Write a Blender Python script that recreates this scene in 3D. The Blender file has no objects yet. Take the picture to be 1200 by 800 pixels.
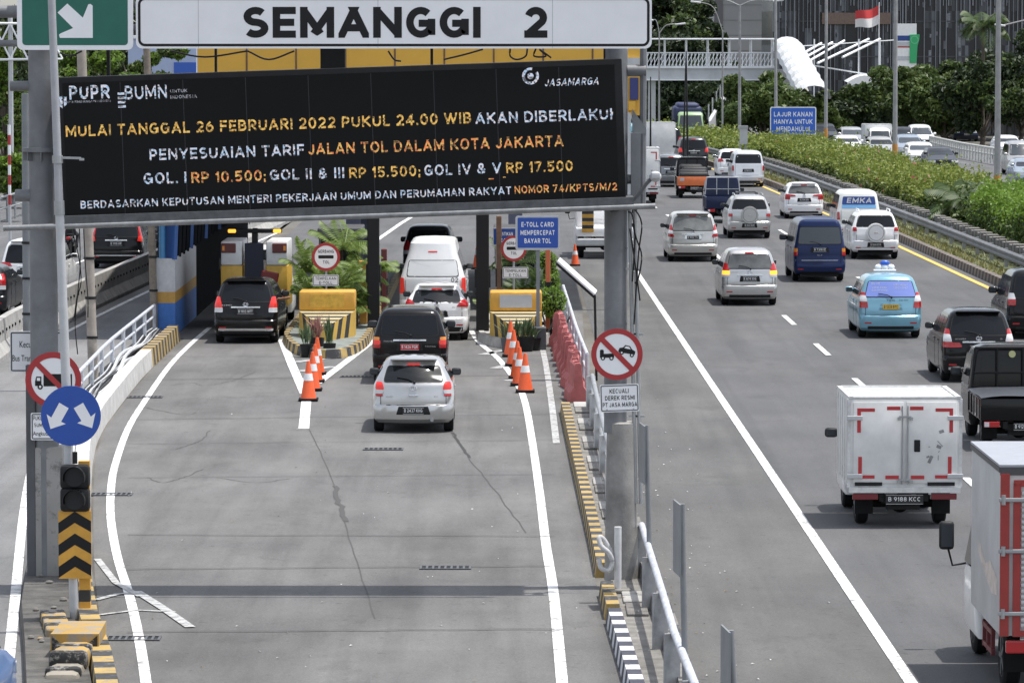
import bpy, bmesh, math, random
import numpy as np
from mathutils import Vector, Matrix, Euler

# ------------------------------------------------------------------ camera, world, sun, exposure
SC = bpy.context.scene
COL = SC.collection
FPX, HC = 5200.0, 8.2                      # focal length in photo pixels, camera height
PITCH = math.atan(365.0 / FPX)
cam_d = bpy.data.cameras.new('camera')
cam_d.sensor_width = 36.0
cam_d.lens = 36.0 * FPX / 1200.0
cam_d.clip_start, cam_d.clip_end = 0.5, 6000
cam = bpy.data.objects.new('camera', cam_d)
COL.objects.link(cam)
cam.location = (0, 0, HC)
cam.rotation_euler = (math.pi / 2 - PITCH, 0, 0)
SC.camera = cam

TO_SUN = Vector((0.28, 0.02, 1.0)).normalized()
W = bpy.data.worlds.new('World')
SC.world = W
W.use_nodes = True
wn = W.node_tree.nodes
wn.clear()
sky = wn.new('ShaderNodeTexSky')
sky.sky_type = 'NISHITA'
sky.sun_disc = False
sky.sun_elevation = math.asin(TO_SUN.z)
sky.sun_rotation = math.atan2(TO_SUN.x, TO_SUN.y)
sky.dust_density = 1.5
sky.air_density = 1.0
bg = wn.new('ShaderNodeBackground')
bg.inputs['Strength'].default_value = 0.15
hs = wn.new('ShaderNodeHueSaturation')       # hazy tropical sky, much less blue
hs.inputs['Saturation'].default_value = 0.45
wo = wn.new('ShaderNodeOutputWorld')
W.node_tree.links.new(sky.outputs[0], hs.inputs['Color'])
W.node_tree.links.new(hs.outputs[0], bg.inputs['Color'])
W.node_tree.links.new(bg.outputs[0], wo.inputs['Surface'])
sun_d = bpy.data.lights.new('sun', 'SUN')
sun_d.energy = 2.9
sun_d.angle = math.radians(0.6)
sun_d.color = (1.0, 0.965, 0.91)
sun = bpy.data.objects.new('sun', sun_d)
COL.objects.link(sun)
sun.rotation_euler = TO_SUN.to_track_quat('Z', 'Y').to_euler()
sun.location = (20, 60, 80)
SC.view_settings.view_transform = 'Standard'
SC.view_settings.look = 'None'
SC.view_settings.gamma = 1.0
SC.view_settings.exposure = 0.72

# ------------------------------------------------------------------ photo pixel -> place
CP, SP = math.cos(PITCH), math.sin(PITCH)
def ray(px, py):
    cx, cy = (px - 600) / FPX, (400 - py) / FPX
    return Vector((cx, CP + cy * SP, -SP + cy * CP))
def G(px, py, z=0.0):
    d = ray(px, py); t = (HC - z) / -d.z
    return Vector((d.x * t, d.y * t, z))
def D(px, py, Y):
    d = ray(px, py); t = Y / d.y
    return Vector((d.x * t, Y, HC + d.z * t))
def ipol(tab, d):
    xs = [t[0] for t in tab]; ys = [t[1] for t in tab]
    return float(np.interp(d, xs, ys))

# ------------------------------------------------------------------ materials
MATS = {}
def mat(name, col, rough=0.6, metal=0.0, spec=0.5, coat=0.0, emit=0.0, ecol=None, var=0.0, vscale=6.0, bump=0.0, bscale=40.0, alpha=1.0):
    if name in MATS: return MATS[name]
    m = bpy.data.materials.new(name); MATS[name] = m
    m.use_nodes = True
    nt = m.node_tree; b = nt.nodes['Principled BSDF']
    c = (*col, 1.0)
    b.inputs['Base Color'].default_value = c
    b.inputs['Roughness'].default_value = rough
    b.inputs['Metallic'].default_value = metal
    b.inputs['Specular IOR Level'].default_value = spec
    b.inputs['Coat Weight'].default_value = coat
    b.inputs['Coat Roughness'].default_value = 0.06
    if emit:
        b.inputs['Emission Color'].default_value = (*(ecol or col), 1.0)
        b.inputs['Emission Strength'].default_value = emit
    if var or bump:
        tc = nt.nodes.new('ShaderNodeTexCoord')
    if var:
        n = nt.nodes.new('ShaderNodeTexNoise')
        n.inputs['Scale'].default_value = vscale
        n.inputs['Detail'].default_value = 6
        n.inputs['Roughness'].default_value = 0.65
        nt.links.new(tc.outputs['Object'], n.inputs['Vector'])
        mr = nt.nodes.new('ShaderNodeMapRange')
        mr.inputs['From Min'].default_value = 0.3; mr.inputs['From Max'].default_value = 0.7
        mr.inputs['To Min'].default_value = 1 - var; mr.inputs['To Max'].default_value = 1 + var * 0.7
        nt.links.new(n.outputs['Fac'], mr.inputs['Value'])
        mx = nt.nodes.new('ShaderNodeMix'); mx.data_type = 'RGBA'; mx.blend_type = 'MULTIPLY'
        mx.inputs['Factor'].default_value = 1.0
        mx.inputs[6].default_value = c
        nt.links.new(mr.outputs['Result'], mx.inputs[7])
        nt.links.new(mx.outputs[2], b.inputs['Base Color'])
    if bump:
        n2 = nt.nodes.new('ShaderNodeTexNoise'); n2.inputs['Scale'].default_value = bscale
        n2.inputs['Detail'].default_value = 4
        nt.links.new(tc.outputs['Object'], n2.inputs['Vector'])
        bp = nt.nodes.new('ShaderNodeBump'); bp.inputs['Strength'].default_value = bump
        bp.inputs['Distance'].default_value = 0.02
        nt.links.new(n2.outputs['Fac'], bp.inputs['Height'])
        nt.links.new(bp.outputs['Normal'], b.inputs['Normal'])
    return m

def road_mat(name, col, tracks=(), grain=0.17, patch=0.22, tint=None):
    """weathered paving: blotches, fine aggregate, long tyre-polished bands, oil drips"""
    m = bpy.data.materials.new(name); MATS[name] = m
    m.use_nodes = True
    nt = m.node_tree; L = nt.links; N = nt.nodes
    b = N['Principled BSDF']; b.inputs['Roughness'].default_value = 0.85
    b.inputs['Specular IOR Level'].default_value = 0.25
    tc = N.new('ShaderNodeTexCoord')
    def noise(scale, vec_scale=(1, 1, 1), detail=5, rough=0.6):
        mp = N.new('ShaderNodeMapping'); mp.inputs['Scale'].default_value = vec_scale
        L.new(tc.outputs['Object'], mp.inputs['Vector'])
        n = N.new('ShaderNodeTexNoise'); n.inputs['Scale'].default_value = scale
        n.inputs['Detail'].default_value = detail; n.inputs['Roughness'].default_value = rough
        L.new(mp.outputs[0], n.inputs['Vector'])
        return n.outputs['Fac']
    def rng(v, a, b_, lo, hi):
        r = N.new('ShaderNodeMapRange'); r.inputs['From Min'].default_value = a; r.inputs['From Max'].default_value = b_
        r.inputs['To Min'].default_value = lo; r.inputs['To Max'].default_value = hi
        L.new(v, r.inputs['Value']); return r.outputs['Result']
    def mul(a, b_):
        k = N.new('ShaderNodeMath'); k.operation = 'MULTIPLY'; L.new(a, k.inputs[0]); L.new(b_, k.inputs[1]); return k.outputs[0]
    f = rng(noise(0.35, (1, .35, 1)), .3, .7, 1 - patch, 1 + patch * .8)
    f = mul(f, rng(noise(1.3, (1, 0.10, 1)), .32, .68, 1 - patch * .6, 1 + patch * .5))
    f = mul(f, rng(noise(0.9, (1.6, 0.03, 1), 3), .52, .70, 1.0, 0.84))
    f = mul(f, rng(noise(26, (1, 1, 1), 3, .8), .25, .75, 1 - grain, 1 + grain))
    f = mul(f, rng(noise(5.5, (1, 1, 1), 2, .5), .66, .74, 1.0, 0.70))
    f = mul(f, rng(noise(.6, (1, .55, 1), 8, .7), .58, .63, 1.0, 0.88))
    f = mul(f, rng(noise(60, (1, 1, 1), 2, .9), .3, .7, 1 - grain * 1.6, 1 + grain * 1.6))
    f = mul(f, rng(noise(9, (1, 1, 1), 3, .6), .735, .76, 1.0, 1.7))
    mx = N.new('ShaderNodeMix'); mx.data_type = 'RGBA'; mx.blend_type = 'MULTIPLY'
    mx.inputs['Factor'].default_value = 1.0
    cm = N.new('ShaderNodeMix'); cm.data_type = 'RGBA'
    cm.inputs[6].default_value = (*col, 1); cm.inputs[7].default_value = (*(tint or col), 1)
    L.new(rng(noise(0.18), .4, .6, 0, 1), cm.inputs['Factor'])
    L.new(cm.outputs[2], mx.inputs[6]); L.new(f, mx.inputs[7])
    L.new(mx.outputs[2], b.inputs['Base Color'])
    bp = N.new('ShaderNodeBump'); bp.inputs['Strength'].default_value = .35; bp.inputs['Distance'].default_value = .01
    L.new(noise(30, (1, 1, 1), 3, .8), bp.inputs['Height']); L.new(bp.outputs['Normal'], b.inputs['Normal'])
    return m

def worn_paint(name, col, under, wear=0.5, scale=3.0):
    """paint worn through to the paving in places"""
    m = bpy.data.materials.new(name); MATS[name] = m
    m.use_nodes = True
    nt = m.node_tree; L = nt.links; N = nt.nodes
    b = N['Principled BSDF']; b.inputs['Roughness'].default_value = 0.75; b.inputs['Specular IOR Level'].default_value = .3
    tc = N.new('ShaderNodeTexCoord')
    n = N.new('ShaderNodeTexNoise'); n.inputs['Scale'].default_value = scale; n.inputs['Detail'].default_value = 10; n.inputs['Roughness'].default_value = .8
    L.new(tc.outputs['Object'], n.inputs['Vector'])
    r = N.new('ShaderNodeMapRange'); r.inputs['From Min'].default_value = wear; r.inputs['From Max'].default_value = wear + .10
    L.new(n.outputs['Fac'], r.inputs['Value'])
    n2 = N.new('ShaderNodeTexNoise'); n2.inputs['Scale'].default_value = 1.2; n2.inputs['Detail'].default_value = 6
    L.new(tc.outputs['Object'], n2.inputs['Vector'])
    r2 = N.new('ShaderNodeMapRange'); r2.inputs['From Min'].default_value = .3; r2.inputs['From Max'].default_value = .7
    r2.inputs['To Min'].default_value = .8; r2.inputs['To Max'].default_value = 1.05
    L.new(n2.outputs['Fac'], r2.inputs['Value'])
    mx = N.new('ShaderNodeMix'); mx.data_type = 'RGBA'
    mx.inputs[6].default_value = (*col, 1); mx.inputs[7].default_value = (*under, 1)
    L.new(r.outputs['Result'], mx.inputs['Factor'])
    m2 = N.new('ShaderNodeMix'); m2.data_type = 'RGBA'; m2.blend_type = 'MULTIPLY'; m2.inputs['Factor'].default_value = 1
    L.new(mx.outputs[2], m2.inputs[6]); L.new(r2.outputs['Result'], m2.inputs[7])
    L.new(m2.outputs[2], b.inputs['Base Color'])
    return m

def leaf_mat(name, c1, c2, trans=0.25):
    m = bpy.data.materials.new(name); MATS[name] = m
    m.use_nodes = True
    nt = m.node_tree; L = nt.links; N = nt.nodes
    b = N['Principled BSDF']; b.inputs['Roughness'].default_value = .5; b.inputs['Specular IOR Level'].default_value = .35
    g = N.new('ShaderNodeNewGeometry')
    mx = N.new('ShaderNodeMix'); mx.data_type = 'RGBA'
    mx.inputs[6].default_value = (*c1, 1); mx.inputs[7].default_value = (*c2, 1)
    L.new(g.outputs['Random Per Island'], mx.inputs['Factor'])
    L.new(mx.outputs[2], b.inputs['Base Color'])
    t = N.new('ShaderNodeBsdfTranslucent'); L.new(mx.outputs[2], t.inputs['Color'])
    ms = N.new('ShaderNodeMixShader'); ms.inputs[0].default_value = trans
    L.new(b.outputs[0], ms.inputs[1]); L.new(t.outputs[0], ms.inputs[2])
    L.new(ms.outputs[0], N['Material Output'].inputs['Surface'])
    return m

def paint(name, col, metal=0.0, rough=0.28):
    dk = max(col) < .12
    m = mat('paint_' + name, col, rough, metal, .22 if dk else .5, .12 if dk else .55, var=.07, vscale=2.5)
    return m

WHITE = mat('white_paint', (.78, .78, .77), .5, var=.08)
SIGNW = mat('sign_white', (.82, .82, .83), .45, var=.05, vscale=1.5)
BLACK = mat('black_paint', (.008, .008, .009), .5, spec=.3)
RUBBER = mat('rubber', (.011, .011, .012), .85, spec=.2, var=.2)
DARKP = mat('dark_plastic', (.012, .012, .013), .55, spec=.3, var=.15)
GLASS = mat('dark_glass', (.008, .010, .012), .06, spec=.30)
GLASSG = mat('grey_glass', (.04, .048, .056), .08, spec=.6)
CHROME = mat('chrome', (.72, .73, .75), .18, metal=1.0)
ALLOY = mat('alloy', (.45, .46, .48), .35, metal=.8)
REDLAMP = mat('red_lamp', (.42, .015, .018), .2, coat=.5)
REDLIT = mat('lit_red_lamp', (.52, .025, .02), .2, emit=.14, ecol=(1, .06, .04))
CLEARLAMP = mat('clear_lamp', (.62, .62, .63), .15, coat=.6)
AMBER = mat('amber_lamp', (.75, .25, .03), .25, coat=.4)
AMBERLIT = mat('lit_amber_lamp', (.9, .4, .03), .3, emit=.9, ecol=(1, .45, .05))
STEEL = mat('galvanised_steel', (.36, .37, .38), .45, metal=.55, var=.2, vscale=3)
GREYP = mat('grey_paint', (.20, .21, .22), .55, var=.18, vscale=2)
DGREYP = mat('dark_grey_paint', (.085, .088, .094), .55, var=.2, vscale=2)
LGREYP = mat('light_grey_paint', (.47, .48, .49), .5, var=.12, vscale=3)
CONC = mat('concrete', (.36, .35, .33), .9, var=.28, vscale=2.2, bump=.3)
CONCD = mat('dirty_concrete', (.20, .19, .175), .9, var=.45, vscale=2.5, bump=.4)
CONCL = mat('pale_concrete', (.5, .49, .47), .9, var=.25, vscale=3)
YELLOW = mat('yellow_paint', (.60, .315, .045), .6, var=.22, vscale=3)
YBLACK = mat('black_stripe_paint', (.035, .034, .033), .7, var=.35, vscale=5)
KYEL = worn_paint('worn_kerb_yellow', (.42, .29, .10), (.24, .22, .18), .51, 5)
KBLK = worn_paint('worn_kerb_black', (.05, .05, .052), (.19, .18, .16), .53, 5)
KWHT = worn_paint('worn_kerb_white', (.62, .62, .64), (.22, .21, .20), .56, 5)
KDRK = mat('kerb_dark', (.05, .052, .07), .8, var=.3)
BLUE = mat('sign_blue', (.018, .075, .36), .4, var=.06)
DBLUE = mat('sign_deep_blue', (.015, .05, .22), .4, var=.06)
GREEN = mat('sign_green', (.012, .125, .092), .4, var=.08, vscale=2)
RED = mat('sign_red', (.38, .028, .03), .45, var=.08)
ORANGE = mat('cone_orange', (.78, .115, .03), .55, var=.1)
REDPL = mat('barrier_red', (.40, .105, .10), .6, var=.25, vscale=4)
BROWN = mat('rusty_brown', (.16, .09, .055), .8, var=.3)
SOIL = mat('soil', (.10, .08, .055), .95, var=.3)
BARK = mat('bark', (.11, .09, .07), .9, var=.3, vscale=8, bump=.4)

# ------------------------------------------------------------------ mesh builder
class MB:
    def __init__(s): s.v = []; s.f = []; s.m = []; s.cuts = []
    def add(s, vs, fs, mi=0):
        o = len(s.v); s.cuts.append((o, len(s.f))); s.v += [tuple(v) for v in vs]
        for f in fs: s.f.append(tuple(i + o for i in f)); s.m.append(mi)
        return s
    def box(s, c, d, mi=0, rot=None, bev=0.0):
        hx, hy, hz = d[0] / 2, d[1] / 2, d[2] / 2
        if bev <= 0:
            vs = [Vector((x, y, z)) for z in (-hz, hz) for y in (-hy, hy) for x in (-hx, hx)]
            fs = [(0, 2, 3, 1), (4, 5, 7, 6), (0, 1, 5, 4), (2, 6, 7, 3), (0, 4, 6, 2), (1, 3, 7, 5)]
        else:
            bm = bmesh.new(); bmesh.ops.create_cube(bm, size=1.0)
            for v in bm.verts: v.co = Vector((v.co.x * d[0], v.co.y * d[1], v.co.z * d[2]))
            bmesh.ops.bevel(bm, geom=bm.edges[:], offset=min(bev, hx * .9, hy * .9, hz * .9), segments=2, profile=.5, affect='EDGES')
            bm.verts.index_update(); vs = [v.co.copy() for v in bm.verts]; fs = [tuple(v.index for v in f.verts) for f in bm.faces]; bm.free()
        if rot is not None:
            R = Euler(rot).to_matrix(); vs = [R @ v for v in vs]
        c = Vector(c)
        return s.add([v + c for v in vs], fs, mi)
    def prism(s, poly, z0, z1, mi=0, mis=None):
        n = len(poly)
        vs = [(p[0], p[1], z0) for p in poly] + [(p[0], p[1], z1) for p in poly]
        fs = [tuple(range(n - 1, -1, -1)), tuple(range(n, 2 * n))] + [(i, (i + 1) % n, n + (i + 1) % n, n + i) for i in range(n)]
        return s.add(vs, fs, mi)
    def plate(s, poly, y0, y1, mi=0):
        """poly in (x, z), thickness from y0 (front) to y1"""
        n = len(poly)
        vs = [(p[0], y0, p[1]) for p in poly] + [(p[0], y1, p[1]) for p in poly]
        fs = [tuple(range(n)), tuple(range(2 * n - 1, n - 1, -1))] + [((i + 1) % n, i, n + i, n + (i + 1) % n) for i in range(n)]
        return s.add(vs, fs, mi)
    def cyl(s, p0, p1, r, n=12, r2=None, mi=0, cap=True):
        p0, p1 = Vector(p0), Vector(p1); ax = (p1 - p0)
        if ax.length < 1e-6: return s
        q = ax.to_track_quat('Z', 'Y'); r2 = r if r2 is None else r2
        vs = []
        for p, rr in ((p0, r), (p1, r2)):
            for i in range(n):
                a = 2 * math.pi * i / n
                vs.append(p + q @ Vector((math.cos(a) * rr, math.sin(a) * rr, 0)))
        fs = [(i, (i + 1) % n, n + (i + 1) % n, n + i) for i in range(n)]
        if cap: fs += [tuple(range(n - 1, -1, -1)), tuple(range(n, 2 * n))]
        return s.add(vs, fs, mi)
    def tube(s, pts, r, n=8, mi=0, r2=None):
        pts = [Vector(p) for p in pts]; N = len(pts); vs = []
        for k, p in enumerate(pts):
            t = (pts[min(k + 1, N - 1)] - pts[max(k - 1, 0)])
            q = t.to_track_quat('Z', 'Y'); rr = r if r2 is None else r + (r2 - r) * k / (N - 1)
            for i in range(n):
                a = 2 * math.pi * i / n
                vs.append(p + q @ Vector((math.cos(a) * rr, math.sin(a) * rr, 0)))
        fs = [(k * n + i, k * n + (i + 1) % n, (k + 1) * n + (i + 1) % n, (k + 1) * n + i) for k in range(N - 1) for i in range(n)]
        fs += [tuple(range(n - 1, -1, -1)), tuple(range((N - 1) * n, N * n))]
        return s.add(vs, fs, mi)
    def lathe(s, prof, n=20, axis='z', c=(0, 0, 0), mi=0):
        """prof: (r, h) bottom to top; axis z or x"""
        vs = []; c = Vector(c)
        for r, h in prof:
            for i in range(n):
                a = 2 * math.pi * i / n
                p = Vector((math.cos(a) * r, math.sin(a) * r, h))
                if axis == 'x': p = Vector((p.z, p.x, p.y))
                if axis == 'y': p = Vector((p.y, p.z, p.x))
                vs.append(p + c)
        K = len(prof)
        fs = [(k * n + i, k * n + (i + 1) % n, (k + 1) * n + (i + 1) % n, (k + 1) * n + i) for k in range(K - 1) for i in range(n)]
        fs += [tuple(range(n - 1, -1, -1)), tuple(range((K - 1) * n, K * n))]
        return s.add(vs, fs, mi)
    def ball(s, c, r, mi=0, n=12, k=8):
        r = Vector(r) if hasattr(r, '__len__') else Vector((r, r, r)); c = Vector(c); vs = [c + Vector((0, 0, -r.z))]
        for j in range(1, k):
            t = -math.pi / 2 + math.pi * j / k
            for i in range(n):
                a = 2 * math.pi * i / n
                vs.append(c + Vector((math.cos(a) * math.cos(t) * r.x, math.sin(a) * math.cos(t) * r.y, math.sin(t) * r.z)))
        vs.append(c + Vector((0, 0, r.z))); T = len(vs) - 1
        fs = [(0, 1 + (i + 1) % n, 1 + i) for i in range(n)]
        fs += [(1 + j * n + i, 1 + j * n + (i + 1) % n, 1 + (j + 1) * n + (i + 1) % n, 1 + (j + 1) * n + i) for j in range(k - 2) for i in range(n)]
        fs += [(1 + (k - 2) * n + i, 1 + (k - 2) * n + (i + 1) % n, T) for i in range(n)]
        return s.add(vs, fs, mi)
    def build_each(s, name, mats, parent=None, smooth=None):
        """every added piece as a part of its own"""
        out = []
        for k, (v0, f0) in enumerate(s.cuts):
            v1, f1 = s.cuts[k + 1] if k + 1 < len(s.cuts) else (len(s.v), len(s.f)); q = MB()
            q.add(s.v[v0:v1], [tuple(i - v0 for i in f) for f in s.f[f0:f1]]); q.m = s.m[f0:f1]; out.append(q.build(name, mats, parent, smooth))
        return out
    def build(s, name, mats, parent=None, smooth=None, loc=None):
        me = bpy.data.meshes.new(name)
        me.from_pydata(s.v, [], s.f)
        mats = mats if isinstance(mats, (list, tuple)) else [mats]
        for m in mats: me.materials.append(m)
        if len(mats) > 1: me.polygons.foreach_set('material_index', s.m)
        if smooth:
            me.polygons.foreach_set('use_smooth', [True] * len(s.f))
            me.set_sharp_from_angle(angle=math.radians(smooth))
        me.update()
        o = bpy.data.objects.new(name, me); COL.objects.link(o)
        if parent is not None: o.parent = parent
        if loc is not None: o.location = loc
        return o

def tag(o, label=None, cat=None, group=None, kind=None):
    if label: o['label'] = label
    if cat: o['category'] = cat
    if group: o['group'] = group
    if kind: o['kind'] = kind
    return o
def thing(name, label, cat, loc=(0, 0, 0), rz=0.0, group=None):
    o = bpy.data.objects.new(name, None); COL.objects.link(o)
    o.empty_display_size = .3
    o.location = loc; o.rotation_euler = (0, 0, rz)
    return tag(o, label, cat, group)
def kids(o): return [c for c in bpy.data.objects if c.parent is o]
def copy_tree(o, parent=None, loc=None, rz=None, label=None, kidmap=None):
    kidmap = kidmap if kidmap is not None else {}
    c = o.copy(); COL.objects.link(c)
    if parent is not None: c.parent = parent
    if loc is not None: c.location = loc
    if rz is not None: c.rotation_euler = (c.rotation_euler[0], c.rotation_euler[1], rz)
    if label: c['label'] = label
    for ch in list(o.children): copy_tree(ch, c)
    return c

def text_mesh(s, x0, x1, zb, h, bold=0.0, ext=0.0015, clip=None, slant=0.0, y=0.0):
    """lettering standing in the xz plane, facing -y: from x0 to x1, baseline zb, capital height h"""
    cu = bpy.data.curves.new('lettering', 'FONT'); cu.body = s; cu.offset = bold; cu.extrude = 0.02
    cu.resolution_u = 3
    ob = bpy.data.objects.new('lettering', cu); COL.objects.link(ob)
    dg = bpy.context.evaluated_depsgraph_get(); dg.update()
    me = bpy.data.meshes.new_from_object(ob.evaluated_get(dg))
    bpy.data.objects.remove(ob); bpy.data.curves.remove(cu)
    n = len(me.vertices); co = np.empty(n * 3); me.vertices.foreach_get('co', co); co = co.reshape(-1, 3)
    caps = 0.729 + bold * 1.0
    a, b = co[:, 0].min(), co[:, 0].max()
    out = np.empty_like(co)
    nz = (co[:, 1] + bold * .5) / caps
    sc = (x1 - x0) / (b - a) if x1 is not None else h / caps
    out[:, 0] = x0 + (co[:, 0] - a) * sc + slant * nz * h
    out[:, 2] = zb + nz * h
    out[:, 1] = y - np.where(co[:, 2] > 0, ext, -0.0005)
    me.vertices.foreach_set('co', out.ravel()); me.update()
    if clip is not None:
        bm = bmesh.new(); bm.from_mesh(me)
        bmesh.ops.bisect_plane(bm, geom=bm.verts[:] + bm.edges[:] + bm.faces[:], plane_co=(clip, 0, 0), plane_no=(1, 0, 0), clear_outer=True)
        bm.to_mesh(me); bm.free()
    return me
def text(s, x0, x1, zb, h, m, parent, y=0.0, name='lettering', bold=0.0, clip=None, slant=0.0, rot=None, loc=None):
    me = text_mesh(s, x0, x1, zb, h, bold, clip=clip, slant=slant, y=y)
    me.materials.clear(); me.materials.append(m)
    o = bpy.data.objects.new(name, me); COL.objects.link(o); o.parent = parent
    if rot is not None: o.rotation_euler = rot
    if loc is not None: o.location = loc
    return o
def ngon(cx, cz, r, n=32, a0=0.0): return [(cx + r * math.cos(a0 + 2 * math.pi * i / n), cz + r * math.sin(a0 + 2 * math.pi * i / n)) for i in range(n)]
def rrect(x0, z0, x1, z1, r, n=4):
    P = []
    for cx, cz, a in ((x1 - r, z1 - r, 0), (x0 + r, z1 - r, 90), (x0 + r, z0 + r, 180), (x1 - r, z0 + r, 270)):
        for i in range(n + 1):
            t = math.radians(a + 90 * i / n); P.append((cx + r * math.cos(t), cz + r * math.sin(t)))
    return P
def ring(mb, cx, cz, r0, r1, y0, y1, n=40, mi=0):
    """annulus in xz, front y0"""
    vs = []; fs = []
    for i in range(n):
        a = 2 * math.pi * i / n; c, s_ = math.cos(a), math.sin(a)
        vs += [(cx + r0 * c, y0, cz + r0 * s_), (cx + r1 * c, y0, cz + r1 * s_), (cx + r1 * c, y1, cz + r1 * s_), (cx + r0 * c, y1, cz + r0 * s_)]
    for i in range(n):
        a, b = 4 * i, 4 * ((i + 1) % n)
        fs += [(a, a + 1, b + 1, b), (a + 1, a + 2, b + 2, b + 1), (a + 3, b + 3, b + 2, a + 2), (a, b, b + 3, a + 3)]
    return mb.add(vs, fs, mi)

# ---- plain block lettering drawn stroke by stroke (capitals, digits, signs)
def _arc(cx, cy, rx, ry, a0, a1, n=14): return [(cx + rx * math.cos(math.radians(a0 + (a1 - a0) * i / n)), cy + ry * math.sin(math.radians(a0 + (a1 - a0) * i / n))) for i in range(n + 1)]
def _ln(*p): return [('l', p[i], p[i + 1]) for i in range(len(p) - 1)]
def _c(*parts):
    pts = []
    for q in parts: pts += q
    return [('c', pts)]
GL = {
 'A': (1.0, _ln((0, 0), (.5, 1), (1, 0)) + _ln((.24, .27), (.76, .27))),
 'B': (.86, _ln((0, 0), (0, 1)) + _c([(0, 1), (.5, 1)], _arc(.5, .76, .42, .24, 90, -90, 8), [(0, .52)]) + _c([(0, .52), (.55, .52)], _arc(.55, .26, .45, .26, 90, -90, 8), [(0, 0)])),
 'C': (.92, _c(_arc(.52, .5, .52, .5, 48, 312, 22))), 'D': (.92, _ln((0, 0), (0, 1)) + _c([(0, 1), (.42, 1)], _arc(.42, .5, .58, .5, 90, -90, 12), [(0, 0)])),
 'E': (.76, _ln((0, 0), (0, 1)) + _ln((0, 1), (1, 1)) + _ln((0, .5), (.9, .5)) + _ln((0, 0), (1, 0))), 'F': (.74, _ln((0, 0), (0, 1)) + _ln((0, 1), (1, 1)) + _ln((0, .5), (.9, .5))),
 'G': (.96, _c(_arc(.5, .5, .5, .5, 48, 360, 24)) + _ln((1, .46), (.58, .46)) + _ln((1, .5), (1, .12))), 'H': (.9, _ln((0, 0), (0, 1)) + _ln((1, 0), (1, 1)) + _ln((0, .5), (1, .5))), 'I': (.0, _ln((.5, 0), (.5, 1))),
 'J': (.68, _c([(1, 1), (1, .32)], _arc(.5, .32, .5, .32, 0, -170, 9))), 'K': (.9, _ln((0, 0), (0, 1)) + _ln((0, .34), (1, 1)) + _ln((.32, .55), (1, 0))), 'L': (.72, _ln((0, 0), (0, 1)) + _ln((0, 0), (1, 0))),
 'M': (1.12, _ln((0, 0), (0, 1)) + _ln((1, 0), (1, 1)) + _ln((0, 1), (.5, .22), (1, 1))), 'N': (.94, _ln((0, 0), (0, 1)) + _ln((1, 0), (1, 1)) + _ln((0, 1), (1, 0))), 'O': (1.0, _c(_arc(.5, .5, .5, .5, 0, 360, 28))),
 'P': (.82, _ln((0, 0), (0, 1)) + _c([(0, 1), (.5, 1)], _arc(.5, .7, .5, .3, 90, -90, 9), [(0, .4)])), 'Q': (1.0, _c(_arc(.5, .5, .5, .5, 0, 360, 28)) + _ln((.6, .28), (1, 0))),
 'R': (.86, _ln((0, 0), (0, 1)) + _c([(0, 1), (.5, 1)], _arc(.5, .72, .5, .28, 90, -90, 9), [(0, .44)]) + _ln((.5, .44), (1, 0))),
 'S': (.84, _c(_arc(.5, .75, .46, .25, 35, 250, 12), _arc(.5, .25, .5, .25, 75, -145, 14))), 'T': (.84, _ln((.5, 0), (.5, 1)) + _ln((0, 1), (1, 1))), 'U': (.9, _c([(0, 1), (0, .38)], _arc(.5, .38, .5, .38, 180, 360, 12), [(1, 1)])),
 'V': (.98, _ln((0, 1), (.5, 0), (1, 1))), 'W': (1.4, _ln((0, 1), (.25, 0), (.5, .9), (.75, 0), (1, 1))), 'X': (.92, _ln((0, 0), (1, 1)) + _ln((0, 1), (1, 0))), 'Y': (.94, _ln((0, 1), (.5, .42), (1, 1)) + _ln((.5, .42), (.5, 0))), 'Z': (.84, _ln((0, 1), (1, 1)) + _ln((1, 1), (0, 0)) + _ln((0, 0), (1, 0))),
 '0': (.82, _c(_arc(.5, .5, .5, .5, 0, 360, 26))), '1': (.38, _ln((1, 0), (1, 1)) + _ln((0, .8), (1, 1))), '2': (.8, _c(_arc(.5, .7, .48, .3, 165, -35, 12), [(.0, .0)]) + _ln((0, 0), (1, 0))),
 '3': (.8, _c(_arc(.48, .75, .44, .25, 150, -90, 11)) + _c(_arc(.48, .25, .52, .27, 90, -150, 12))), '4': (.88, _ln((.72, 0), (.72, 1)) + _ln((.72, 1), (0, .28)) + _ln((0, .28), (1, .28))), '5': (.8, _ln((.1, 1), (.95, 1)) + _ln((.1, 1), (.06, .52)) + _c([(.06, .54)], _arc(.45, .3, .52, .3, 110, -145, 12))),
 '6': (.82, _c(_arc(.5, .31, .5, .31, 0, 360, 20)) + _c([(.03, .38), (.12, .66), (.62, 1.0)])), '7': (.8, _ln((0, 1), (1, 1)) + _ln((1, 1), (.3, 0))), '8': (.82, _c(_arc(.5, .76, .42, .24, 0, 360, 20)) + _c(_arc(.5, .27, .5, .27, 0, 360, 20))), '9': (.82, _c(_arc(.5, .69, .5, .31, 0, 360, 20)) + _c([(.97, .62), (.88, .34), (.38, .0)])),
 '.': (.0, [('l', (.5, 0), (.5, .001))]), ',': (.0, [('l', (.5, 0), (.5, .001))]), ';': (.0, [('l', (.5, -.16), (.5, .001)), ('l', (.5, .5), (.5, .501))]), '-': (.4, _ln((0, .45), (1, .45))), '/': (.55, _ln((0, 0), (1, 1))), '*': (.4, _ln((0, .6), (1, .9)) + _ln((0, .9), (1, .6))),
 '&': (1.0, _c(_arc(.42, .78, .26, .22, -60, 230, 10), [(.9, 0)]) + _c([(.55, .56)], _arc(.38, .27, .38, .27, 110, 330, 10), [(.95, .45)])),
}
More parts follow.
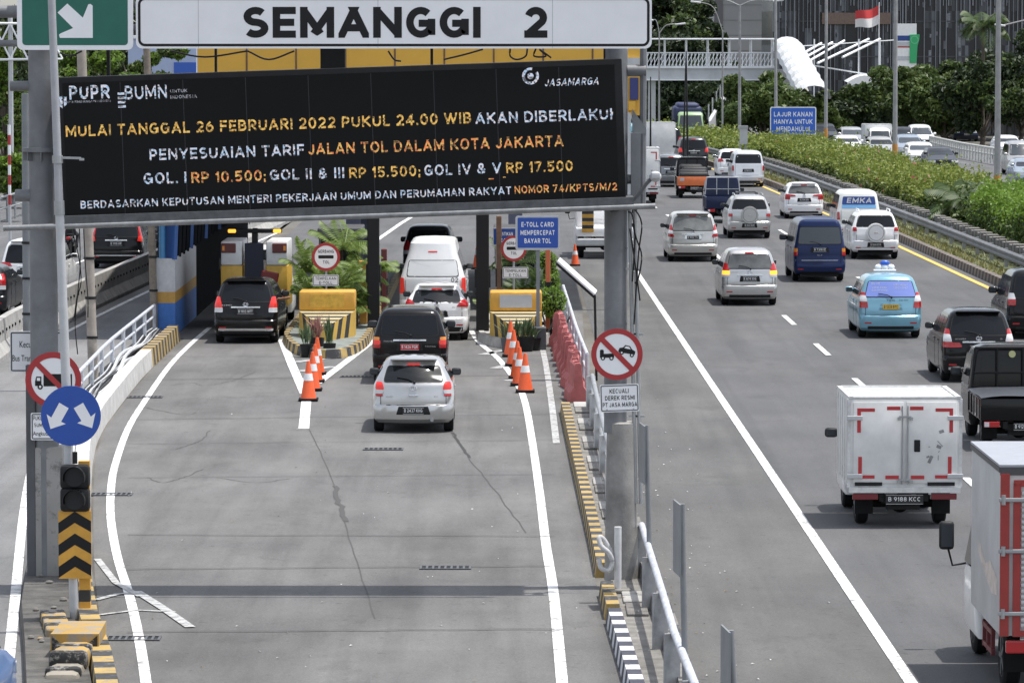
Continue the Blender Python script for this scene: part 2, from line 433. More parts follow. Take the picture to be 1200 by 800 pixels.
def _clip(poly, ax, lim, sg):
    out = []
    for i in range(len(poly)):
        a, b = poly[i - 1], poly[i]; fa, fb = sg * (a[ax] - lim), sg * (b[ax] - lim)
        if (fa >= 0) != (fb >= 0): t = fa / (fa - fb); out.append((a[0] + (b[0] - a[0]) * t, a[1] + (b[1] - a[1]) * t))
        if fb >= 0: out.append(b)
    return out
def stroke_mesh(s, x0, x1, zb, h, t, y=0.0, slant=0.0, clip=None, gapk=1.0):
    polys = []; cur = 0.0; gap = (.17 + t * .3) * gapk
    for ch in s:
        if ch == ' ': cur += .36 + t * .5; continue
        w, strokes = GL[ch]; Wd = max(w * .94, t) if w else t
        mp = lambda p: (cur + t / 2 + p[0] * (Wd - t), t / 2 + p[1] * (1 - t))
        for st in strokes:
            if st[0] == 'l':
                a, b = mp(st[1]), mp(st[2]); dx, dy = b[0] - a[0], b[1] - a[1]; L_ = math.hypot(dx, dy) or 1; dx, dy = dx / L_, dy / L_; e = t / 2 if (abs(dx) < .01 or abs(dy) < .01) else t * .8
                if ch == '5' or ch in '17': e = t / 2
                a = (a[0] - dx * e, a[1] - dy * e); b = (b[0] + dx * e, b[1] + dy * e); nx, ny = -dy * t / 2, dx * t / 2
                pl_ = [(a[0] + nx, a[1] + ny), (a[0] - nx, a[1] - ny), (b[0] - nx, b[1] - ny), (b[0] + nx, b[1] + ny)]
                for ax, lim, sg in ((1, -.2 if ch in ';,' else 0, 1), (1, 1, -1), (0, cur, 1), (0, cur + Wd, -1)): pl_ = _clip(pl_, ax, lim, sg) if pl_ else pl_
                if len(pl_) > 2: polys.append(pl_)
            else:
                P = [mp(p) for p in st[1]]; P = [p for i, p in enumerate(P) if i == 0 or math.hypot(p[0] - P[i - 1][0], p[1] - P[i - 1][1]) > 1e-4]; n = len(P); E = []; closed = math.hypot(P[0][0] - P[-1][0], P[0][1] - P[-1][1]) < 1e-3
                for i in range(n):
                    a = P[i - 1] if i else (P[-2] if closed else P[0]); b = P[i + 1] if i < n - 1 else (P[1] if closed else P[-1]); c_ = P[i]
                    d1 = (c_[0] - a[0], c_[1] - a[1]); d2 = (b[0] - c_[0], b[1] - c_[1])
                    l1 = math.hypot(*d1) or 1; l2 = math.hypot(*d2) or 1; u1 = (d1[0] / l1, d1[1] / l1) if math.hypot(*d1) > 1e-6 else None; u2 = (d2[0] / l2, d2[1] / l2) if math.hypot(*d2) > 1e-6 else None
                    u1 = u1 or u2; u2 = u2 or u1; m = (-(u1[1] + u2[1]), u1[0] + u2[0]); ml = math.hypot(*m) or 1; m = (m[0] / ml, m[1] / ml); k = min(1.6, 1 / max(.3, -m[0] * u1[1] + m[1] * u1[0])) * t / 2
                    E.append(((c_[0] + m[0] * k, c_[1] + m[1] * k), (c_[0] - m[0] * k, c_[1] - m[1] * k)))
                for i in range(n - 1): polys.append([E[i][0], E[i][1], E[i + 1][1], E[i + 1][0]])
        cur += Wd + gap
    tot = cur - gap; sc = (x1 - x0) / tot if x1 is not None else h
    mb = MB()
    for k, pl_ in enumerate(polys):
        pl_ = [(x0 + p[0] * sc + slant * p[1] * h, zb + p[1] * h) for p in pl_]
        if clip is not None: pl_ = _clip(pl_, 0, clip, -1)
        if len(pl_) > 2: mb.add([(p[0], y - .0006 - .00012 * (k % 5), p[1]) for p in pl_], [tuple(range(len(pl_)))])
    return mb
_old_text = None
def text(s, x0, x1, zb, h, m, parent, y=0.0, name='lettering', bold=0.0, clip=None, slant=0.0, rot=None, loc=None, gapk=1.0):
    if all(c == ' ' or c in GL for c in s):
        o = stroke_mesh(s, x0, x1, zb, h, .155 + bold * 1.3, y, slant, clip, gapk).build(name, m, parent)
    else:
        me = text_mesh(s, x0, x1, zb, h, 0.0, clip=clip, slant=slant, y=y)
        me.materials.clear(); me.materials.append(m); o = bpy.data.objects.new(name, me); COL.objects.link(o); o.parent = parent
    if loc is not None: o.location = loc
    return o
# ================================================================== SETTING: ground, roads, kerbs, markings
def resample(pts, step):
    pts = [Vector((p[0], p[1], 0)) for p in pts]; S = [0.0]
    for a, b in zip(pts, pts[1:]): S.append(S[-1] + (b - a).length)
    n = max(1, int(round(S[-1] / step))); t = np.linspace(0, S[-1], n + 1)
    return [Vector((float(x), float(y), 0)) for x, y in zip(np.interp(t, S, [p.x for p in pts]), np.interp(t, S, [p.y for p in pts]))]
def spline(pts, k=6):
    """Catmull-Rom through ground points"""
    P = [Vector((p[0], p[1], 0)) for p in pts]; P = [2 * P[0] - P[1]] + P + [2 * P[-1] - P[-2]]; out = []
    for i in range(1, len(P) - 2):
        for j in range(k):
            t = j / k
            out.append(.5 * ((2 * P[i]) + (P[i + 1] - P[i - 1]) * t + (2 * P[i - 1] - 5 * P[i] + 4 * P[i + 1] - P[i + 2]) * t * t + (3 * P[i] - P[i - 1] - 3 * P[i + 1] + P[i + 2]) * t ** 3))
    out.append(P[-2]); return out
def normals2(pts):
    out = []
    for i in range(len(pts)):
        t = (pts[min(i + 1, len(pts) - 1)] - pts[max(i - 1, 0)]); t.z = 0; t.normalize()
        out.append(Vector((t.y, -t.x, 0)))              # to the right of travel
    return out
RIB = [0]
def ribbon(name, pts, w, z, m, kind='structure', off=0.0):
    RIB[0] += 1; z += .00035 * (RIB[0] % 11)
    pts = [Vector((p[0], p[1], 0)) for p in pts]; nn = normals2(pts); mb = MB(); vs = []; 
    for p, n in zip(pts, nn):
        a = p + n * (off - w / 2); b = p + n * (off + w / 2); vs += [(a.x, a.y, z), (b.x, b.y, z)]
    mb.add(vs, [(2 * i, 2 * i + 1, 2 * i + 3, 2 * i + 2) for i in range(len(pts) - 1)])
    return tag(mb.build(name, m), kind=kind)
def sheet(name, lf, rt, z, m, ds):
    """road sheet between x = lf(d) and x = rt(d) at the depths ds"""
    vs = []
    for d in ds: vs += [(lf(d), d, z), (rt(d), d, z)]
    mb = MB(); mb.add(vs, [(2 * i, 2 * i + 1, 2 * i + 3, 2 * i + 2) for i in range(len(ds) - 1)])
    return tag(mb.build(name, m), kind='structure')
def kerb_run(name, pts, w, h, seg, mats, off=0.0, z=0.0, slope=.04):
    """row of kerb stones, alternating paint, right edge top slightly in"""
    P = resample(pts, seg); nn = normals2(P); mb = MB()
    for i in range(len(P) - 1):
        a, b = P[i], P[i + 1]; t = (b - a).normalized() * .006; na, nb = nn[i], nn[i + 1]
        A0 = a + t + na * (off - w / 2); A1 = a + t + na * (off + w / 2); B0 = b - t + nb * (off - w / 2); B1 = b - t + nb * (off + w / 2)
        lo = [Vector((q.x, q.y, z)) for q in (A0, A1, B1, B0)]
        hi = [Vector((q.x, q.y, z + h)) for q in (A0 + na * slope, A1 - na * slope, B1 - nb * slope, B0 + nb * slope)]
        mb.add(lo + hi, [(3, 2, 1, 0), (4, 5, 6, 7), (0, 1, 5, 4), (1, 2, 6, 5), (2, 3, 7, 6), (3, 0, 4, 7)], i % len(mats))
    return tag(mb.build(name, mats), kind='structure')

GUARD = [(60, 17.6), (100, 17.3), (130, 17.0), (145, 16.7), (170, 16.25), (191, 15.8), (231, 14.8), (250, 14.1), (275, 12.7), (300, 10.9), (330, 8.3), (380, 3), (450, -7), (600, -36), (900, -120)]
gx = lambda d: ipol(GUARD, d)
ground_mat = road_mat('ground_dust', (.15, .145, .13), patch=.3, tint=(.11, .10, .085))
ROAD_T = road_mat('toll_concrete', (.122, .120, .118), patch=.26, tint=(.148, .145, .140))
ROAD_E = road_mat('expressway_asphalt', (.098, .098, .100), patch=.15, tint=(.110, .109, .110))
ROAD_S = road_mat('shoulder_asphalt', (.122, .120, .115), patch=.17, tint=(.106, .105, .103))
ROAD_B = road_mat('busway_concrete', (.19, .19, .19), patch=.17, tint=(.16, .16, .16))
ROAD_A = road_mat('avenue_asphalt', (.12, .12, .123), patch=.2)
LINEW = worn_paint('line_white', (.72, .72, .71), (.24, .24, .24), .505, 4)
LINEW2 = worn_paint('faded_line_white', (.46, .46, .455), (.17, .17, .165), .49, 6)
LINEY = worn_paint('line_yellow', (.68, .45, .12), (.3, .27, .2), .60, 4)

mb = MB(); mb.add([(-2500, -200, 0), (2500, -200, 0), (2500, 4500, 0), (-2500, 4500, 0)], [(0, 1, 2, 3)])
tag(mb.build('ground', ground_mat), kind='structure')
DS = [20, 45, 60, 75, 90, 100, 110, 120, 130, 145, 160, 180, 200, 231, 250, 275, 300, 330, 380, 450, 600]
sheet('expressway', lambda d: (2.2 if d < 155 else -9.0 + (d > 300) * (-25)), lambda d: gx(d) - .9, .004, ROAD_E, [20, 60, 100, 154.9, 155.1] + DS[10:])
KERB_L = [(152, 870), (136, 790), (120, 745), (111, 695), (108, 640), (108, 580), (111, 533), (122, 503), (146, 470), (170, 440), (196, 415), (220, 392), (243, 372)]
KL = spline([G(*p) for p in KERB_L])                       # from near to far
klx = lambda d: float(np.interp(d, [p.y for p in KL], [p.x for p in KL]))
ISL_L = [(655, 478), (672, 560), (690, 640), (704, 710), (724, 780), (752, 880)][::-1]
IL = spline([G(*p) for p in ISL_L])
ISL_R = [(697, 460), (716, 540), (742, 620), (765, 690), (790, 760), (826, 880)][::-1]
IR = spline([G(*p) for p in ISL_R])
ilx = lambda d: float(np.interp(d, [p.y for p in IL] + [120, 155], [p.x for p in IL] + [2.0, 2.2]))
irx = lambda d: float(np.interp(d, [p.y for p in IR] + [120, 155], [p.x for p in IR] + [2.3, 2.2]))
sheet('toll_road', lambda d: klx(d) + .02 if d < 118 else -9.0, ilx, .008, ROAD_T, [30, 50, 55, 58, 62, 66, 70, 75, 80, 85, 90, 95, 100, 105, 110, 117.9, 118.1, 130, 152])
lx = lambda d: (747 + .669 * (HC * FPX / d + 35 - 320) - 600) / FPX * d     # solid white line of the expressway
sheet('road_shoulder', lambda d: irx(d) + .05, lx, .008, ROAD_S, [30, 50, 55, 60, 65, 70, 75, 80, 90, 100, 110, 120, 135, 150, 165])
BARR = [(-30, 440), (0, 414), (45, 390), (111, 358), (190, 322), (235, 302), (300, 275)]
BL = spline([G(*p) for p in BARR])
blx = lambda d: float(np.interp(d, [p.y for p in BL] + [260], [p.x for p in BL] + [-6.5]))
sheet('busway', lambda d: blx(d) + .3 if d > 110 else -14, lambda d: klx(d) - .9 if d < 117 else -9.6, .012, ROAD_B, [20, 45, 52, 58, 64, 70, 76, 82, 88, 94, 100, 109, 111, 116.9, 117.1, 130, 150, 170, 190])
sheet('avenue', lambda d: blx(d) - 17, lambda d: blx(d) - .3, .008, ROAD_A, [80, 105, 112, 120, 135, 150, 165, 185, 260, 400])
sheet('opposite_road', lambda d: gx(d) + 4.2, lambda d: gx(d) + 22, .006, ROAD_A, DS)

# ---- painted markings
Z1, Z2 = .0165, .021
ribbon('lane_marking', spline([G(*p) for p in [(178, 850), (165, 760), (152, 700), (138, 655), (130, 610), (130, 575), (135, 545), (150, 503), (170, 470), (198, 430), (222, 405), (246, 384)]]), .14, Z1, LINEW)
ribbon('lane_marking', spline([G(*p) for p in [(664, 860), (655, 760), (648, 690), (640, 640), (632, 575), (624, 520), (616, 475), (606, 450), (585, 422), (562, 402), (552, 388)]]), .15, Z1, LINEW)
sol = [Vector((lx(d), d, 0)) for d in (40, 60, 80, 110, 150, 200, 260)]
ribbon('lane_marking', sol, .17, Z1, LINEW)
ribbon('lane_marking', [Vector((gx(d) - 1.62, d, 0)) for d in (60, 100, 115, 130, 145, 160, 170, 180, 191, 210, 231, 240, 250, 262, 275, 287, 300, 315, 330)], .20, Z1, LINEY)
def lanex(k, x0, y0): return lambda d: (x0 + k * (HC * FPX / d - (y0 - 35)) - 600) / FPX * d
l1 = lanex(1.12, 953, 400); l2 = lanex(1.66, 996, 319)
for f, d0 in ((l1, 111.6), (l2, 131.4)):
    for i in range(-5, 14):
        a = d0 + i * 11.6
        if a > 260: continue
        bend = lambda d: min(0, gx(d) - 15.9) * .8 if d > 190 else 0
        ribbon('lane_dash', [Vector((f(a) + bend(a), a, 0)), Vector((f(a + 4.2) + bend(a + 4.2), a + 4.2, 0))], .15, Z1, LINEW)
# the two gores at the toll islands
ribbon('gore_marking', [G(*p) for p in [(330, 398), (343, 430), (357, 462)]], .22, Z1, LINEW)
ribbon('gore_marking', [G(*p) for p in [(441, 397), (410, 421), (372, 450)]], .20, Z1, LINEW)
for a, b in (((345, 425), (405, 418)), ((349, 436), (392, 430)), ((353, 445), (382, 441))):
    ribbon('gore_marking', [G(*a), G(*b)], .3, Z1, LINEW2)
ribbon('lane_marking', [G(*p) for p in [(359, 470), (356, 503)]], .22, Z1, LINEW)
for a, b in (((566, 416), (600, 409)), ((580, 432), (612, 425)), ((596, 447), (612, 443))):
    ribbon('gore_marking', [G(*a), G(*b)], .3, Z1, LINEW2)
ribbon('gore_marking', spline([G(*p) for p in [(636, 410), (640, 430), (646, 470), (652, 520)]]), .14, Z1, LINEW2)
ribbon('lane_marking', spline([G(*p) for p in [(8, 800), (18, 700), (28, 600), (40, 540), (62, 490)]]), .15, .0205, LINEW)
ribbon('lane_marking', [Vector((blx(d) + .75, d, 0)) for d in (112, 118, 126, 134, 142, 150, 160, 180)], .14, .0205, LINEW)
ribbon('lane_marking', [Vector((blx(d) - 3.9, d, 0)) for d in (112, 118, 126, 134, 142, 150, 160, 180)], .13, Z1, LINEW)
# faded older lines by the near island
ribbon('faded_marking', [G(*p) for p in [(114, 656), (136, 684), (165, 700)]], .11, Z2, LINEW2)
ribbon('faded_marking', [G(*p) for p in [(160, 694), (190, 713), (223, 736)]], .15, Z2, LINEW2)
ribbon('faded_marking', [G(*p) for p in [(112, 704), (138, 697), (165, 695)]], .12, Z2 + .002, LINEW2)
ribbon('faded_marking', [G(*p) for p in [(112, 722), (160, 716), (205, 718), (160, 731)]][:3], .10, Z2 + .002, LINEW2)
ribbon('lane_marking', [G(*p) for p in [(430, 290), (470, 262), (490, 250)]], .2, Z1, LINEW)

# ---- joints, cracks, drains
CRACK = mat('joint_tar', (.035, .034, .033), .9)
CRACKL = mat('joint_line', (.062, .060, .058), .9)
rnd = random.Random(5)
for y in (418, 446, 492, 521, 562, 628, 668, 740):
    a = G(150, y + rnd.uniform(-2, 2)); b = G(650, y + rnd.uniform(-8, 2)); x0 = max(a.x, klx(a.y) + .05)
    pts = [Vector((x0 + (min(b.x, ilx(a.y) - .1) - x0) * i / 14, a.y + (b.y - a.y) * i / 14 + rnd.uniform(-.04, .04), 0)) for i in range(15)]
    ribbon('expansion_joint', pts, rnd.choice((.03, .04, .05)), .0225, CRACKL)
def crack(pix, w, n=10, jit=.05, m=CRACK):
    P = spline([G(*p) for p in pix], n); P = [p + Vector((rnd.uniform(-jit, jit), rnd.uniform(-jit, jit), 0)) for p in P]
    ribbon('road_crack', P, w, .0118, m)
crack([(360, 500), (375, 530), (392, 572), (412, 640), (440, 725)], .022, 8, .015, CRACKL)
crack([(528, 505), (548, 535), (580, 575), (617, 625)], .025, 8, .02, CRACKL)
crack([(530, 507), (540, 522), (550, 537)], .06, 5, .03)
crack([(245, 505), (238, 515), (220, 522), (205, 527)], .025, 8, .03, CRACKL)
crack([(300, 436), (270, 447), (240, 452), (225, 449), (200, 452)], .02, 8, .03, CRACKL)
crack([(238, 550), (215, 560), (190, 566), (175, 560)], .02, 8, .03, CRACKL)
crack([(170, 478), (215, 486), (232, 483)], .02, 8, .03, CRACKL)
crack([(255, 560), (300, 566), (340, 561)], .02, 6, .03, CRACKL)
crack([(395, 570), (398, 590), (405, 612)], .09, 6, .05, CRACKL)
def drain(px, py, w):
    p = G(px, py); r = thing('drain_grate', None, 'drain', (p.x, p.y, .012))
    mb = MB(); mb.box((0, 0, .002), (w, .34, .004)); mb.build('pit', BLACK, r)
    n = int(w / .085)
    mb = MB()
    for i in range(n + 1): mb.box((-w / 2 + i * w / n, 0, .008), (.035, .34, .012))
    for s in (-1, 1): mb.box((0, s * .18, .009), (w + .04, .03, .014))
    mb.build('grille', DGREYP, r); return r
for px, py, w, lb in ((449, 527, .75, 'small drain grate in the concrete behind the silver hatchback'), (522, 666, .75, 'dark drain grate in mid lane near the gantry shadow'),
                      (152, 749, .8, 'large drain grate by the white edge line, nearest the viewer'), (130, 580, .72, 'drain grate on the edge line beside the traffic signal'),
                      (170, 466, .75, 'thin drain grate beside the pale curved kerb'), (418, 442, .75, 'drain grate in the shadow left of the silver hatchback')):
    tag(drain(px, py, w), lb)

# ---- kerbs and islands
kerb_run('kerb', [Vector((klx(d), d, 0)) for d in (64, 68, 72, 76, 80, 84, 88, 92, 96, 100, 104, 108)], .34, .42, 1.3, [CONCL], off=-.19)
kerb_run('striped_kerb', [Vector((klx(d), d, 0)) for d in (108, 112, 117)], .34, .42, .45, [KYEL, KBLK], off=-.19)
kerb_run('striped_kerb', [Vector((klx(d), d, 0)) for d in (52, 56, 60, 64)], .34, .34, .5, [KYEL, KBLK], off=-.19)
vs = []; DD = [46, 52, 58, 62, 66, 70, 75, 80, 85, 90, 95, 100, 105, 110, 116]
mb = MB()
lw = lambda d: float(np.interp(d, [46, 62, 70, 80, 116], [1.25, 1.1, .95, 1.0, 1.0]))
vs = []
for d in DD: vs += [(klx(d) - lw(d), d, 0), (klx(d) - lw(d) + .03, d, .2), (klx(d) - .345, d, .2)]
mb.add(vs, [(3 * i + j, 3 * i + j + 1, 3 * i + j + 4, 3 * i + j + 3) for i in range(len(DD) - 1) for j in (0, 1)])
tag(mb.build('island', mat('grimy_island', (.095, .09, .082), .95, var=.6, vscale=2.2, bump=.5)), kind='structure')
# right island: pad, striped kerb, pale far kerb stones
isl = [p for p in IL if p.y < 98]
mb = MB(); DD = [48, 52, 56, 60, 64, 68, 72, 76, 80, 84, 88, 92, 95.5]
vs = []
for d in DD: vs += [(ilx(d) + .2, d, .15), (irx(d) - .02, d, .15), (irx(d), d, 0)]
mb.add(vs, [(3 * i + j, 3 * i + j + 1, 3 * i + j + 4, 3 * i + j + 3) for i in range(len(DD) - 1) for j in (0, 1)])
tag(mb.build('island', CONCD), kind='structure')
for i, (d0, d1) in enumerate(((50, 61), (61.4, 64.0), (66.2, 95))):
    kerb_run('striped_kerb', [Vector((ilx(d), d, 0)) for d in np.linspace(d0, d1, 8)], .24, .23, .42, [KYEL, KBLK] if i else [KWHT, KDRK], off=.12, slope=.03)
kerb_run('kerb', [Vector((irx(d), d, 0)) for d in np.linspace(50, 95, 12)], .30, .36, 1.2, [worn_paint('plinth_black', (.06, .06, .06), (.30, .29, .27), .5, 4), CONCD], off=-.06)
for i in range(26):                                        # loose slabs on the pad
    d = 95 - i * 1.35; 
    if 63.5 < d < 67: continue
    x0, x1 = ilx(d) + .28, irx(d) - .22
    if i % 3 == 2: continue
    mb = MB(); mb.box(((x0 + x1) / 2, d, .165), ((x1 - x0) * .9, 1.15, .05), bev=.015)
    tag(mb.build('pavement_slab', [CONC, CONCD, CONC][i % 3]), kind='structure')
# expressway median kerb (dark brick) and verge
MEDK = mat('median_kerb_dark', (.075, .06, .055), .9, var=.3); MEDK2 = mat('median_kerb_light', (.22, .19, .165), .9, var=.3)
kerb_run('median_kerb', [Vector((gx(d) - 1.05, d, 0)) for d in (60, 100, 115, 130, 145, 160, 170, 180, 191, 210, 231, 240, 250, 262, 275, 300, 330)], .3, .28, .42, [MEDK, MEDK2])
VERGE = mat('verge_soil', (.10, .115, .05), .95, var=.5, vscale=1.5)
sheet('median_verge', lambda d: gx(d) - .9, lambda d: gx(d) + 4.3, .2, VERGE, [60, 100, 130, 145, 170, 191, 231, 250, 275, 300, 330, 380])
mb = MB()
rr = np.random.default_rng(3)
for i in range(5200):
    d = rr.uniform(118, 270); x = gx(d) - .85 + abs(rr.normal(0, .5)); h = rr.uniform(.05, .2); a = rr.uniform(0, 3.14); w = .03
    c, s_ = math.cos(a) * w, math.sin(a) * w; t = rr.normal(0, .06, 2)
    mb.add([(x - c, d - s_, .19), (x + c, d + s_, .19), (x + t[0], d + t[1], .19 + h)], [(0, 1, 2)])
tag(mb.build('grass', leaf_mat('dry_grass', (.16, .16, .05), (.30, .27, .10))), 'dry grass growing along the median verge under the guard rail', kind='stuff')

# ---- jersey barrier on the left, made of segments
P = resample([Vector((blx(d), d, 0)) for d in (100, 108, 114, 120, 128, 136, 144, 152, 162, 175, 190)], 3.0)
jb = thing('concrete_barrier', 'long grey concrete barrier with black dots between busway and avenue', 'barrier', (P[0].x, P[0].y, 0))
o0 = P[0].copy()
for a, b in zip(P, P[1:]):
    t = (b - a).normalized(); n = Vector((t.y, -t.x, 0)); mb = MB(); a_ = a - o0 + t * .015; b_ = b - o0 - t * .015
    prof = [(-.3, 0), (.3, 0), (.3, .12), (.14, .38), (.10, .92), (-.10, .92), (-.14, .38), (-.3, .12)]
    vs = [a_ + n * u + Vector((0, 0, z)) for u, z in prof] + [b_ + n * u + Vector((0, 0, z)) for u, z in prof]
    k = len(prof); mb.add(vs, [tuple(range(k)), tuple(range(2 * k - 1, k - 1, -1))] + [(i, (i + 1) % k, k + (i + 1) % k, k + i) for i in range(k)])
    seg = mb.build('segment', CONCL if rnd.random() < .0 else CONC, jb)
    md = MB()
    for q in (.15, .38, .62, .85):
        for u, z in ((.125, .62),):
            c = a_.lerp(b_, q) + n * u + Vector((0, 0, z)); md.box(c, (.05, .12, .07), rot=(0, 0, -math.atan2(t.x, t.y)))
    md.build_each('bolt_pocket', BLACK, seg)

# ---- leaves and scraps lying on the paving
mb = MB(); rl = random.Random(21)
for i in range(330):
    k = rl.random()
    if k < .55: d = rl.uniform(52, 100); x = irx(d) + abs(rl.gauss(.1, .7)); z = .020
    elif k < .8: d = rl.uniform(52, 95); x = rl.uniform(ilx(d) + .3, irx(d) - .1); z = .20
    else: d = rl.uniform(54, 100); x = rl.uniform(klx(d) + .3, ilx(d) - .2); z = .020
    s_ = rl.uniform(.012, .035); t = rl.uniform(0, 3.1); c_, n_ = math.cos(t) * s_, math.sin(t) * s_
    mb.add([(x - c_, d - n_, z), (x + n_ * .6, d - c_ * .6, z + .01), (x + c_, d + n_, z + .004), (x - n_ * .6, d + c_ * .6, z + .012)], [(0, 1, 2, 3)], i % 3)
tag(mb.build('litter', [mat('scrap_white', (.6, .6, .58), .8), mat('dry_leaf', (.22, .15, .06), .8), mat('scrap_grey', (.35, .34, .31), .8)]), 'dry leaves and pale scraps scattered over the shoulder and island', kind='stuff')
# ================================================================== GANTRY, SIGNS, TOLL PLAZA
class Board:
    """a thing that stands at depth Y; photo pixels are turned into its own metres"""
    def __init__(s, name, label, cat, px, py, Y, group=None, tilt=0.0):
        s.p = D(px, py, Y); s.s = FPX / Y * 1.0; s.cx, s.cy = px, py; s.t = math.tan(tilt)
        s.root = thing(name, label, cat, s.p, 0, group); s.root.rotation_euler = (0, -tilt, 0)
    def x(s, px): return (px - s.cx) / s.s
    def z(s, py): return -(py - s.cy) / s.s
    def pt(s, px, py): return (s.x(px), s.z(py))
    def plate(s, nm, poly, y0, y1, m, parent=None):
        mb = MB(); mb.plate([s.pt(*p) for p in poly], y0, y1); return mb.build(nm, m, parent or s.root)
    def panel(s, nm, x0, y0, x1, y1, d0, d1, m, r=0.0, parent=None):
        a, b = s.pt(x0, y1), s.pt(x1, y0); mb = MB()
        mb.plate(rrect(a[0], a[1], b[0], b[1], r) if r else [(a[0], a[1]), (b[0], a[1]), (b[0], b[1]), (a[0], b[1])], d0, d1); return mb.build(nm, m, parent or s.root)
    def border(s, nm, x0, y0, x1, y1, w, r, d, m, parent=None):
        a, b = s.pt(x0, y1), s.pt(x1, y0); w /= s.s; O = rrect(a[0], a[1], b[0], b[1], r / s.s, 5); I = rrect(a[0] + w, a[1] + w, b[0] - w, b[1] - w, max(r / s.s - w, .004), 5)
        n = len(O); mb = MB(); mb.add([(p[0], d, p[1]) for p in O] + [(p[0], d, p[1]) for p in I], [(i, (i + 1) % n, n + (i + 1) % n, n + i) for i in range(n)]); return mb.build(nm, m, parent or s.root)
    def text(s, t, x0, x1, yb, h, m, d, parent=None, **k):
        return text(t, s.x(x0), s.x(x1) if x1 is not None else None, s.z(yb), h / s.s, m, parent or s.root, y=d, **k)

# ---- gantry
YG = 65.0
gb = D(53, 690, YG)
ga = thing('sign_gantry', 'grey steel gantry with two round posts spanning the toll lanes', 'gantry', (gb.x, YG, 0))
def gp(px, py, Y=YG): return D(px, py, Y) - Vector((gb.x, YG, 0))
STEELD = mat('weathered_steel', (.19, .195, .205), .6, metal=.2, var=.3, vscale=1.6)
PEDC = worn_paint('stained_concrete', (.33, .32, .30), (.16, .155, .145), .54, 3.2)
z0 = -gb.z
a = gp(54, 690); mb = MB(); mb.cyl((a.x, 0, .2), (a.x, 0, 9.6), .205, 22); mb.cyl((a.x, 0, 6.42), (a.x, 0, 6.48), .30, 22); mb.cyl((a.x, 0, 3.2), (a.x, 0, 3.24), .215, 22); lp = mb.build('post', STEELD, ga, 40)
mb = MB()
for k in range(8):
    t = 2 * math.pi * k / 8; mb.box((a.x + .24 * math.cos(t), .24 * math.sin(t), 6.36), (.02, .1, .14), rot=(0, 0, t + 1.57))
mb.build_each('stiffener', STEELD, lp)
mb = MB(); mb.box((a.x + .06, .05, 1.1), (.44, .5, 2.0), bev=.03); mb.build('pedestal', PEDC, ga, 30)
mb = MB(); mb.box((a.x - .19, -.1, 1.7), (.13, .2, 3.2)); mb.build('channel', DGREYP, ga)
b = gp(721, 690); mb = MB(); mb.cyl((b.x, 0, 2.3), (b.x, 0, 9.6), .17, 22); mb.cyl((b.x, 0, 5.0), (b.x, 0, 5.015), .176, 22); mb.cyl((b.x, 0, 3.9), (b.x, 0, 3.92), .176, 22); mb.build('post', STEELD, ga, 40)
b2 = gp(728, 690)
mb = MB()
for z_, w_ in ((0.15, .25), (1.2, .238), (2.45, .215)): pass
mb.lathe([(.25, .12), (.232, 1.2), (.215, 2.44), (.17, 2.46)], 20, 'z', (b2.x, 0, 0)); mb.build('pedestal', mat('pale_column', (.27, .26, .245), .85, var=.45, vscale=1.6, bump=.3), ga, 40)
mb = MB()
for zz in (8.95, 8.2): mb.cyl((a.x - .3, .12, zz), (b.x + .3, .12, zz), .08, 12)
for i in range(11):
    x0 = a.x + (b.x - a.x) * i / 11; x1 = a.x + (b.x - a.x) * (i + .5) / 11; x2 = a.x + (b.x - a.x) * (i + 1) / 11
    mb.cyl((x0, .12, 8.2), (x1, .12, 8.95), .025, 6); mb.cyl((x1, .12, 8.95), (x2, .12, 8.2), .025, 6)
mb.build('truss', DGREYP, ga, 40)
mb = MB()
for px, w in ((127, .05), (253, .035), (390, .36), (506, .04), (716, .22)):
    p = gp(px, 64); mb.box((p.x, .0, 7.85), (w, .1, .9))
mb.build_each('hanger', BLACK, ga)
mb = MB(); p0, p1 = gp(4, 267.5, 64.2), gp(768, 241.5, 64.2); mb.cyl(p0, p1, .042, 12); mb.build('rail_pipe', mat('dull_pipe', (.25, .255, .26), .45, metal=.4, var=.3), ga, 40)
mb = MB(); p0, p1 = gp(68, 257.5, 64.5), gp(742, 235.5, 64.5); mid = (p0 + p1) / 2; mb.box(mid + Vector((0, .25, 0)), ((p1 - p0).length, 1.15, .13), rot=(0, -math.radians(1.9), 0)); mb.build('ledge', mat('ledge_grey', (.11, .115, .12), .6, metal=.3, var=.35), ga)
mb = MB()
for px0, px1, py, r in ((12, 40, 101, .075), (18, 40, 229, .09), (-20, 38, 14, .09), (-20, 38, 51, .05)):
    mb.cyl(gp(px0, py), gp(px1, py), r, 12)
for px0, px1, py, r in ((735, 757, 83, .085), (735, 750, 210, .07)): mb.cyl(gp(px0, py), gp(px1, py), r, 12)
mb.cyl(gp(754, 57), gp(753, 245), .05, 8)
mb.build_each('stub_pipe', STEELD, ga, 40)
mb = MB(); mb.plate([(gp(741, 128).x, gp(741, 128).z), (gp(757, 150).x, gp(757, 150).z), (gp(757, 157).x, gp(757, 157).z), (gp(741, 157).x, gp(741, 157).z)], -.05, .05); p = gp(745, 200); mb.box((p.x, .03, p.z), (.14, .3, 1.1)); mb.build('bracket', GREYP, ga)
mb = MB()
for k, (x_, y_) in enumerate(((738, 246), (744, 247))):
    q0, q1 = gp(x_, y_, 64.9), gp(x_ + 7, 590, 64.9); mb.cyl(q0, q1, .028, 8)
    for t in (.2, .42, .7): mb.box(q0.lerp(q1, t), (.16, .03, .03))
mb.build('conduit', STEEL, ga, 40)
mb = MB(); rnd = random.Random(8)
def sag(mb, pix, Y, r=.014): mb.tube(spline3([gp(*p, Y) for p in pix]), r, 5)
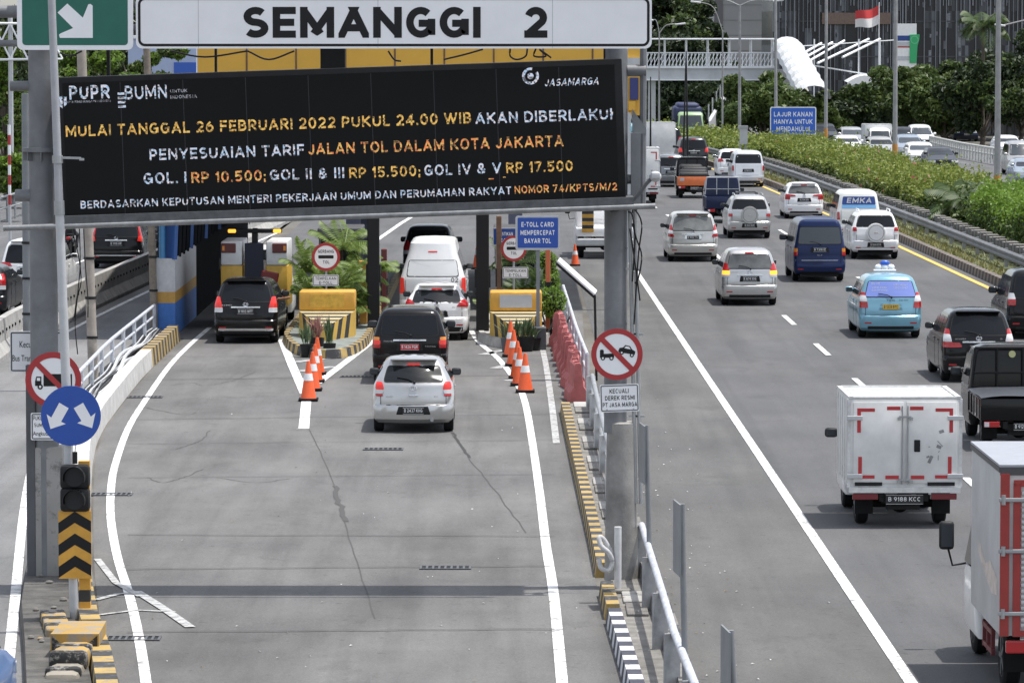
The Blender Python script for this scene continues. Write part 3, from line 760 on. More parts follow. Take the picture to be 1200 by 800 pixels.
def spline3(P, k=5):
    P = [2 * P[0] - P[1]] + P + [2 * P[-1] - P[-2]]; out = []
    for i in range(1, len(P) - 2):
        for j in range(k):
            t = j / k; out.append(.5 * ((2 * P[i]) + (P[i + 1] - P[i - 1]) * t + (2 * P[i - 1] - 5 * P[i] + 4 * P[i + 1] - P[i + 2]) * t * t + (3 * P[i] - P[i - 1] - 3 * P[i + 1] + P[i + 2]) * t ** 3))
    return out + [P[-2]]
for pix in ([(736, 248), (741, 252), (744, 275), (743, 300), (741, 330)], [(741, 262), (746, 280), (752, 300), (748, 326), (744, 332)], [(738, 268), (743, 300), (750, 352)], [(735, 246), (742, 244), (752, 262), (748, 300), (743, 380)]): sag(mb, pix, 64.8, .012)
for pix in ([(598, 56), (598, 66), (606, 70), (616, 66), (618, 57)], [(628, 57), (626, 66), (640, 66), (632, 58), (646, 68)], [(70, 62), (82, 66), (96, 60)], [(200, 60), (240, 67), (290, 60)], [(290, 60), (315, 70), (345, 60)], [(455, 60), (462, 70), (470, 72)], [(520, 70), (545, 64), (566, 58)]): sag(mb, pix, 64.9, .014)
mb.build_each('cable', BLACK, ga, 60)
mb = MB(); sag(mb, [(716, 250), (735, 240), (748, 228), (758, 215), (766, 207)], 64.4, .03); mb.build('camera_arm', DGREYP, ga, 50)
p = gp(768, 207, 64.4); mb = MB(); mb.ball(p, (.09, .14, .08)); mb.box(p + Vector((0, -.1, .02)), (.13, .2, .1), bev=.02); mb.build('camera', LGREYP, ga, 50)

# ---- message board
th = math.radians(1.92)
LB = Board('message_board', 'large black LED message board with orange and white text on the gantry', 'message board', 400.5, 167.5, 64.3, tilt=th)
s = LB.s; Wl, Hl = 660 / s, 173 / s
mb = MB(); mb.box((0, .30, 0), (Wl + .02, .58, Hl + .02), bev=.015); mb.build('cabinet', mat('cabinet_black', (.006, .006, .007), .5, spec=.25, var=.3), LB.root, 30)
def led_mat(name, c1, c2):
    m = bpy.data.materials.new(name); m.use_nodes = True; nt = m.node_tree; N = nt.nodes; L = nt.links; b = N['Principled BSDF']
    b.inputs['Base Color'].default_value = (.02, .02, .02, 1)
    tc = N.new('ShaderNodeTexCoord')
    sc = N.new('ShaderNodeVectorMath'); sc.operation = 'SCALE'; sc.inputs['Scale'].default_value = 1 / .024
    fl = N.new('ShaderNodeVectorMath'); fl.operation = 'FLOOR'
    L.new(tc.outputs['Object'], sc.inputs[0]); L.new(sc.outputs[0], fl.inputs[0])
    wn_ = N.new('ShaderNodeTexWhiteNoise'); wn_.noise_dimensions = '3D'; L.new(fl.outputs[0], wn_.inputs['Vector'])
    mx = N.new('ShaderNodeMix'); mx.data_type = 'RGBA'; mx.inputs[6].default_value = (*c1, 1); mx.inputs[7].default_value = (*c2, 1)
    L.new(wn_.outputs['Value'], mx.inputs['Factor'])
    r = N.new('ShaderNodeMapRange'); r.inputs['From Min'].default_value = .10; r.inputs['From Max'].default_value = .55; r.inputs['To Min'].default_value = .06; r.inputs['To Max'].default_value = .48
    wn2 = N.new('ShaderNodeTexWhiteNoise'); wn2.noise_dimensions = '4D'; wn2.inputs['W'].default_value = 3.3; L.new(fl.outputs[0], wn2.inputs['Vector'])
    L.new(wn2.outputs['Value'], r.inputs['Value'])
    L.new(mx.outputs[2], b.inputs['Emission Color']); L.new(r.outputs['Result'], b.inputs['Emission Strength'])
    return m
LEDO = led_mat('led_orange', (1.0, .70, .18), (.85, .42, .06)); LEDR = led_mat('led_red_orange', (1.0, .22, .06), (.85, .62, .16)); LEDW = led_mat('led_white', (.45, .70, 1.0), (.95, .85, .90)); LEDD = led_mat('led_dim', (.30, .34, .42), (.42, .40, .45))
scr = MB(); scr.plate([(-Wl / 2 + .07, -Hl / 2 + .07), (Wl / 2 - .10, -Hl / 2 + .07), (Wl / 2 - .10, Hl / 2 - .07), (-Wl / 2 + .07, Hl / 2 - .07)], -.004, .02)
sc_o = scr.build('screen', mat('screen_black', (.0045, .0045, .005), .6, spec=.2, var=.3, vscale=.8), LB.root)
mb = MB()
for i in range(1, 9): x = -Wl / 2 + Wl * i / 9; mb.box((x, -.0045, 0), (.012, .002, Hl - .16))
mb.build_each('module_seam', mat('seam_grey', (.014, .014, .016), .6), sc_o)
def lt(t, x0, x1, yb, h, m, bold=.02, **k):
    zb = -(yb - LB.cy + (x0 - LB.cx) * LB.t) / s
    return text(t, (x0 - LB.cx) / s, (x1 - LB.cx) / s, zb, h / s, m, sc_o, y=-.006, bold=bold, **k)
lt('MULAI TANGGAL 26 FEBRUARI 2022 PUKUL 24.00 WIB', 78, 553, 160.5, 13, LEDO)
lt('AKAN DIBERLAKUK', 558, 725.5, 145.5, 13, LEDW, clip=(719 - LB.cx) / s)
lt('PENYESUAIAN TARIF', 175, 356, 188, 13, LEDW); lt('JALAN TOL DALAM KOTA JAKARTA', 361, 660, 181.5, 13, LEDR)
lt('GOL. I', 167, 217, 216, 13, LEDW); lt('RP 10.500;', 223, 310, 214.5, 12.5, LEDR); lt('GOL II & III', 315, 402, 211.5, 12.5, LEDW); lt('RP 15.500;', 408, 491, 209, 12.5, LEDO)
lt('GOL IV & V', 496, 586, 206, 12.5, LEDW); lt('RP 17.500', 592, 670, 203, 12.5, LEDO)
lt('BERDASARKAN KEPUTUSAN MENTERI PEKERJAAN UMUM DAN PERUMAHAN RAKYAT', 92, 597, 244.5, 9, LEDW); lt('NOMOR 74/KPTS/M/2', 601, 721, 227, 9, LEDR)
lt('PUPR', 84, 131, 117, 16, LEDW, .035); lt('SIGAP MEMBANGUN NEGERI', 72, 132, 121.5, 2.6, LEDD, .01); lt('BUMN', 149, 198, 117, 16, LEDW, .0); lt('UNTUK', 202, 222, 109, 4, LEDD); lt('INDONESIA', 202, 233, 116, 4, LEDD)
lt('JASAMARGA', 640, 703, 101.5, 8.5, LEDW, .02, slant=.2); lt('-', 571, 577, 212.5, 6, LEDR, .04); lt('.', 588, 591, 208.5, 6, LEDR, .04)
mb = MB()
def lp_(px, py): return ((px - LB.cx) / s, -(py - LB.cy) / s)
for yy in (101.5, 106.5, 111.5, 116.5): p = lp_(145, yy); mb.box((p[0], -.007, p[1]), (9 / s, .003, 2.6 / s))
mb.build_each('logo_bar', LEDW, sc_o)
mb = MB(); p = lp_(74, 110); mb.plate([(p[0] - .06, p[1] + .08), (p[0] + .02, p[1] + .1), (p[0] + .02, p[1] - .08), (p[0] - .02, p[1] - .05)], -.007, -.004); mb.plate([(p[0] + .04, p[1] + .09), (p[0] + .08, p[1] + .09), (p[0] + .08, p[1] - .02), (p[0] + .04, p[1] - .06)], -.007, -.004); mb.build('logo_crest', LEDW, sc_o)
mb = MB(); p = lp_(624, 97)
vs = []; fs = []
for i in range(25):
    t = math.radians(75 + 315 * i / 24 - 0); 
    for rr_ in (.082, .122): vs.append((p[0] + rr_ * math.cos(t), -.007, p[1] + rr_ * math.sin(t)))
fs = [(2 * i, 2 * i + 1, 2 * i + 3, 2 * i + 2) for i in range(24)]
mb.add(vs, fs); mb.plate(ngon(p[0], p[1], .045, 20), -.007, -.004); mb.build('logo_ring', LEDW, sc_o)

# ---- white direction sign and green exit sign
SG = Board('road_sign', 'wide white road sign with black place name and number 2', 'road sign', 461.5, 26, 64.0)
SG.panel('panel', 160, -5, 763, 57, 0, .05, SIGNW, .09)
mb = MB()
for px in (180, 300, 461, 620, 745): mb.box((SG.x(px), .075, 0), (.06, .05, .72))
mb.build_each('back_rib', STEEL, SG.root)
SG.border('border', 162.5, -2.5, 760.5, 54.5, 3, 8, -.003, BLACK)
SG.text('SEMANGGI', 285, 563, 44.5, 36, BLACK, -.003, bold=.06, gapk=.55); SG.text('2', 614, 641, 44.5, 36, BLACK, -.003, bold=.065)
mb = MB()
for px in (233, 443, 647): mb.box((SG.x(px), -.001, SG.z(26)), (.008, .003, .74))
mb.build_each('panel_seam', LGREYP, SG.root)
EX = Board('exit_sign', 'green exit sign with white arrow pointing down to the lane', 'road sign', 88, 8, 64.0)
EX.panel('panel', 20, -46, 155.5, 58.5, 0, .05, SIGNW, .08)
EX.panel('field', 26, -41, 149.5, 53, -.003, .002, GREEN, .05)
EX.plate('arrow', [(67.5, 15), (79, 4.5), (97, 21), (103.5, 5.5), (106, 5), (108.5, 7), (108.5, 44.5), (70, 44.5), (69, 41), (70.5, 39.5), (85.5, 33)], -.006, -.003, SIGNW)

# ---- slim leaning pole with its signal, signs, marker and crash block
b0 = G(88, 741); b1 = D(60, -14, b0.y)
pl = thing('sign_pole', 'slim grey pole leaning past the black message board', 'pole', b0)
v = b1 - b0
mb = MB(); mb.cyl((0, 0, .2), v * .66, .068, 14, .060); mb.build('lower_tube', LGREYP, pl, 40)
mb = MB(); mb.cyl(v * .655, v, .056, 14, .052); mb.build('upper_tube', mat('pole_grey', (.36, .365, .385), .5, var=.12), pl, 40)
mb = MB(); mb.cyl(v * .65, v * .672, .07, 14); mb.cyl(v * .73, v * .742, .072, 14); mb.box(v * .736 + Vector((.16, -.02, .02)), (.32, .04, .03), rot=(0, .03, 0)); mb.box(v * .736 + Vector((.33, -.02, .0)), (.06, .07, .03)); mb.build('collar', STEEL, pl)
YP = b0.y - .12
BS = Board('direction_sign', 'round blue sign with two white arrows pointing down either side', 'traffic sign', 83, 487, YP)
mb = MB(); mb.plate(ngon(0, 0, 35.3 / BS.s, 44), 0, .02); mb.build('disc', BLUE, BS.root)
BS.plate('arrow', [(69.5, 471.5), (80.5, 478), (71.5, 494), (77, 496.5), (59, 502.5), (54.5, 485), (60, 489)], -.004, -.0005, SIGNW)
BS.plate('arrow', [(97.5, 471.5), (86.5, 478), (95.5, 493), (90.5, 495.5), (108, 501.5), (112, 483.5), (106.5, 488)], -.004, -.0005, SIGNW)
mb = MB(); mb.box((.03, .05, 0), (.06, .06, .5)); mb.build('clamp', STEEL, BS.root)
TS = Board('traffic_signal', 'black two-lens traffic signal with unlit lamps', 'traffic light', 87.5, 571, YP - .05)
for py in (558.5, 585.5):
    mb = MB(); mb.box((0, .06, TS.z(py)), (.40, .2, .325), bev=.05); h = mb.build('housing', DARKP, TS.root, 40)
    mb = MB(); mb.lathe([(.13, -.012), (.10, .004), (.05, .016), (.001, .02)][::-1], 22, 'y', (0, -.045, TS.z(py))); mb.build('lens', mat('signal_lens', (.02, .02, .022), .35, spec=.3), h, 50)
    mb = MB(); n = 16
    vs = []
    for i in range(n + 1):
        t = math.radians(-20 + 220 * i / n)
        for rr_, yy in ((.145, -.03), (.145, -.2 + .04 * math.sin(t)), (.155, -.2 + .04 * math.sin(t)), (.155, -.03)): vs.append((rr_ * math.cos(t), yy, TS.z(py) + rr_ * math.sin(t)))
    mb.add(vs, [(4 * i + j, 4 * i + (j + 1) % 4, 4 * i + 4 + (j + 1) % 4, 4 * i + 4 + j) for i in range(n) for j in range(4)]); mb.build('visor', BLACK, h, 40)
mb = MB(); mb.cyl((0, .06, .32), (0, .06, .48), .035, 8); mb.cyl((0, .06, -.34), (0, .06, -.42), .03, 8); mb.build('hanger', BLACK, TS.root)
YB = b0.y + .05
SP_ = thing('marker_post', 'square yellow and black striped post behind the signal', 'post', D(100, 735, YB) * Vector((1, 1, 0)))
mb = MB()
for i in range(13):
    mb.box((0, 0, .35 + i * .16), (.15, .15, .158), i % 2)
mb.build('post', [YELLOW, YBLACK], SP_)
CH = Board('chevron_marker', 'yellow marker board with black upward chevrons below the signal', 'marker', 87.5, 638, YP - .02)
CH.panel('board', 68.5, 598, 107, 678, 0, .02, YELLOW)
for yt in (599, 625, 651):
    q = 11 if yt > 640 else 14
    CH.plate('chevron', [(68.5, yt + 13), (87.8, yt - 0.5), (107, yt + 11), (107, yt + 11 + q), (87.8, yt - .5 + q), (68.5, yt + 13 + q)][:3] + [(107, yt + 24), (87.8, yt + 13), (68.5, yt + 26)], -.003, -.0005, BLACK)
CB = thing('crash_block', 'worn low concrete crash block painted yellow and black at the island nose', 'barrier', ((91 - 600) / 91.0, 57.0, .0))
CBY = worn_paint('crash_yellow', (.44, .27, .06), (.27, .25, .22), .46, 5); CBK = worn_paint('crash_black', (.03, .03, .03), (.33, .31, .28), .50, 4.5)
mb = MB(); mb.prism([(-.31, -.65), (.31, -.65), (.29, .6), (-.29, .6)], 0, .50); mb.build('rear_block', CBY, CB, 30)
mb = MB(); mb.plate([(-.29, .30), (-.29, .48), (-.02, .22), (.29, .48), (.29, .30), (.02, .04), (-.04, .04)][:3] + [(-.02, .06)], -.662, -.651); mb.plate([(.29, .30), (.29, .48), (-.02, .22), (-.02, .06)][::-1], -.662, -.651); mb.build('chevron', CBK, CB)
mb = MB(); mb.box((.02, -1.15, .20), (.48, 1.0, .42), bev=.10); mb.build('front_block', CBY, CB, 30)
mb = MB(); mb.box((.02, -2.1, .13), (.44, 1.0, .3), bev=.09); mb.build('toe_block', worn_paint('crash_white', (.30, .27, .22), (.20, .19, .17), .5, 5), CB, 30)
mb = MB()
for k in range(3): mb.box((.02, -2.3 + .62 * k, .20 + .11 * (k > 0)), (.455 + .03 * (k > 0), .18, .24), bev=.06)
mb.build_each('stripe', CBK, CB, 30)
fp = G(45, 765)
FB = thing('striped_block', 'low yellow and black block lying at the island edge beside the post', 'barrier', (fp.x + .1, fp.y + 1.2, .0), .15)
mb = MB()
for i in range(6): mb.box((0, i * .33 - .9, .16), (.34, .325, .30), i % 2, bev=.03)
mb.build('block', [CBY, CBK], FB)
for k in range(12):
    p = G(40 + rnd.uniform(-8, 60), rnd.uniform(690, 770)); mb = MB(); r_ = rnd.uniform(.03, .075)
    mb.ball((0, 0, 0), (r_ * rnd.uniform(.8, 1.5), r_, r_ * .6), n=7, k=4); o = mb.build('concrete_lump', [CONCD, CBY][k % 6 == 0], loc=(p.x, p.y, .22)); o.rotation_euler = (0, 0, rnd.uniform(0, 3))
    tag(o, 'loose lump of broken concrete lying on the left island', 'rubble', 'rubble on the left island')

# ---- signs on the left gantry post
RS = Board('no_truck_sign', 'round sign with red ring and slash over a black truck', 'traffic sign', 62.5, 445, 64.55)
def ban(B, r, r0):
    mb = MB(); mb.plate(ngon(0, 0, (r - .3) / B.s, 44), 0, .02); mb.build('disc', SIGNW, B.root)
    mb = MB(); ring(mb, 0, 0, r0 / B.s, r / B.s, -.006, .0, 44); mb.build('ring', RED, B.root)
    a_, w_ = -math.radians(45), 3.1 / B.s; u = Vector((math.cos(a_), math.sin(a_))); n_ = Vector((-u.y, u.x)); q = (r0 + 1) / B.s
    mb = MB(); mb.plate([tuple(u * -q + n_ * -w_), tuple(u * q + n_ * -w_), tuple(u * q + n_ * w_), tuple(u * -q + n_ * w_)], -.008, -.005); mb.build('slash', RED, B.root)
ban(RS, 33, 26)
RS.panel('truck_box', 51, 438, 84.5, 452.5, -.004, -.001, BLACK)
RS.plate('truck_cab', [(41, 452), (41, 447), (42.5, 441), (48.5, 441), (48.5, 452)], -.004, -.001, BLACK)
RS.panel('cab_window', 43.2, 442.5, 47, 446, -.0055, -.004, SIGNW)
for px in (47, 77): mb = MB(); p = RS.pt(px, 453); mb.plate(ngon(p[0], p[1], 3.2 / RS.s, 16), -.0056, -.004); mb.plate(ngon(p[0], p[1], 1.4 / RS.s, 12), -.0072, -.0056, 1); mb.build('truck_wheel', [BLACK, SIGNW], RS.root)
KS = Board('text_sign', 'white plate with black text cut off by the gantry post', 'sign', 43, 412, 65.35)
KS.panel('plate', 11.5, 388, 74, 436, 0, .015, SIGNW, .02); KS.border('border', 12.5, 389, 73, 435, 1.6, 2, -.002, DGREYP)
KS.text('Kecuali', 23, 42.5, 407, 8, BLACK, -.002); KS.text('Bus Transjakarta', 14.5, 56, 423, 7.5, BLACK, -.002)
PS = Board('text_sign', 'small white plate with black text half hidden by the blue disc', 'sign', 65, 499.5, 64.6)
PS.panel('plate', 36, 483.5, 96, 515.5, 0, .015, SIGNW, .02); PS.border('border', 37, 484.5, 95, 514.5, 1.4, 2, -.002, DGREYP)
PS.text('PUKUL 06.00', 39, 64, 492, 5, BLACK, -.002); PS.text('SUMBU 3', 40, 60, 500, 4.5, BLACK, -.002); PS.text('Angkutan', 38.5, 60, 510, 5, BLACK, -.002)

# ---- signs on the right gantry post
NT = Board('no_towing_sign', 'round sign with red ring and slash over a tow truck pulling a car', 'traffic sign', 723, 415, 64.4)
ban(NT, 30.3, 24.2)
NT.plate('tow_truck', [(703, 419), (703, 410.5), (704, 409.5), (706.5, 409.5), (707.5, 411), (707.5, 414.5), (717, 414), (719.5, 411.5), (721, 412.5), (719.5, 415), (719.5, 419)], -.004, -.001, BLACK)
for px in (706.5, 716.5): mb = MB(); p = NT.pt(px, 419.5); mb.plate(ngon(p[0], p[1], 2.6 / NT.s, 14), -.0056, -.004); mb.plate(ngon(p[0], p[1], 1.2 / NT.s, 10), -.0072, -.0056, 1); mb.build('truck_wheel', [BLACK, SIGNW], NT.root)
NT.plate('towed_car', [(724.5, 411), (726, 407.5), (730, 407), (733, 404), (738.5, 405.5), (741, 409.5), (744.5, 411.5), (744, 415.5), (725, 412.5)], -.004, -.001, BLACK)
NT.plate('car_window', [(731.5, 407.6), (733.6, 405.4), (737.5, 406.5), (739, 409.2)], -.0056, -.004, SIGNW)
for px, py in ((728.5, 413), (740.5, 416)): mb = MB(); p = NT.pt(px, py); mb.plate(ngon(p[0], p[1], 2.5 / NT.s, 14), -.0056, -.004); mb.plate(ngon(p[0], p[1], 1.1 / NT.s, 10), -.0072, -.0056, 1); mb.build('car_wheel', [BLACK, SIGNW], NT.root)
mb = MB(); mb.box((0, .07, .1), (.08, .12, .06)); mb.box((0, .07, -.1), (.08, .12, .06)); mb.build('clamp', STEEL, NT.root)
DS_ = Board('text_sign', 'small white plate with black towing notice on the post', 'sign', 726, 466, 64.4)
DS_.root.rotation_euler = (0, -.035, 0)
DS_.panel('plate', 703, 450, 749, 482.5, 0, .015, SIGNW, .02); DS_.border('border', 704, 451, 748, 481.5, 1.2, 2, -.002, DGREYP)
DS_.text('KECUALI', 714.5, 737, 460.5, 5.2, BLACK, -.002, bold=.02); DS_.text('DEREK RESMI', 709, 744, 468.5, 5.2, BLACK, -.002, bold=.02); DS_.text('PT JASA MARGA', 706, 746.5, 476.5, 5.2, BLACK, -.002, bold=.02)
DS_.text('* . . . . . . . *', 710, 743, 480.5, 1.6, BLACK, -.002)

# ---- signs seen edge on, and poles along the right island
def edge_sign(bx, by, px, ytop, p0, p1, label, lean=0.0):
    g = G(bx, by); r = thing('roadside_sign', label, 'road sign', g); top = D(px, ytop, g.y) - g
    mb = MB(); mb.cyl((0, 0, 0), top, .038, 10); mb.build('pole', GREYP, r, 40)
    zt, zb_ = (D(px, p0, g.y) - g).z, (D(px, p1, g.y) - g).z; xm = top.x * .9
    mb = MB(); mb.box((xm - .06, .0, (zt + zb_) / 2), (.02, .62, zt - zb_), rot=(0, 0, .09)); pn = mb.build('panel', GREYP, r)
    mb = MB()
    for t in (.3, .7): mb.box((xm - .01, 0, zb_ + (zt - zb_) * t), (.08, .05, .03))
    mb.build('clamp', STEEL, r)
edge_sign(763, 712, 757, 498, 497, 565, 'grey sign seen edge on just behind the right gantry post')
edge_sign(804, 850, 799, 590, 588, 672, 'grey sign seen edge on along the island guard rail')
edge_sign(870, 985, 856, 738, 736, 812, 'grey sign seen edge on standing alone on the shoulder')
wp = thing('water_pipe', 'white plastic pipe and curled fitting at the foot of the gantry post', 'pipe', G(724, 694, .15))
mb = MB(); mb.cyl((0, 0, 0), (0, 0, .95), .052, 14); mb.build('upright', mat('pvc_white', (.60, .60, .60), .5, var=.2, vscale=4), wp, 40)
mb = MB(); mb.tube(spline3([Vector(p) for p in ((-.05, .03, .45), (-.12, 0, .62), (-.2, 0, .76), (-.27, -.02, .80), (-.24, -.06, .68), (-.13, -.06, .58), (-.08, -.05, .45), (-.13, -.06, .33), (-.24, -.04, .36), (-.27, 0, .48))]), .036, 9); mb.build('elbow', mat('pvc_grey', (.48, .48, .48), .5, var=.25, vscale=6), wp, 60)
mb = MB(); mb.box((0, 0, .03), (.4, .3, .06), bev=.02); mb.build('foot', CONCD, wp)

def rail(name, label, cat, pts, h, step, r, m, plate_m=None, z0=.15, mid=True):
    P = resample(pts, step); o = P[0].copy(); root = thing(name, label, cat, (o.x, o.y, 0))
    mb = MB(); mb.tube([p - o + Vector((0, 0, h)) for p in P], r, 10)
    mb.build('rail', m, root, 60)
    if mid: mb = MB(); mb.tube([p - o + Vector((0, 0, (h + z0) * .55)) for p in P], r * .7, 8); mb.build('rail', m, root, 60)
    nn = normals2(P)
    for i, p in enumerate(P):
        q = p - o; mb = MB()
        if plate_m: t = -math.atan2(nn[i].y, nn[i].x); mb.box((q.x - .03, q.y, (h + z0) / 2 - .02), (.20, .05, h - z0 + .02), rot=(0, 0, .35)); mb.build('post', plate_m, root)
        else: mb.cyl((q.x, q.y, z0 - .05), (q.x, q.y, h + .02), r * 1.05, 8); mb.build('post', m, root, 40)
    return root
WRAIL = mat('rail_white', (.47, .49, .53), .5, var=.28, vscale=4)
rail('guard_rail', 'white pipe guard rail on grey plates along the right island', 'guard rail', spline([G(*p, .9) for p in ((838, 860), (814, 800), (794, 752), (775, 689), (752, 615))]), .9, 4.0, .05, WRAIL, mat('plate_grey', (.27, .275, .285), .6, var=.35, vscale=3), .12, False)
rail('guard_rail', 'battered grey guard rail from the gantry post to the red barriers', 'guard rail', spline([G(*p, .85) for p in ((728, 570), (716, 530), (703, 480), (694, 440))]), .85, 4.4, .05, STEEL, LGREYP, .12, True)
mb = MB()
rail('guard_rail', 'thin grey railing beside the toll island and topiary shrubs', 'guard rail', spline([G(*p, .85) for p in ((688, 415), (676, 385), (668, 360), (660, 335))]), .85, 3, .045, WRAIL, None, .0, True)
rail('pipe_railing', 'white pipe railing along the curved kerb of the bus lane', 'railing', [Vector((klx(d) - .78, d, 0)) for d in (86, 90, 94, 98, 102, 106, 110, 114, 118)], .88, 3.2, .045, WRAIL, None, .2, True)
CBL = mat('pipe_white', (.55, .56, .57), .55, var=.25, vscale=6)
for k in range(9):                                          # pipes and cables lying along the kerb
    pts = []; ph = rnd.uniform(0, 6); off = .42 + .05 * k * .9
    for i in range(34):
        d = 74 + i * 1.32; pts.append(Vector((klx(d) - off - .05 * math.sin(d * .7 + ph), d, .24 + .03 * (k % 3) + .12 * max(0, math.sin(d * .35 + ph)) * (k % 3 == 0))))
    o0 = pts[0].copy(); mb = MB(); mb.tube([p - o0 for p in pts], (.045, .03, .02)[k % 3], 6)
    o = mb.build('cable_run', [CBL, CBL, DARKP, CBL, STEEL][k % 5], None, 60, o0)
    tag(o, 'pipe or cable lying along the pale kerb under the railing', 'cable', 'pipes and cables along the kerb')
def post(name, label, cat, bx, by, top, r, m, z0=.2, lean=(0, 0), extra=None):
    g = G(bx, by, z0); g.z = z0; root = thing(name, label, cat, g); mb = MB(); mb.cyl((0, 0, -z0), (lean[0], lean[1], top), r, 14, r * .92); mb.build('shaft', m, root, 40)
    mb = MB()
    for zz in (1.0, 1.9, 2.8): mb.cyl((lean[0] * zz / top, 0, zz), (lean[0] * zz / top, 0, zz + .06), r * 1.15, 14)
    mb.build('band', DARKP, root, 40); return root
RUSTP = mat('rusty_pole', (.33, .29, .25), .7, var=.35, vscale=2)
post('utility_pole', 'rusty pale pole banded in black beside the bus lane railing', 'pole', 110, 448, 11.5, .115, RUSTP, .2, (-.35, 0))
post('utility_pole', 'rusty pole at the corner of the bus station wall', 'pole', 181, 385, 11.5, .10, mat('brown_pole', (.20, .165, .13), .7, var=.35), .2, (-.25, 0))
post('utility_pole', 'grey pole seen between the gantry post and the picture edge', 'pole', 33, 415, 6.6, .13, GREYP, 0)
p0 = D(92, 268, 90); cw = thing('hanging_cable', 'black cable hanging from the message board past the rusty pole', 'cable', p0)
mb = MB()
for pix in ([(93, 268), (94, 310), (91, 345), (88, 380), (91, 415)], [(98, 268), (100, 310), (103, 350), (103, 372)], [(84, 268), (92, 300), (95, 330), (90, 350), (87, 372)]): mb.tube(spline3([D(*p, 90) - p0 for p in pix]), .012, 5)
mb.build_each('cable', BLACK, cw, 60)

# ---- flashing panel on its black pole
g = G(699, 446); FL = thing('lamp_arm', 'long slanting white panel lamp on a thin black pole', 'lamp', (g.x, g.y, 0))
e0 = D(652, 306, g.y) - Vector((g.x, g.y, 0)); e1 = D(697, 346, g.y) - Vector((g.x, g.y, 0))
mb = MB(); mb.cyl((0, 0, 0), e1, .03, 8); mb.build('pole', BLACK, FL, 40)
ax = (e1 - e0); an = math.atan2(-ax.z, ax.x)
mb = MB(); mb.box((e0 + e1) / 2 + Vector((0, .06, -.03)), (ax.length, .42, .09), rot=(0, an, 0), bev=.02); mb.build('housing', DARKP, FL)
mb = MB(); mb.box((e0 + e1) / 2 + Vector((.035, .0, .045)), (ax.length * .97, .34, .05), rot=(.25, an, 0), bev=.01); mb.build('top_panel', WHITE, FL)

# ================================================================== TOLL PLAZA
def island(name, pix, back, h, mside, mtop, seg=.42):
    F = [G(*p) for p in pix]; L_ = F[0]; R_ = F[-1]
    poly = [(p.x, p.y) for p in F] + [(R_.x, back), (L_.x, back)]
    mb = MB(); mb.prism([(p[0], p[1]) for p in poly], 0, h - .02); o = mb.build(name, mtop); tag(o, kind='structure')
    path = [Vector((L_.x, back, 0))] + spline(F, 4) + [Vector((R_.x, back, 0))]
    kerb_run('striped_kerb' if len(mside) > 1 else 'kerb', path, .22, h, seg, mside, off=-.02)
    return poly
ITOP = mat('island_top', (.20, .22, .20), .9, var=.4, vscale=2)
island('toll_island', [(335, 400), (341, 410), (358, 418), (384, 421), (407, 418), (426, 407), (437, 391)], 150, .24, [KYEL, KBLK], ITOP)
island('toll_island', [(562, 392), (566, 402), (590, 408), (618, 408), (640, 402), (652, 390)], 150, .26, [CONC], CONC)
def cushion(cx, yb, w, label, white=False):
    """yellow block with a striped wedge nose pointing to the oncoming cars"""
    r = thing('crash_cushion', label, 'barrier', (cx, yb, .22)); h = w / 2
    mb = MB(); mb.box((0, .55, .92), (w, 1.1, .50), bev=.05); bx = mb.build('block', YELLOW, r, 30)
    mb = MB(); mb.box((0, -.006, .93), (w * .62, .012, .34)); mb.build('panel', LGREYP if white else mat('yellow_panel', (.62, .37, .05), .55, var=.3), bx)
    mb = MB()
    T0, T1 = .66, .38; tip = -1.75
    def face(sgn):
        A = Vector((sgn * h, 0, 0)); B_ = Vector((sgn * .07, tip, 0)); A1 = Vector((sgn * h, 0, T0)); B1 = Vector((sgn * .07, tip, T1)); n = 7
        for i in range(n):
            # slanting stripes
            def P(u, v): u = min(max(u, 0), 1); return A.lerp(B_, u).lerp(A1.lerp(B1, u), v)
            u0, u1 = i / n, (i + 1) / n; sl = .0
            mb.add([P(u0 + .10, 0) if i else P(0, 0), P(u1 + .10, 0), P(u1, 1), P(u0, 1)], [(0, 1, 2, 3) if sgn < 0 else (3, 2, 1, 0)], i % 2)
    face(-1); face(1)
    n = 9
    for i in range(n):
        u0, u1 = i / n, (i + 1) / n
        q = lambda u: (h + (.07 - h) * u, tip * u, T0 + (T1 - T0) * u)
        a_, b_ = q(u0), q(u1); mb.add([(-a_[0], a_[1], a_[2]), (a_[0], a_[1], a_[2]), (b_[0], b_[1], b_[2]), (-b_[0], b_[1], b_[2])], [(3, 2, 1, 0)], 1 if i % 2 else 2)
    mb.add([(-.07, tip, 0), (.07, tip, 0), (.07, tip, T1), (-.07, tip, T1)], [(0, 1, 2, 3)], 0)
    mb.box((0, .55, .33), (w - .02, 1.1, .655), 0)
    mb.build('nose', [worn_paint('nose_yellow', (.58, .38, .09), (.35, .3, .2), .6, 4), YBLACK, worn_paint('nose_tan', (.48, .40, .22), (.3, .27, .2), .6, 4)], r)
    return r
cushion(-4.83, 115.6, 1.46, 'yellow crash cushion with striped nose on the island by the black minivan')
cushion(.10, 115.4, 1.36, 'yellow crash cushion with pale panel and striped nose below the blue card sign', True)
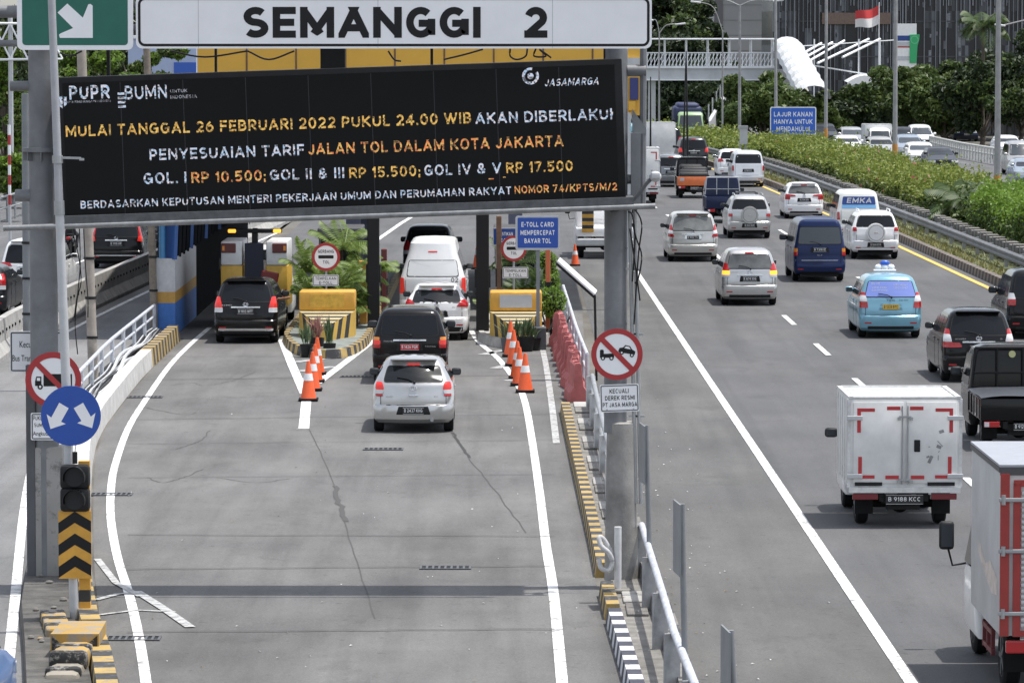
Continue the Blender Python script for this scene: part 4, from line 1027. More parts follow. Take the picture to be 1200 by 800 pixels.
def booth(cx, y, label):
    r = thing('toll_booth', label, 'toll booth', (cx, y, .24))
    mb = MB(); mb.box((0, 0, .55), (1.15, 2.4, 1.1), bev=.03); mb.build('base', mat('booth_grey', (.12, .12, .13), .5), r)
    mb = MB(); mb.box((0, 0, 1.6), (1.1, 2.3, 1.0)); mb.build('window', GLASS, r)
    mb = MB(); mb.box((0, 0, 2.25), (1.25, 2.5, .3), bev=.04); mb.build('roof', DGREYP, r)
    mb = MB()
    for sx in (-.56, .56):
        for sy in (-1.16, 1.16): mb.box((sx, sy, 1.6), (.06, .06, 1.02))
    mb.build('frame', DGREYP, r); return r
booth(-4.85, 126, 'grey toll booth behind the palms of the island by the black minivan'); booth(.1, 126, 'grey toll booth behind the plants on the island of the blue sign')
def reader(x, y, h, w, m, label, nm='reader_post'):
    r = thing(nm, label, 'post', (x, y, .24)); mb = MB(); mb.box((0, 0, h / 2), (w, w * 1.2, h), bev=.02); mb.build('column', m, r)
    mb = MB(); mb.box((0, -.02, h * .45), (w * 1.25, w * .9, .5), bev=.02); mb.build('reader_box', DARKP, r); return r
reader(-3.72, 119, 3.2, .32, BLACK, 'tall black post at the lane edge beside the palms'); reader(-.78, 117.5, 3.1, .34, BLACK, 'wide black post at the lane edge next to the white van')
reader(-4.05, 120.5, 1.7, .22, mat('ochre', (.55, .27, .05), .6, var=.2), 'ochre post behind the yellow crash cushion'); reader(.95, 117.2, 2.4, .13, mat('orange_red', (.45, .12, .05), .6), 'slim orange post behind the blue card sign')
reader(-.35, 118.6, 3.0, .14, BROWN, 'slim brown post left of the round toll sign'); reader(-3.55, 123, 1.9, .16, mat('maroon', (.14, .03, .03), .6), 'maroon post in the shade right of the palms')

def round_sign(px, py, r, Y, pl, label, plate_label, rows):
    B = Board('toll_gate_sign', label, 'traffic sign', px, py, Y)
    mb = MB(); mb.plate(ngon(0, 0, (r - .2) / B.s, 36), 0, .02); mb.build('disc', SIGNW, B.root)
    mb = MB(); ring(mb, 0, 0, (r * .8) / B.s, r / B.s, -.006, 0, 36); mb.build('ring', RED, B.root)
    B.panel('bar', px - r * .54, py - 1.9, px + r * .54, py + 1.9, -.004, -.001, BLACK, .02)
    B.text('GERBANG', px - r * .56, px + r * .56, py - r * .28, r * .22, BLACK, -.003, bold=.02); B.text('TOL', px - r * .22, px + r * .24, py + r * .48, r * .22, BLACK, -.003, bold=.02)
    mb = MB(); mb.cyl((0, .04, -r / B.s - .1 + .3), (0, .04, B.p.z * -1 + .24), .03, 8); mb.build('pole', STEEL, B.root)
    x0, y0, x1, y1 = pl
    C = Board('plate_sign', plate_label, 'sign', (x0 + x1) / 2, (y0 + y1) / 2, Y - .03)
    C.panel('plate', x0, y0, x1, y1, 0, .012, SIGNW, .02); C.border('border', x0 + .6, y0 + .6, x1 - .6, y1 - .6, .7, 1, -.002, DGREYP)
    hh = (y1 - y0); C.text(rows[0], x0 + 3, x1 - 3, y0 + hh * .45, hh * .26, BLACK, -.002); C.text(rows[1], x0 + 7.5, x1 - 7.5, y0 + hh * .84, hh * .26, BLACK, -.002)
round_sign(382, 301, 16.6, 117.6, (366.5, 322, 397, 335), 'round red and white toll gate sign in front of the palms', 'small white plate under the round sign by the palms', ('TEMPELKAN', 'E-TOLL'))
round_sign(602, 291, 15.2, 117.8, (589, 313, 619, 326), 'round red and white toll gate sign half behind the blue card sign', 'small white plate under the round sign by the blue sign', ('TEMPELKAN', 'E-TOLL'))
ET = Board('card_sign', 'blue sign with white text advertising card payment', 'sign', 630.5, 272.5, 113.6)
ET.panel('panel', 604, 253, 656, 293, 0, .03, LGREYP, .06); ET.panel('field', 606.5, 255, 654, 290.5, -.003, .001, BLUE, .03)
for i, (t_, a_, b_) in enumerate((('E-TOLL CARD', 611, 649), ('MEMPERCEPAT', 610, 650), ('BAYAR TOL', 614.5, 645.5))): ET.text(t_, a_, b_, 265.8 + i * 9.6, 5.6, SIGNW, -.005, bold=.03)
mb = MB(); mb.box((.0, .09, -20 / ET.s - (ET.p.z - .44 - .0) / 2 + .2), (.09, .09, ET.p.z - .5)); mb.build('pole', GREYP, ET.root)
mb = MB(); mb.box((0, .03, -ET.p.z + .30), (.42, .42, .6), bev=.03); mb.build('foot', DGREYP, ET.root)
PA = Board('notice_sign', 'blue notice sign mostly hidden behind the card sign', 'sign', 591, 277, 119)
PA.panel('panel', 577.5, 267, 605, 287.5, 0, .03, LGREYP); PA.panel('field', 578.5, 268, 604, 286.5, -.003, .001, DBLUE)
PA.text('PASTIKAN', 583.5, 601, 276, 4, SIGNW, -.005, bold=.02); PA.text('E-TOLL', 587, 600, 283.5, 4, SIGNW, -.005, bold=.02)
mb = MB(); mb.cyl((-.2, .03, 0), (-.2, .03, -PA.p.z + .25), .035, 8); mb.build('pole', STEEL, PA.root)

# ---- canopy
CAN = thing('toll_canopy', 'toll plaza canopy with yellow fascia behind the message board', 'canopy', (-2.7, 140, 0))
FY = mat('fascia_yellow', (.66, .37, .045), .5, var=.08, vscale=.6)
mb = MB(); mb.box((0, 1, 6.2), (12.9, 21.5, .5)); mb.build('roof', GREYP, CAN)
mb = MB(); mb.box((0, -9.9, 6.75), (13.0, .25, 2.1)); fs_ = mb.build('fascia', FY, CAN)
mb = MB()
for i in range(1, 9): mb.box((-6.5 + 13 * i / 9, -10.03, 6.75), (.05, .02, 2.08))
mb.build('seam', BROWN, fs_)
for x in (-2.1, 2.8):
    for y in (-6, 6): mb = MB(); mb.box((x, y, 3.1), (.42, .42, 5.7)); mb.build('column', mat('canopy_column', (.12, .13, .2), .5), CAN)
p = D(743, 104, 130) - Vector((-2.7, 140, 0)); mb = MB(); mb.box((p.x, p.y, p.z), (.25, .3, .64)); mb.box((p.x - .06, p.y, p.z - .5), (.2, .28, .27), 1); mb.box((p.x - .05, p.y, p.z + .8), (.42, .3, .2), 2); mb.box((p.x - .15, p.y, p.z - 2.9), (.12, .28, 4.4), 2)
mb.build('end_post', [mat('post_blue', (.03, .04, .16), .5), FY, LGREYP], CAN)
# ---- bus station on the left
ST = thing('bus_station', 'blue and yellow banded bus station with dark fins along the toll lane', 'bus station', (-9.3, 119, 0))
mb = MB(); nb = 17
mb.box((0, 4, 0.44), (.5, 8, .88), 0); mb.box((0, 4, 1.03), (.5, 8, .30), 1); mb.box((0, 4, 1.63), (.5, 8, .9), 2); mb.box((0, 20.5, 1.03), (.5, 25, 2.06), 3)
mb.build('wall', [mat('station_blue', (.05, .17, .50), .5, var=.15), mat('station_ochre', (.50, .28, .06), .5, var=.15), mat('station_white', (.5, .5, .51), .6, var=.15), mat('station_shade', (.012, .012, .014), .95, spec=.03, var=.3)], ST)  # last colour near-black: shade over the continuing bands put into the paint
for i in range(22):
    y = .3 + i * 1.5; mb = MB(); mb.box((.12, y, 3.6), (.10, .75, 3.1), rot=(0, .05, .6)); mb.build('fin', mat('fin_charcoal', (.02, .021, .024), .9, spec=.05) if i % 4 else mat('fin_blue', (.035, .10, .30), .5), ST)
for y in (.12, 8, 16, 24, 32): mb = MB(); mb.cyl((-.1, y, 2.08), (-.1, y, 5.2), .09, 10); mb.build('post', mat('station_post', (.06, .22, .42), .4), ST, 40)
mb = MB(); mb.box((-.2, 16.5, 3.6), (.06, 32.4, 3.1)); mb.build('screen', mat('screen_dark', (.010, .011, .013), .9, spec=.03), ST)
mb = MB(); mb.box((.75, 16.5, 5.35), (4.7, 36, .3)); mb.build('roof', mat('station_roof', (.06, .06, .065), .7), ST)

# ---- cones
def cone(px, py, label, h=.9, group=None):
    g = G(px, py); r = thing('traffic_cone', label, 'traffic cone', (g.x, g.y + .2, .016), 0, group); k = h / .9
    mb = MB(); mb.box((0, 0, .03 * k), (.44 * k, .44 * k, .06 * k), bev=.015); mb.build('base', RUBBER, r)
    mb = MB(); mb.lathe([(.185 * k, .05 * k), (.17 * k, .10 * k), (.045 * k, .84 * k), (.035 * k, .90 * k), (.001, .905 * k)], 24); b_ = mb.build('cone', ORANGE, r, 40)
    f = lambda z: .17 - (z - .10) * (.125 / .74) + .004
    mb = MB(); mb.lathe([((f(.46)) * k, .46 * k), (f(.62) * k, .62 * k)], 24); mb.build('reflective_band', WHITE, b_, 40)
    return r
for px, py, lb in ((361, 471, 'nearest cone of the row at the tip of the left painted gore'), (366, 459, 'second cone behind the nearest one before the left island'), (369, 449, 'third cone before the potted plants of the left island'), (371.5, 440, 'farthest cone hard against the left island'),
                   (615.5, 461, 'nearest cone of the row at the start of the solid line'), (609, 453, 'second cone behind the nearest one along the right line'), (606.5, 445, 'third cone along the right line, mostly hidden'), (602, 430, 'fourth cone along the right line beside the gore'), (598.5, 419, 'farthest cone in the row next to the concrete platform')):
    cone(px, py, lb, .88, 'cones before the toll islands')
cone(674, 312, 'lone orange cone on the shoulder behind the white truck', .74); cone(560, 316, 'lone orange cone beside the black reader post beyond the van', .95)

# ---- red plastic barriers
RB = [G(682, 472), G(672, 440), G(662, 412), G(657, 396)]; RBs = resample(spline(RB, 6), .5)
proto = None
def red_barrier():
    r = thing('plastic_barrier', 'faded red plastic barrier in the row beside the right lane', 'barrier', (0, 0, 0), 0, 'red plastic barriers')
    mb = MB(); prof = [(-.30, 0), (.30, 0), (.28, .25), (.16, .40), (.11, .95), (.07, 1.0), (-.07, 1.0), (-.11, .95), (-.16, .40), (-.28, .25)]; vs = []; ys = np.linspace(-.62, .62, 16)
    for i, y in enumerate(ys):
        k = 1.0 if (i // 2) % 2 else .88
        if i in (0, 15): k = .82
        vs += [(x * k, y, z) for x, z in prof]
    n = len(prof); mb.add(vs, [(i * n + j, i * n + (j + 1) % n, (i + 1) * n + (j + 1) % n, (i + 1) * n + j) for i in range(15) for j in range(n)] + [tuple(range(n)), tuple(range(16 * n - 1, 15 * n - 1, -1))]); mb.build('shell', REDPL, r, 25)
    mb = MB()
    for y in (-.35, .35): mb.lathe([(.07, 1.0), (.07, 1.035), (.001, 1.04)], 12, 'z', (0, y, 0))
    mb.build('filler_cap', mat('cap_dark', (.25, .06, .06), .6), r); return r
acc = 0; last = None
for i in range(11):
    t = i / 10; d = 98.2 + t * 17; x = float(np.interp(d, [p.y for p in RBs], [p.x for p in RBs])) - .1; rz = rnd.uniform(-.12, .12)
    if proto is None: proto = red_barrier(); o = proto
    else: o = copy_tree(proto)
    o.location = (x, d, .012); o.scale = (.80, .92, .86); o.rotation_euler = (rnd.uniform(-.02, .02), rnd.uniform(-.05, .05), rz)
# ================================================================== VEHICLES
class Body:
    """a body built as a stack of horizontal outlines: (z, y rear, y front, half width)"""
    NR, NA, NS = 4, 4, 9
    def __init__(s, rows, rr=.2, rf=.25, br=.05, bf=.10):
        s.rows = rows; s.rr, s.rf, s.br, s.bf = rr, rf, br, bf
    def at(s, z):
        Z = [r[0] for r in s.rows]
        return [float(np.interp(z, Z, [r[i] for r in s.rows])) for i in (1, 2, 3)]
    def rad(s, w): return min(s.rr, w * .6), min(s.rf, w * .6)
    def half(s, row):
        z, yr, yf, w = row; rr, rf = s.rad(w); P = []
        for i in range(s.NR): x = (w - rr) * i / s.NR; P.append((x, yr + s.br * (x / (w - rr)) ** 2))
        for i in range(s.NA + 1):
            a = -math.pi / 2 + math.pi / 2 * i / s.NA; P.append((w - rr + rr * math.cos(a), yr + s.br + rr + rr * math.sin(a)))
        y0, y1 = yr + s.br + rr, yf - s.bf - rf
        for i in range(1, s.NS): P.append((w, y0 + (y1 - y0) * i / s.NS))
        for i in range(s.NA + 1):
            a = math.pi / 2 * i / s.NA; P.append((w - rf + rf * math.cos(a), yf - s.bf - rf + rf * math.sin(a)))
        for i in range(s.NR - 1, -1, -1): x = (w - rf) * i / s.NR; P.append((x, yf - s.bf * (x / (w - rf)) ** 2))
        return P
    def mesh(s):
        mb = MB(); rings = []; vs = []
        for row in s.rows:
            h = s.half(row); full = h + [(-x, y) for x, y in h[-2:0:-1]]
            rings.append(len(full)); vs += [(x, y, row[0]) for x, y in full]
        n = rings[0]; K = len(s.rows)
        fs = [(k * n + i, k * n + (i + 1) % n, (k + 1) * n + (i + 1) % n, (k + 1) * n + i) for k in range(K - 1) for i in range(n)]
        fs += [tuple(range(n - 1, -1, -1)), tuple(range((K - 1) * n, K * n))]
        return mb.add(vs, fs)
    def rear(s, q, z):
        """point at signed arc length q from the rear centre line"""
        yr, yf, w = s.at(z); rr, _ = s.rad(w); a = abs(q); sg = 1 if q >= 0 else -1; b = w - rr
        if a <= b: x, y = a, yr + s.br * (a / b) ** 2
        elif a <= b + rr * math.pi / 2:
            t = (a - b) / rr - math.pi / 2; x, y = b + rr * math.cos(t), yr + s.br + rr + rr * math.sin(t)
        else: x, y = w, yr + s.br + rr + (a - b - rr * math.pi / 2)
        return Vector((sg * x, y, z))
    def front(s, q, z):
        yr, yf, w = s.at(z); _, rf = s.rad(w); a = abs(q); sg = 1 if q >= 0 else -1; b = w - rf
        if a <= b: x, y = a, yf - s.bf * (a / b) ** 2
        elif a <= b + rf * math.pi / 2:
            t = (a - b) / rf; x, y = b + rf * math.sin(t), yf - s.bf - rf + rf * math.cos(t)
        else: x, y = w, yf - s.bf - rf - (a - b - rf * math.pi / 2)
        return Vector((sg * x, y, z))
    def side(s, sg): return lambda y, z: Vector((sg * s.at(z)[2], y, z))

def rounded(poly, r, k=3, sub=5):
    n = len(poly); P = [Vector(p) for p in poly]; out = []
    for i in range(n):
        a, b, c = P[i - 1], P[i], P[(i + 1) % n]
        d0 = min(r, (a - b).length * .45); d1 = min(r, (c - b).length * .45)
        p0 = b + (a - b).normalized() * d0; p1 = b + (c - b).normalized() * d1
        for j in range(k + 1):
            t = j / k; out.append(p0 * (1 - t) ** 2 + b * 2 * t * (1 - t) + p1 * t * t)
        e = c + (b - c).normalized() * min(r, (c - b).length * .45)
        for j in range(1, sub): out.append(p1.lerp(e, j / sub))
    return out
def patch(mb, fn, poly, r=.02, eps=.006, thick=.02, mi=0, rings=3):
    O = rounded(poly, r); C = sum(O, Vector((0, 0))) / len(O)
    def pt(p, e):
        h = .004; q = fn(p.x, p.y); du = fn(p.x + h, p.y) - fn(p.x - h, p.y); dv = fn(p.x, p.y + h) - fn(p.x, p.y - h)
        nrm = du.cross(dv)
        if nrm.length < 1e-12: return q
        nrm.normalize()
        cen = Vector((0, 0, q.z))
        if nrm.dot(q - Vector((0, q.y * .3, q.z))) < 0: nrm = -nrm
        return q + nrm * e
    vs = [pt(p, eps - thick) for p in O]; n = len(O); fs = []
    for k in range(rings): vs += [pt(C.lerp(p, 1 - k / rings), eps) for p in O]
    vs.append(pt(C, eps)); T = len(vs) - 1
    for k in range(rings):
        fs += [(k * n + i, k * n + (i + 1) % n, (k + 1) * n + (i + 1) % n, (k + 1) * n + i) for i in range(n)]
    fs += [(rings * n + i, rings * n + (i + 1) % n, T) for i in range(n)]
    return mb.add(vs, fs, mi)
def Q(x0, z0, x1, z1, dx=0): return [(x0, z0), (x1, z0), (x1 - dx, z1), (x0 + dx, z1)]

def wheel(parent, x, y, r, w, sgn, rim=ALLOY):
    mb = MB(); R = r
    mb.lathe([(R * .62, -w / 2), (R * .90, -w / 2), (R, -w * .36), (R, w * .36), (R * .90, w / 2), (R * .62, w / 2)], 22, 'x')
    t = mb.build('wheel', RUBBER, parent, 40, (x, y, r))
    mr = MB(); o = sgn * (w / 2 - .012)
    mr.lathe([(R * .66, -.02), (R * .66, .012), (R * .60, .016), (R * .57, -.015), (.05, -.012), (.04, .012), (.001, .014)] if sgn > 0 else
             [(.001, -.014), (.04, -.012), (.05, .012), (R * .57, .015), (R * .60, -.016), (R * .66, -.012), (R * .66, .02)], 22, 'x', (o, 0, 0), 1)
    for i in range(5):
        a = 2 * math.pi * i / 5
        mr.box((o + sgn * .006, math.cos(a) * R * .32, math.sin(a) * R * .32), (.02, R * .16, R * .58), 0, rot=(a + math.pi / 2, 0, 0))
    mr.build('rim', [rim, DARKP], t, 40)
    return t

def cut_arches(body, axles, r, W_):
    """wheel arches cut right through the sides"""
    mb = MB()
    for y in axles:
        for s in (-1, 1):
            mb.cyl((s * (W_ / 2 - .30), y, r), (s * (W_ / 2 + .2), y, r), r * 1.19, 24)
    cut = mb.build('arch', DARKP)
    md = body.modifiers.new('b', 'BOOLEAN'); md.object = cut; md.operation = 'DIFFERENCE'; md.solver = 'EXACT'
    dg = bpy.context.evaluated_depsgraph_get(); dg.update()
    me = bpy.data.meshes.new_from_object(body.evaluated_get(dg))
    old = body.data; body.modifiers.clear(); body.data = me; me.name = 'body'
    bpy.data.meshes.remove(old); cm = cut.data; bpy.data.objects.remove(cut); bpy.data.meshes.remove(cm)
    if len(me.materials) < 2: me.materials.append(DARKP)
    for p in me.polygons:
        c = p.center; p.material_index = 0
        for y in axles:
            d = math.hypot(c.y - y, c.z - r)
            if abs(c.x) < W_ / 2 - .01 and d < r * 1.205 and (abs(p.normal.x) < .3 or abs(abs(c.x) - (W_ / 2 - .30)) < .01): p.material_index = 1
    me.polygons.foreach_set('use_smooth', [True] * len(me.polygons))
    me.set_sharp_from_angle(angle=math.radians(34))

def car_rows(L, Wd, H, clear=.2, hb=.62, belt=1.0, bst=.05, rws=.25, hood=1.0, hz=.78, slant=.75, tum=.14, rise=.0, topdrop=.2, tuck=.0, roofr=.34):
    r0, f0, hw = -L / 2, L / 2, Wd / 2; zt = H - topdrop
    wsb = f0 - hood; wst = wsb - slant
    return [(clear, r0 + .12, f0 - .16, hw - .07), (clear + .08, r0 + .03, f0 - .04, hw - .02), (hb - .14, r0, f0, hw - .005), (hb - .01, r0 + .012, f0 - .005, hw),
            (hb + .025, r0 + bst, f0 - .03, hw - .004), ((hb + belt) / 2, r0 + bst - .005, f0 - .06, hw), (hz + .06, r0 + bst, f0 - .13, hw - .005), (belt - .05, r0 + bst + .01, wsb + .32, hw - .012),
            (belt, r0 + bst + .02, wsb, hw - .03), (belt + (zt - belt) * .5, r0 + bst + .02 + rws * .45, wsb - slant * .52, hw - .03 - tum * .48),
            (zt, r0 + bst + rws, wst, hw - tum - .03), (H - .10, r0 + bst + rws + .05, wst - .20, hw - tum - .085), (H - .045, r0 + bst + rws + .14, wst - .42, hw - tum - .16),
            (H - .012, r0 + bst + rws + roofr, wst - .75, hw - tum - .30), (H, r0 + bst + rws + roofr + .25, wst - 1.0, hw - tum - .45)]

PLATE_T = mat('plate_white', (.75, .75, .75), .4)
PLATE_B = mat('plate_black', (.015, .015, .016), .4)
PLATE_R = mat('plate_red', (.45, .02, .03), .4)
PLATE_Y = mat('plate_yellow', (.65, .42, .05), .4)
PK = {'k': (PLATE_B, PLATE_T), 'r': (PLATE_R, PLATE_T), 'y': (PLATE_Y, PLATE_B)}
def plate(parent, y, z, s, kind='k', w=.43, h=.135, x=0.0, tilt=0.0, rz=0.0):
    a, b = PK[kind]
    p = MB().box((0, 0, 0), (w, .012, h), bev=.004).build('licence_plate', a, parent, loc=(x, y - .01, z))
    p.rotation_euler = (tilt, 0, rz)
    text(s, -w * .43, w * .43, -.028 if h > .12 else -h * .2, .07, b, p, y=-.007, bold=.012)
    ring_ = MB(); 
    for bx in ((0, -.007, h / 2 - .006, w - .01, .005), (0, -.007, -h / 2 + .006, w - .01, .005)): ring_.box((bx[0], bx[1], bx[2]), (bx[3], .002, bx[4]))
    ring_.build('plate_border', b, p)
    return p

def mirror(parent, x, y, z, m, big=1.0):
    s = 1 if x > 0 else -1
    mb = MB(); mb.box((x + s * .10 * big, y, z), (.20 * big, .11 * big, .15 * big), bev=.045 * big); mb.cyl((x - s * .02, y + .01, z - .05), (x + s * .06, y, z - .03), .025, 8)
    o = mb.build('mirror', m, parent, 50)
    g = MB(); g.box((x + s * .105 * big, y - .057 * big, z), (.155 * big, .006, .105 * big), bev=.002); g.build('mirror_glass', GLASSG, o)
    return o

def place(px, py, L, oh, rz, tyre=.0):
    g = G(px, py); f = Vector((-math.sin(rz), math.cos(rz), 0))
    return g + f * (L / 2 - oh)

def car(name, label, cat, P, px, py, rz=.0115, group=None, facing=1):
    """P: dict of the car; px, py: the pixel between the two tyres nearest the viewer"""
    L, Wd, H = P['L'], P['W'], P['H']; oh = P.get('oh', .75); fo = P.get('fo', .8); wr = P.get('wr', .31)
    if facing < 0: loc = place(px, py, L, fo, rz, 0); rz_ = rz + math.pi
    else: loc = place(px, py, L, oh, rz); rz_ = rz
    loc.z = .01
    root = thing(name, label, cat, loc, rz_, group)
    rows = P['rows'] if 'rows' in P else car_rows(L, Wd, H, **P.get('shape', {}))
    B = Body(rows, P.get('rr', .2), P.get('rf', .28), P.get('br', .06), P.get('bf', .14))
    pm = P['paint']; trim = P.get('trim', DARKP)
    body = B.mesh().build('body', [pm, DARKP], root, 34)
    ya, yf = -L / 2 + oh, L / 2 - fo
    if P.get('arch', True): cut_arches(body, (ya, yf), wr, Wd)
    for x in (-1, 1):
        for y in (ya, yf): wheel(root, x * (Wd / 2 - .12), y, wr, .2, x, P.get('rim', ALLOY))
    mb = MB(); mb.box((0, .05, .285), (Wd - .46, L - .35, .25)); mb.box((0, ya, wr - .02), (Wd - .3, .12, .12)); mb.build('underbody', DARKP, root)
    sh = P.get('shape', {}); belt = sh.get('belt', 1.0); zt = H - sh.get('topdrop', .2)
    # glass
    gm = P.get('glass', GLASS)
    if P.get('rw', True):
        a, b, z0, z1 = P['rw'] if isinstance(P.get('rw'), tuple) else (Wd / 2 - .16, Wd / 2 - .27, belt + .05, zt + .02)
        mb = MB(); patch(mb, B.rear, [(-a, z0), (a, z0), (b, z1), (-b, z1)], .07, .006); rwo = mb.build('rear_window', P.get('rearglass', gm), root, 40)
        if P.get('rwtrim', True):
            md = MB()
            patch(md, B.rear, [(-a - .025, z0 - .025), (a + .025, z0 - .025), (b + .025, z1 + .02), (-b - .025, z1 + .02)], .08, .003); md.build('window_seal', DARKP, rwo, 40)
        if P.get('wiper', True):
            w = MB(); q0 = B.rear(P.get('wx', .02), z0 - .01); q1 = B.rear(-.33, z0 + .085); q2 = B.rear(-.1, z0 + .05)
            for q in (q0, q1, q2): q.y -= .03
            w.tube([q0, q2, q1], .011, 6); w.ball(q0, .03); w.build('wiper', BLACK, root)
        if P.get('third', 0):
            w = MB(); patch(w, B.rear, Q(-.13, z1 - .02 + P.get('thz', .04), .13, z1 + .02 + P.get('thz', .04)), .01, .02); w.build('brake_light', REDLIT if P['third'] > 1 else REDLAMP, root)
    yr_b, yf_b = B.at(belt + .03)[:2]; yr_t, yf_t = B.at(zt)[:2]
    wins = P.get('wins', 3)
    if wins:
        c0, c1 = yr_b + P.get('cp', .38), yf_b - P.get('ap', .30); t0, t1 = yr_t + P.get('cpt', .26), yf_t - .12
        cuts = P.get('cuts', {3: (0, .27, .63, 1), 2: (0, .5, 1), 1: (0, 1)}[wins])
        for sg in (-1, 1):
            for k in range(len(cuts) - 1):
                g = .025
                A0, A1 = c0 + (c1 - c0) * cuts[k] + (g if k else 0), c0 + (c1 - c0) * cuts[k + 1] - (g if k < len(cuts) - 2 else 0)
                f0, f1 = cuts[k], cuts[k + 1]
                mid = lambda y: y
                T0 = t0 if k == 0 else max(A0, t0); T1 = t1 if k == len(cuts) - 2 else min(A1, t1)
                mb = MB(); patch(mb, B.side(sg), [(A0, belt + .04), (A1, belt + .04), (T1, zt - .01), (T0, zt - .01)], .05, .005, .02); mb.build('side_window', gm, root, 40)
            for f in cuts[1:-1]:
                y = c0 + (c1 - c0) * f; mb = MB(); patch(mb, B.side(sg), Q(y - .008, .32, y + .008, belt + .02), .004, .003, .01); mb.build('door_seam', DARKP, root)
                mb = MB(); yy = y + .06; q = B.side(sg)(yy, belt - .13); mb.box((q.x + sg * .015, yy + .08, belt - .13), (.03, .17, .03), bev=.01); mb.build('door_handle', P.get('handle', pm), root)
    # windscreen and front
    a, b = Wd / 2 - .14, Wd / 2 - .25
    z0w = belt + .03; mb = MB(); patch(mb, B.front, [(-a, z0w), (a, z0w), (b, zt), (-b, zt)], .08, .006); mb.build('windscreen', P.get('frontglass', gm), root, 40)
    hz = sh.get('hz', .78)
    for s in (-1, 1):
        mb = MB(); x0, x1 = Wd / 2 - .42, Wd / 2 + .12
        patch(mb, B.front, sorted_quad(s, x0, hz - .14, x1, hz + .03), .03, .006); mb.build('headlight', CLEARLAMP, root, 40)
    mb = MB(); patch(mb, B.front, Q(-.40, hz - .14, .40, hz - .02), .03, .006); mb.build('grille', DARKP, root, 40)
    mb = MB(); patch(mb, B.front, Q(-.5, .34, .5, .48), .03, .006); mb.build('air_intake', DARKP, root, 40)
    if facing < 0:
        f = B.front(0, .54); p = plate(root, 0, 0, P.get('ptext', 'B 1428 KRS'), 'k'); p.location = (0, f.y + .012, .54); p.rotation_euler = (0, 0, math.pi)
    # lamps: list of (mirrored polygon in (arc, z), material)
    for poly, m in P.get('lamps', ()):
        for s in (-1, 1):
            mb = MB(); pl = [(s * q, z) for q, z in poly]
            if s < 0: pl = pl[::-1]
            patch(mb, B.rear, pl, P.get('lr', .025), .012); mb.build('tail_light', m, root, 40)
    for poly, m, nm in P.get('decals', ()):
        mb = MB(); patch(mb, B.rear, poly, .015, .005); mb.build(nm, m, root, 40)
    hb = sh.get('hb', .62)
    mb = MB(); patch(mb, B.rear, Q(-Wd / 2 + .03, hb + .005, Wd / 2 - .03, hb + .02), .004, .002, .01); mb.build('bumper_seam', DARKP, root)
    for s in (-1, 1):
        if P.get('gate_seam', True):
            xg = Wd / 2 - P.get('gx', .17); mb = MB(); patch(mb, B.rear, [(s * xg, hb + .02), (s * (xg + .012), hb + .02), (s * (xg + .012), belt + .02), (s * xg, belt + .02)][::s], .003, .002, .01); mb.build('tailgate_seam', DARKP, root)
    if P.get('lowbumper', True):
        mb = MB(); patch(mb, B.rear, Q(-Wd / 2 + .22, .25, Wd / 2 - .22, .33), .03, .004); mb.build('bumper_insert', DARKP, root)
    for s in (-1, 1):
        if P.get('reflect', True):
            mb = MB(); patch(mb, B.rear, Q(*sorted((s * (Wd / 2 - .32), s * (Wd / 2 - .14)))[:1], .40, sorted((s * (Wd / 2 - .32), s * (Wd / 2 - .14)))[1], .435), .01, .008); mb.build('reflector', REDLAMP, root)
    if 'plate' in P:
        z, s, k = P['plate'][:3]; q = B.rear(0, z)
        if P.get('precess', True):
            mb = MB(); patch(mb, B.rear, Q(-.31, z - .085, .31, z + .085, .03), .02, .004); mb.build('plate_recess', P.get('prm', DARKP), root)
        plate(root, q.y, z, s, k)
    if P.get('chrome'):
        z = P['chrome']; mb = MB(); patch(mb, B.rear, Q(-.38, z - .018, .38, z + .018), .01, .016, .03); mb.build('trim_bar', CHROME, root)
    if P.get('badge'):
        z = P['badge']; q = B.rear(0, z); mb = MB(); q.y -= .006
        vs = []
        mb.tube([Vector((.065 * math.cos(t), q.y, z + .045 * math.sin(t))) for t in np.linspace(0, 2 * math.pi, 17)], .009, 6)
        mb.tube([Vector((.024 * math.cos(t), q.y, z + .04 * math.sin(t))) for t in np.linspace(0, 2 * math.pi, 13)], .007, 6)
        mb.build('badge', CHROME, root)
    for tx, x0, x1, z, h in P.get('script', ()):
        q = B.rear((x0 + x1) / 2, z); text(tx, x0, x1, z, h, P.get('scriptm', CHROME), root, y=q.y - .012, name='lettering')
    if P.get('spoiler'):
        yr, yf2, w = B.at(H - .07); mb = MB(); mb.box((0, yr + .02, H - .058), (w * 2 - .12, .26, .035), rot=(-.05, 0, 0), bev=.015); mb.build('spoiler', P.get('spm', pm), root, 40)
    if P.get('rails'):
        w = B.at(H - .05)[2]
        for s in (-1, 1):
            mb = MB(); y0, y1 = B.at(H - .05)[0] + .25, B.at(H - .05)[1] - .2
            mb.tube([(s * w, y0, H - .03), (s * w, y0 + .12, H + .035), (s * w, y1 - .12, H + .035), (s * w, y1, H - .03)], .022, 8); mb.build('roof_rail', P.get('railm', STEEL), root, 40)
    if P.get('spare'):
        z = P['spare']; q = B.rear(0, z); mb = MB()
        mb.lathe([(.33, -.14), (.345, -.06), (.345, .06), (.30, .14)], 28, 'y', (0, q.y - .06, z)); sp = mb.build('spare_wheel', P.get('sparem', pm), root, 40)
        mb = MB(); ring(mb, 0, z, .265, .275, q.y - .206, q.y - .19, 28); mb.lathe([(.262, -.012), (.25, .008)], 28, 'y', (0, q.y - .204, z), 1); mb.build('spare_cover', [DARKP, pm], sp, 40)
        mb = MB(); mb.box((0, q.y - .22, z), (.13, .01, .035)); mb.build('spare_badge', CHROME, sp)
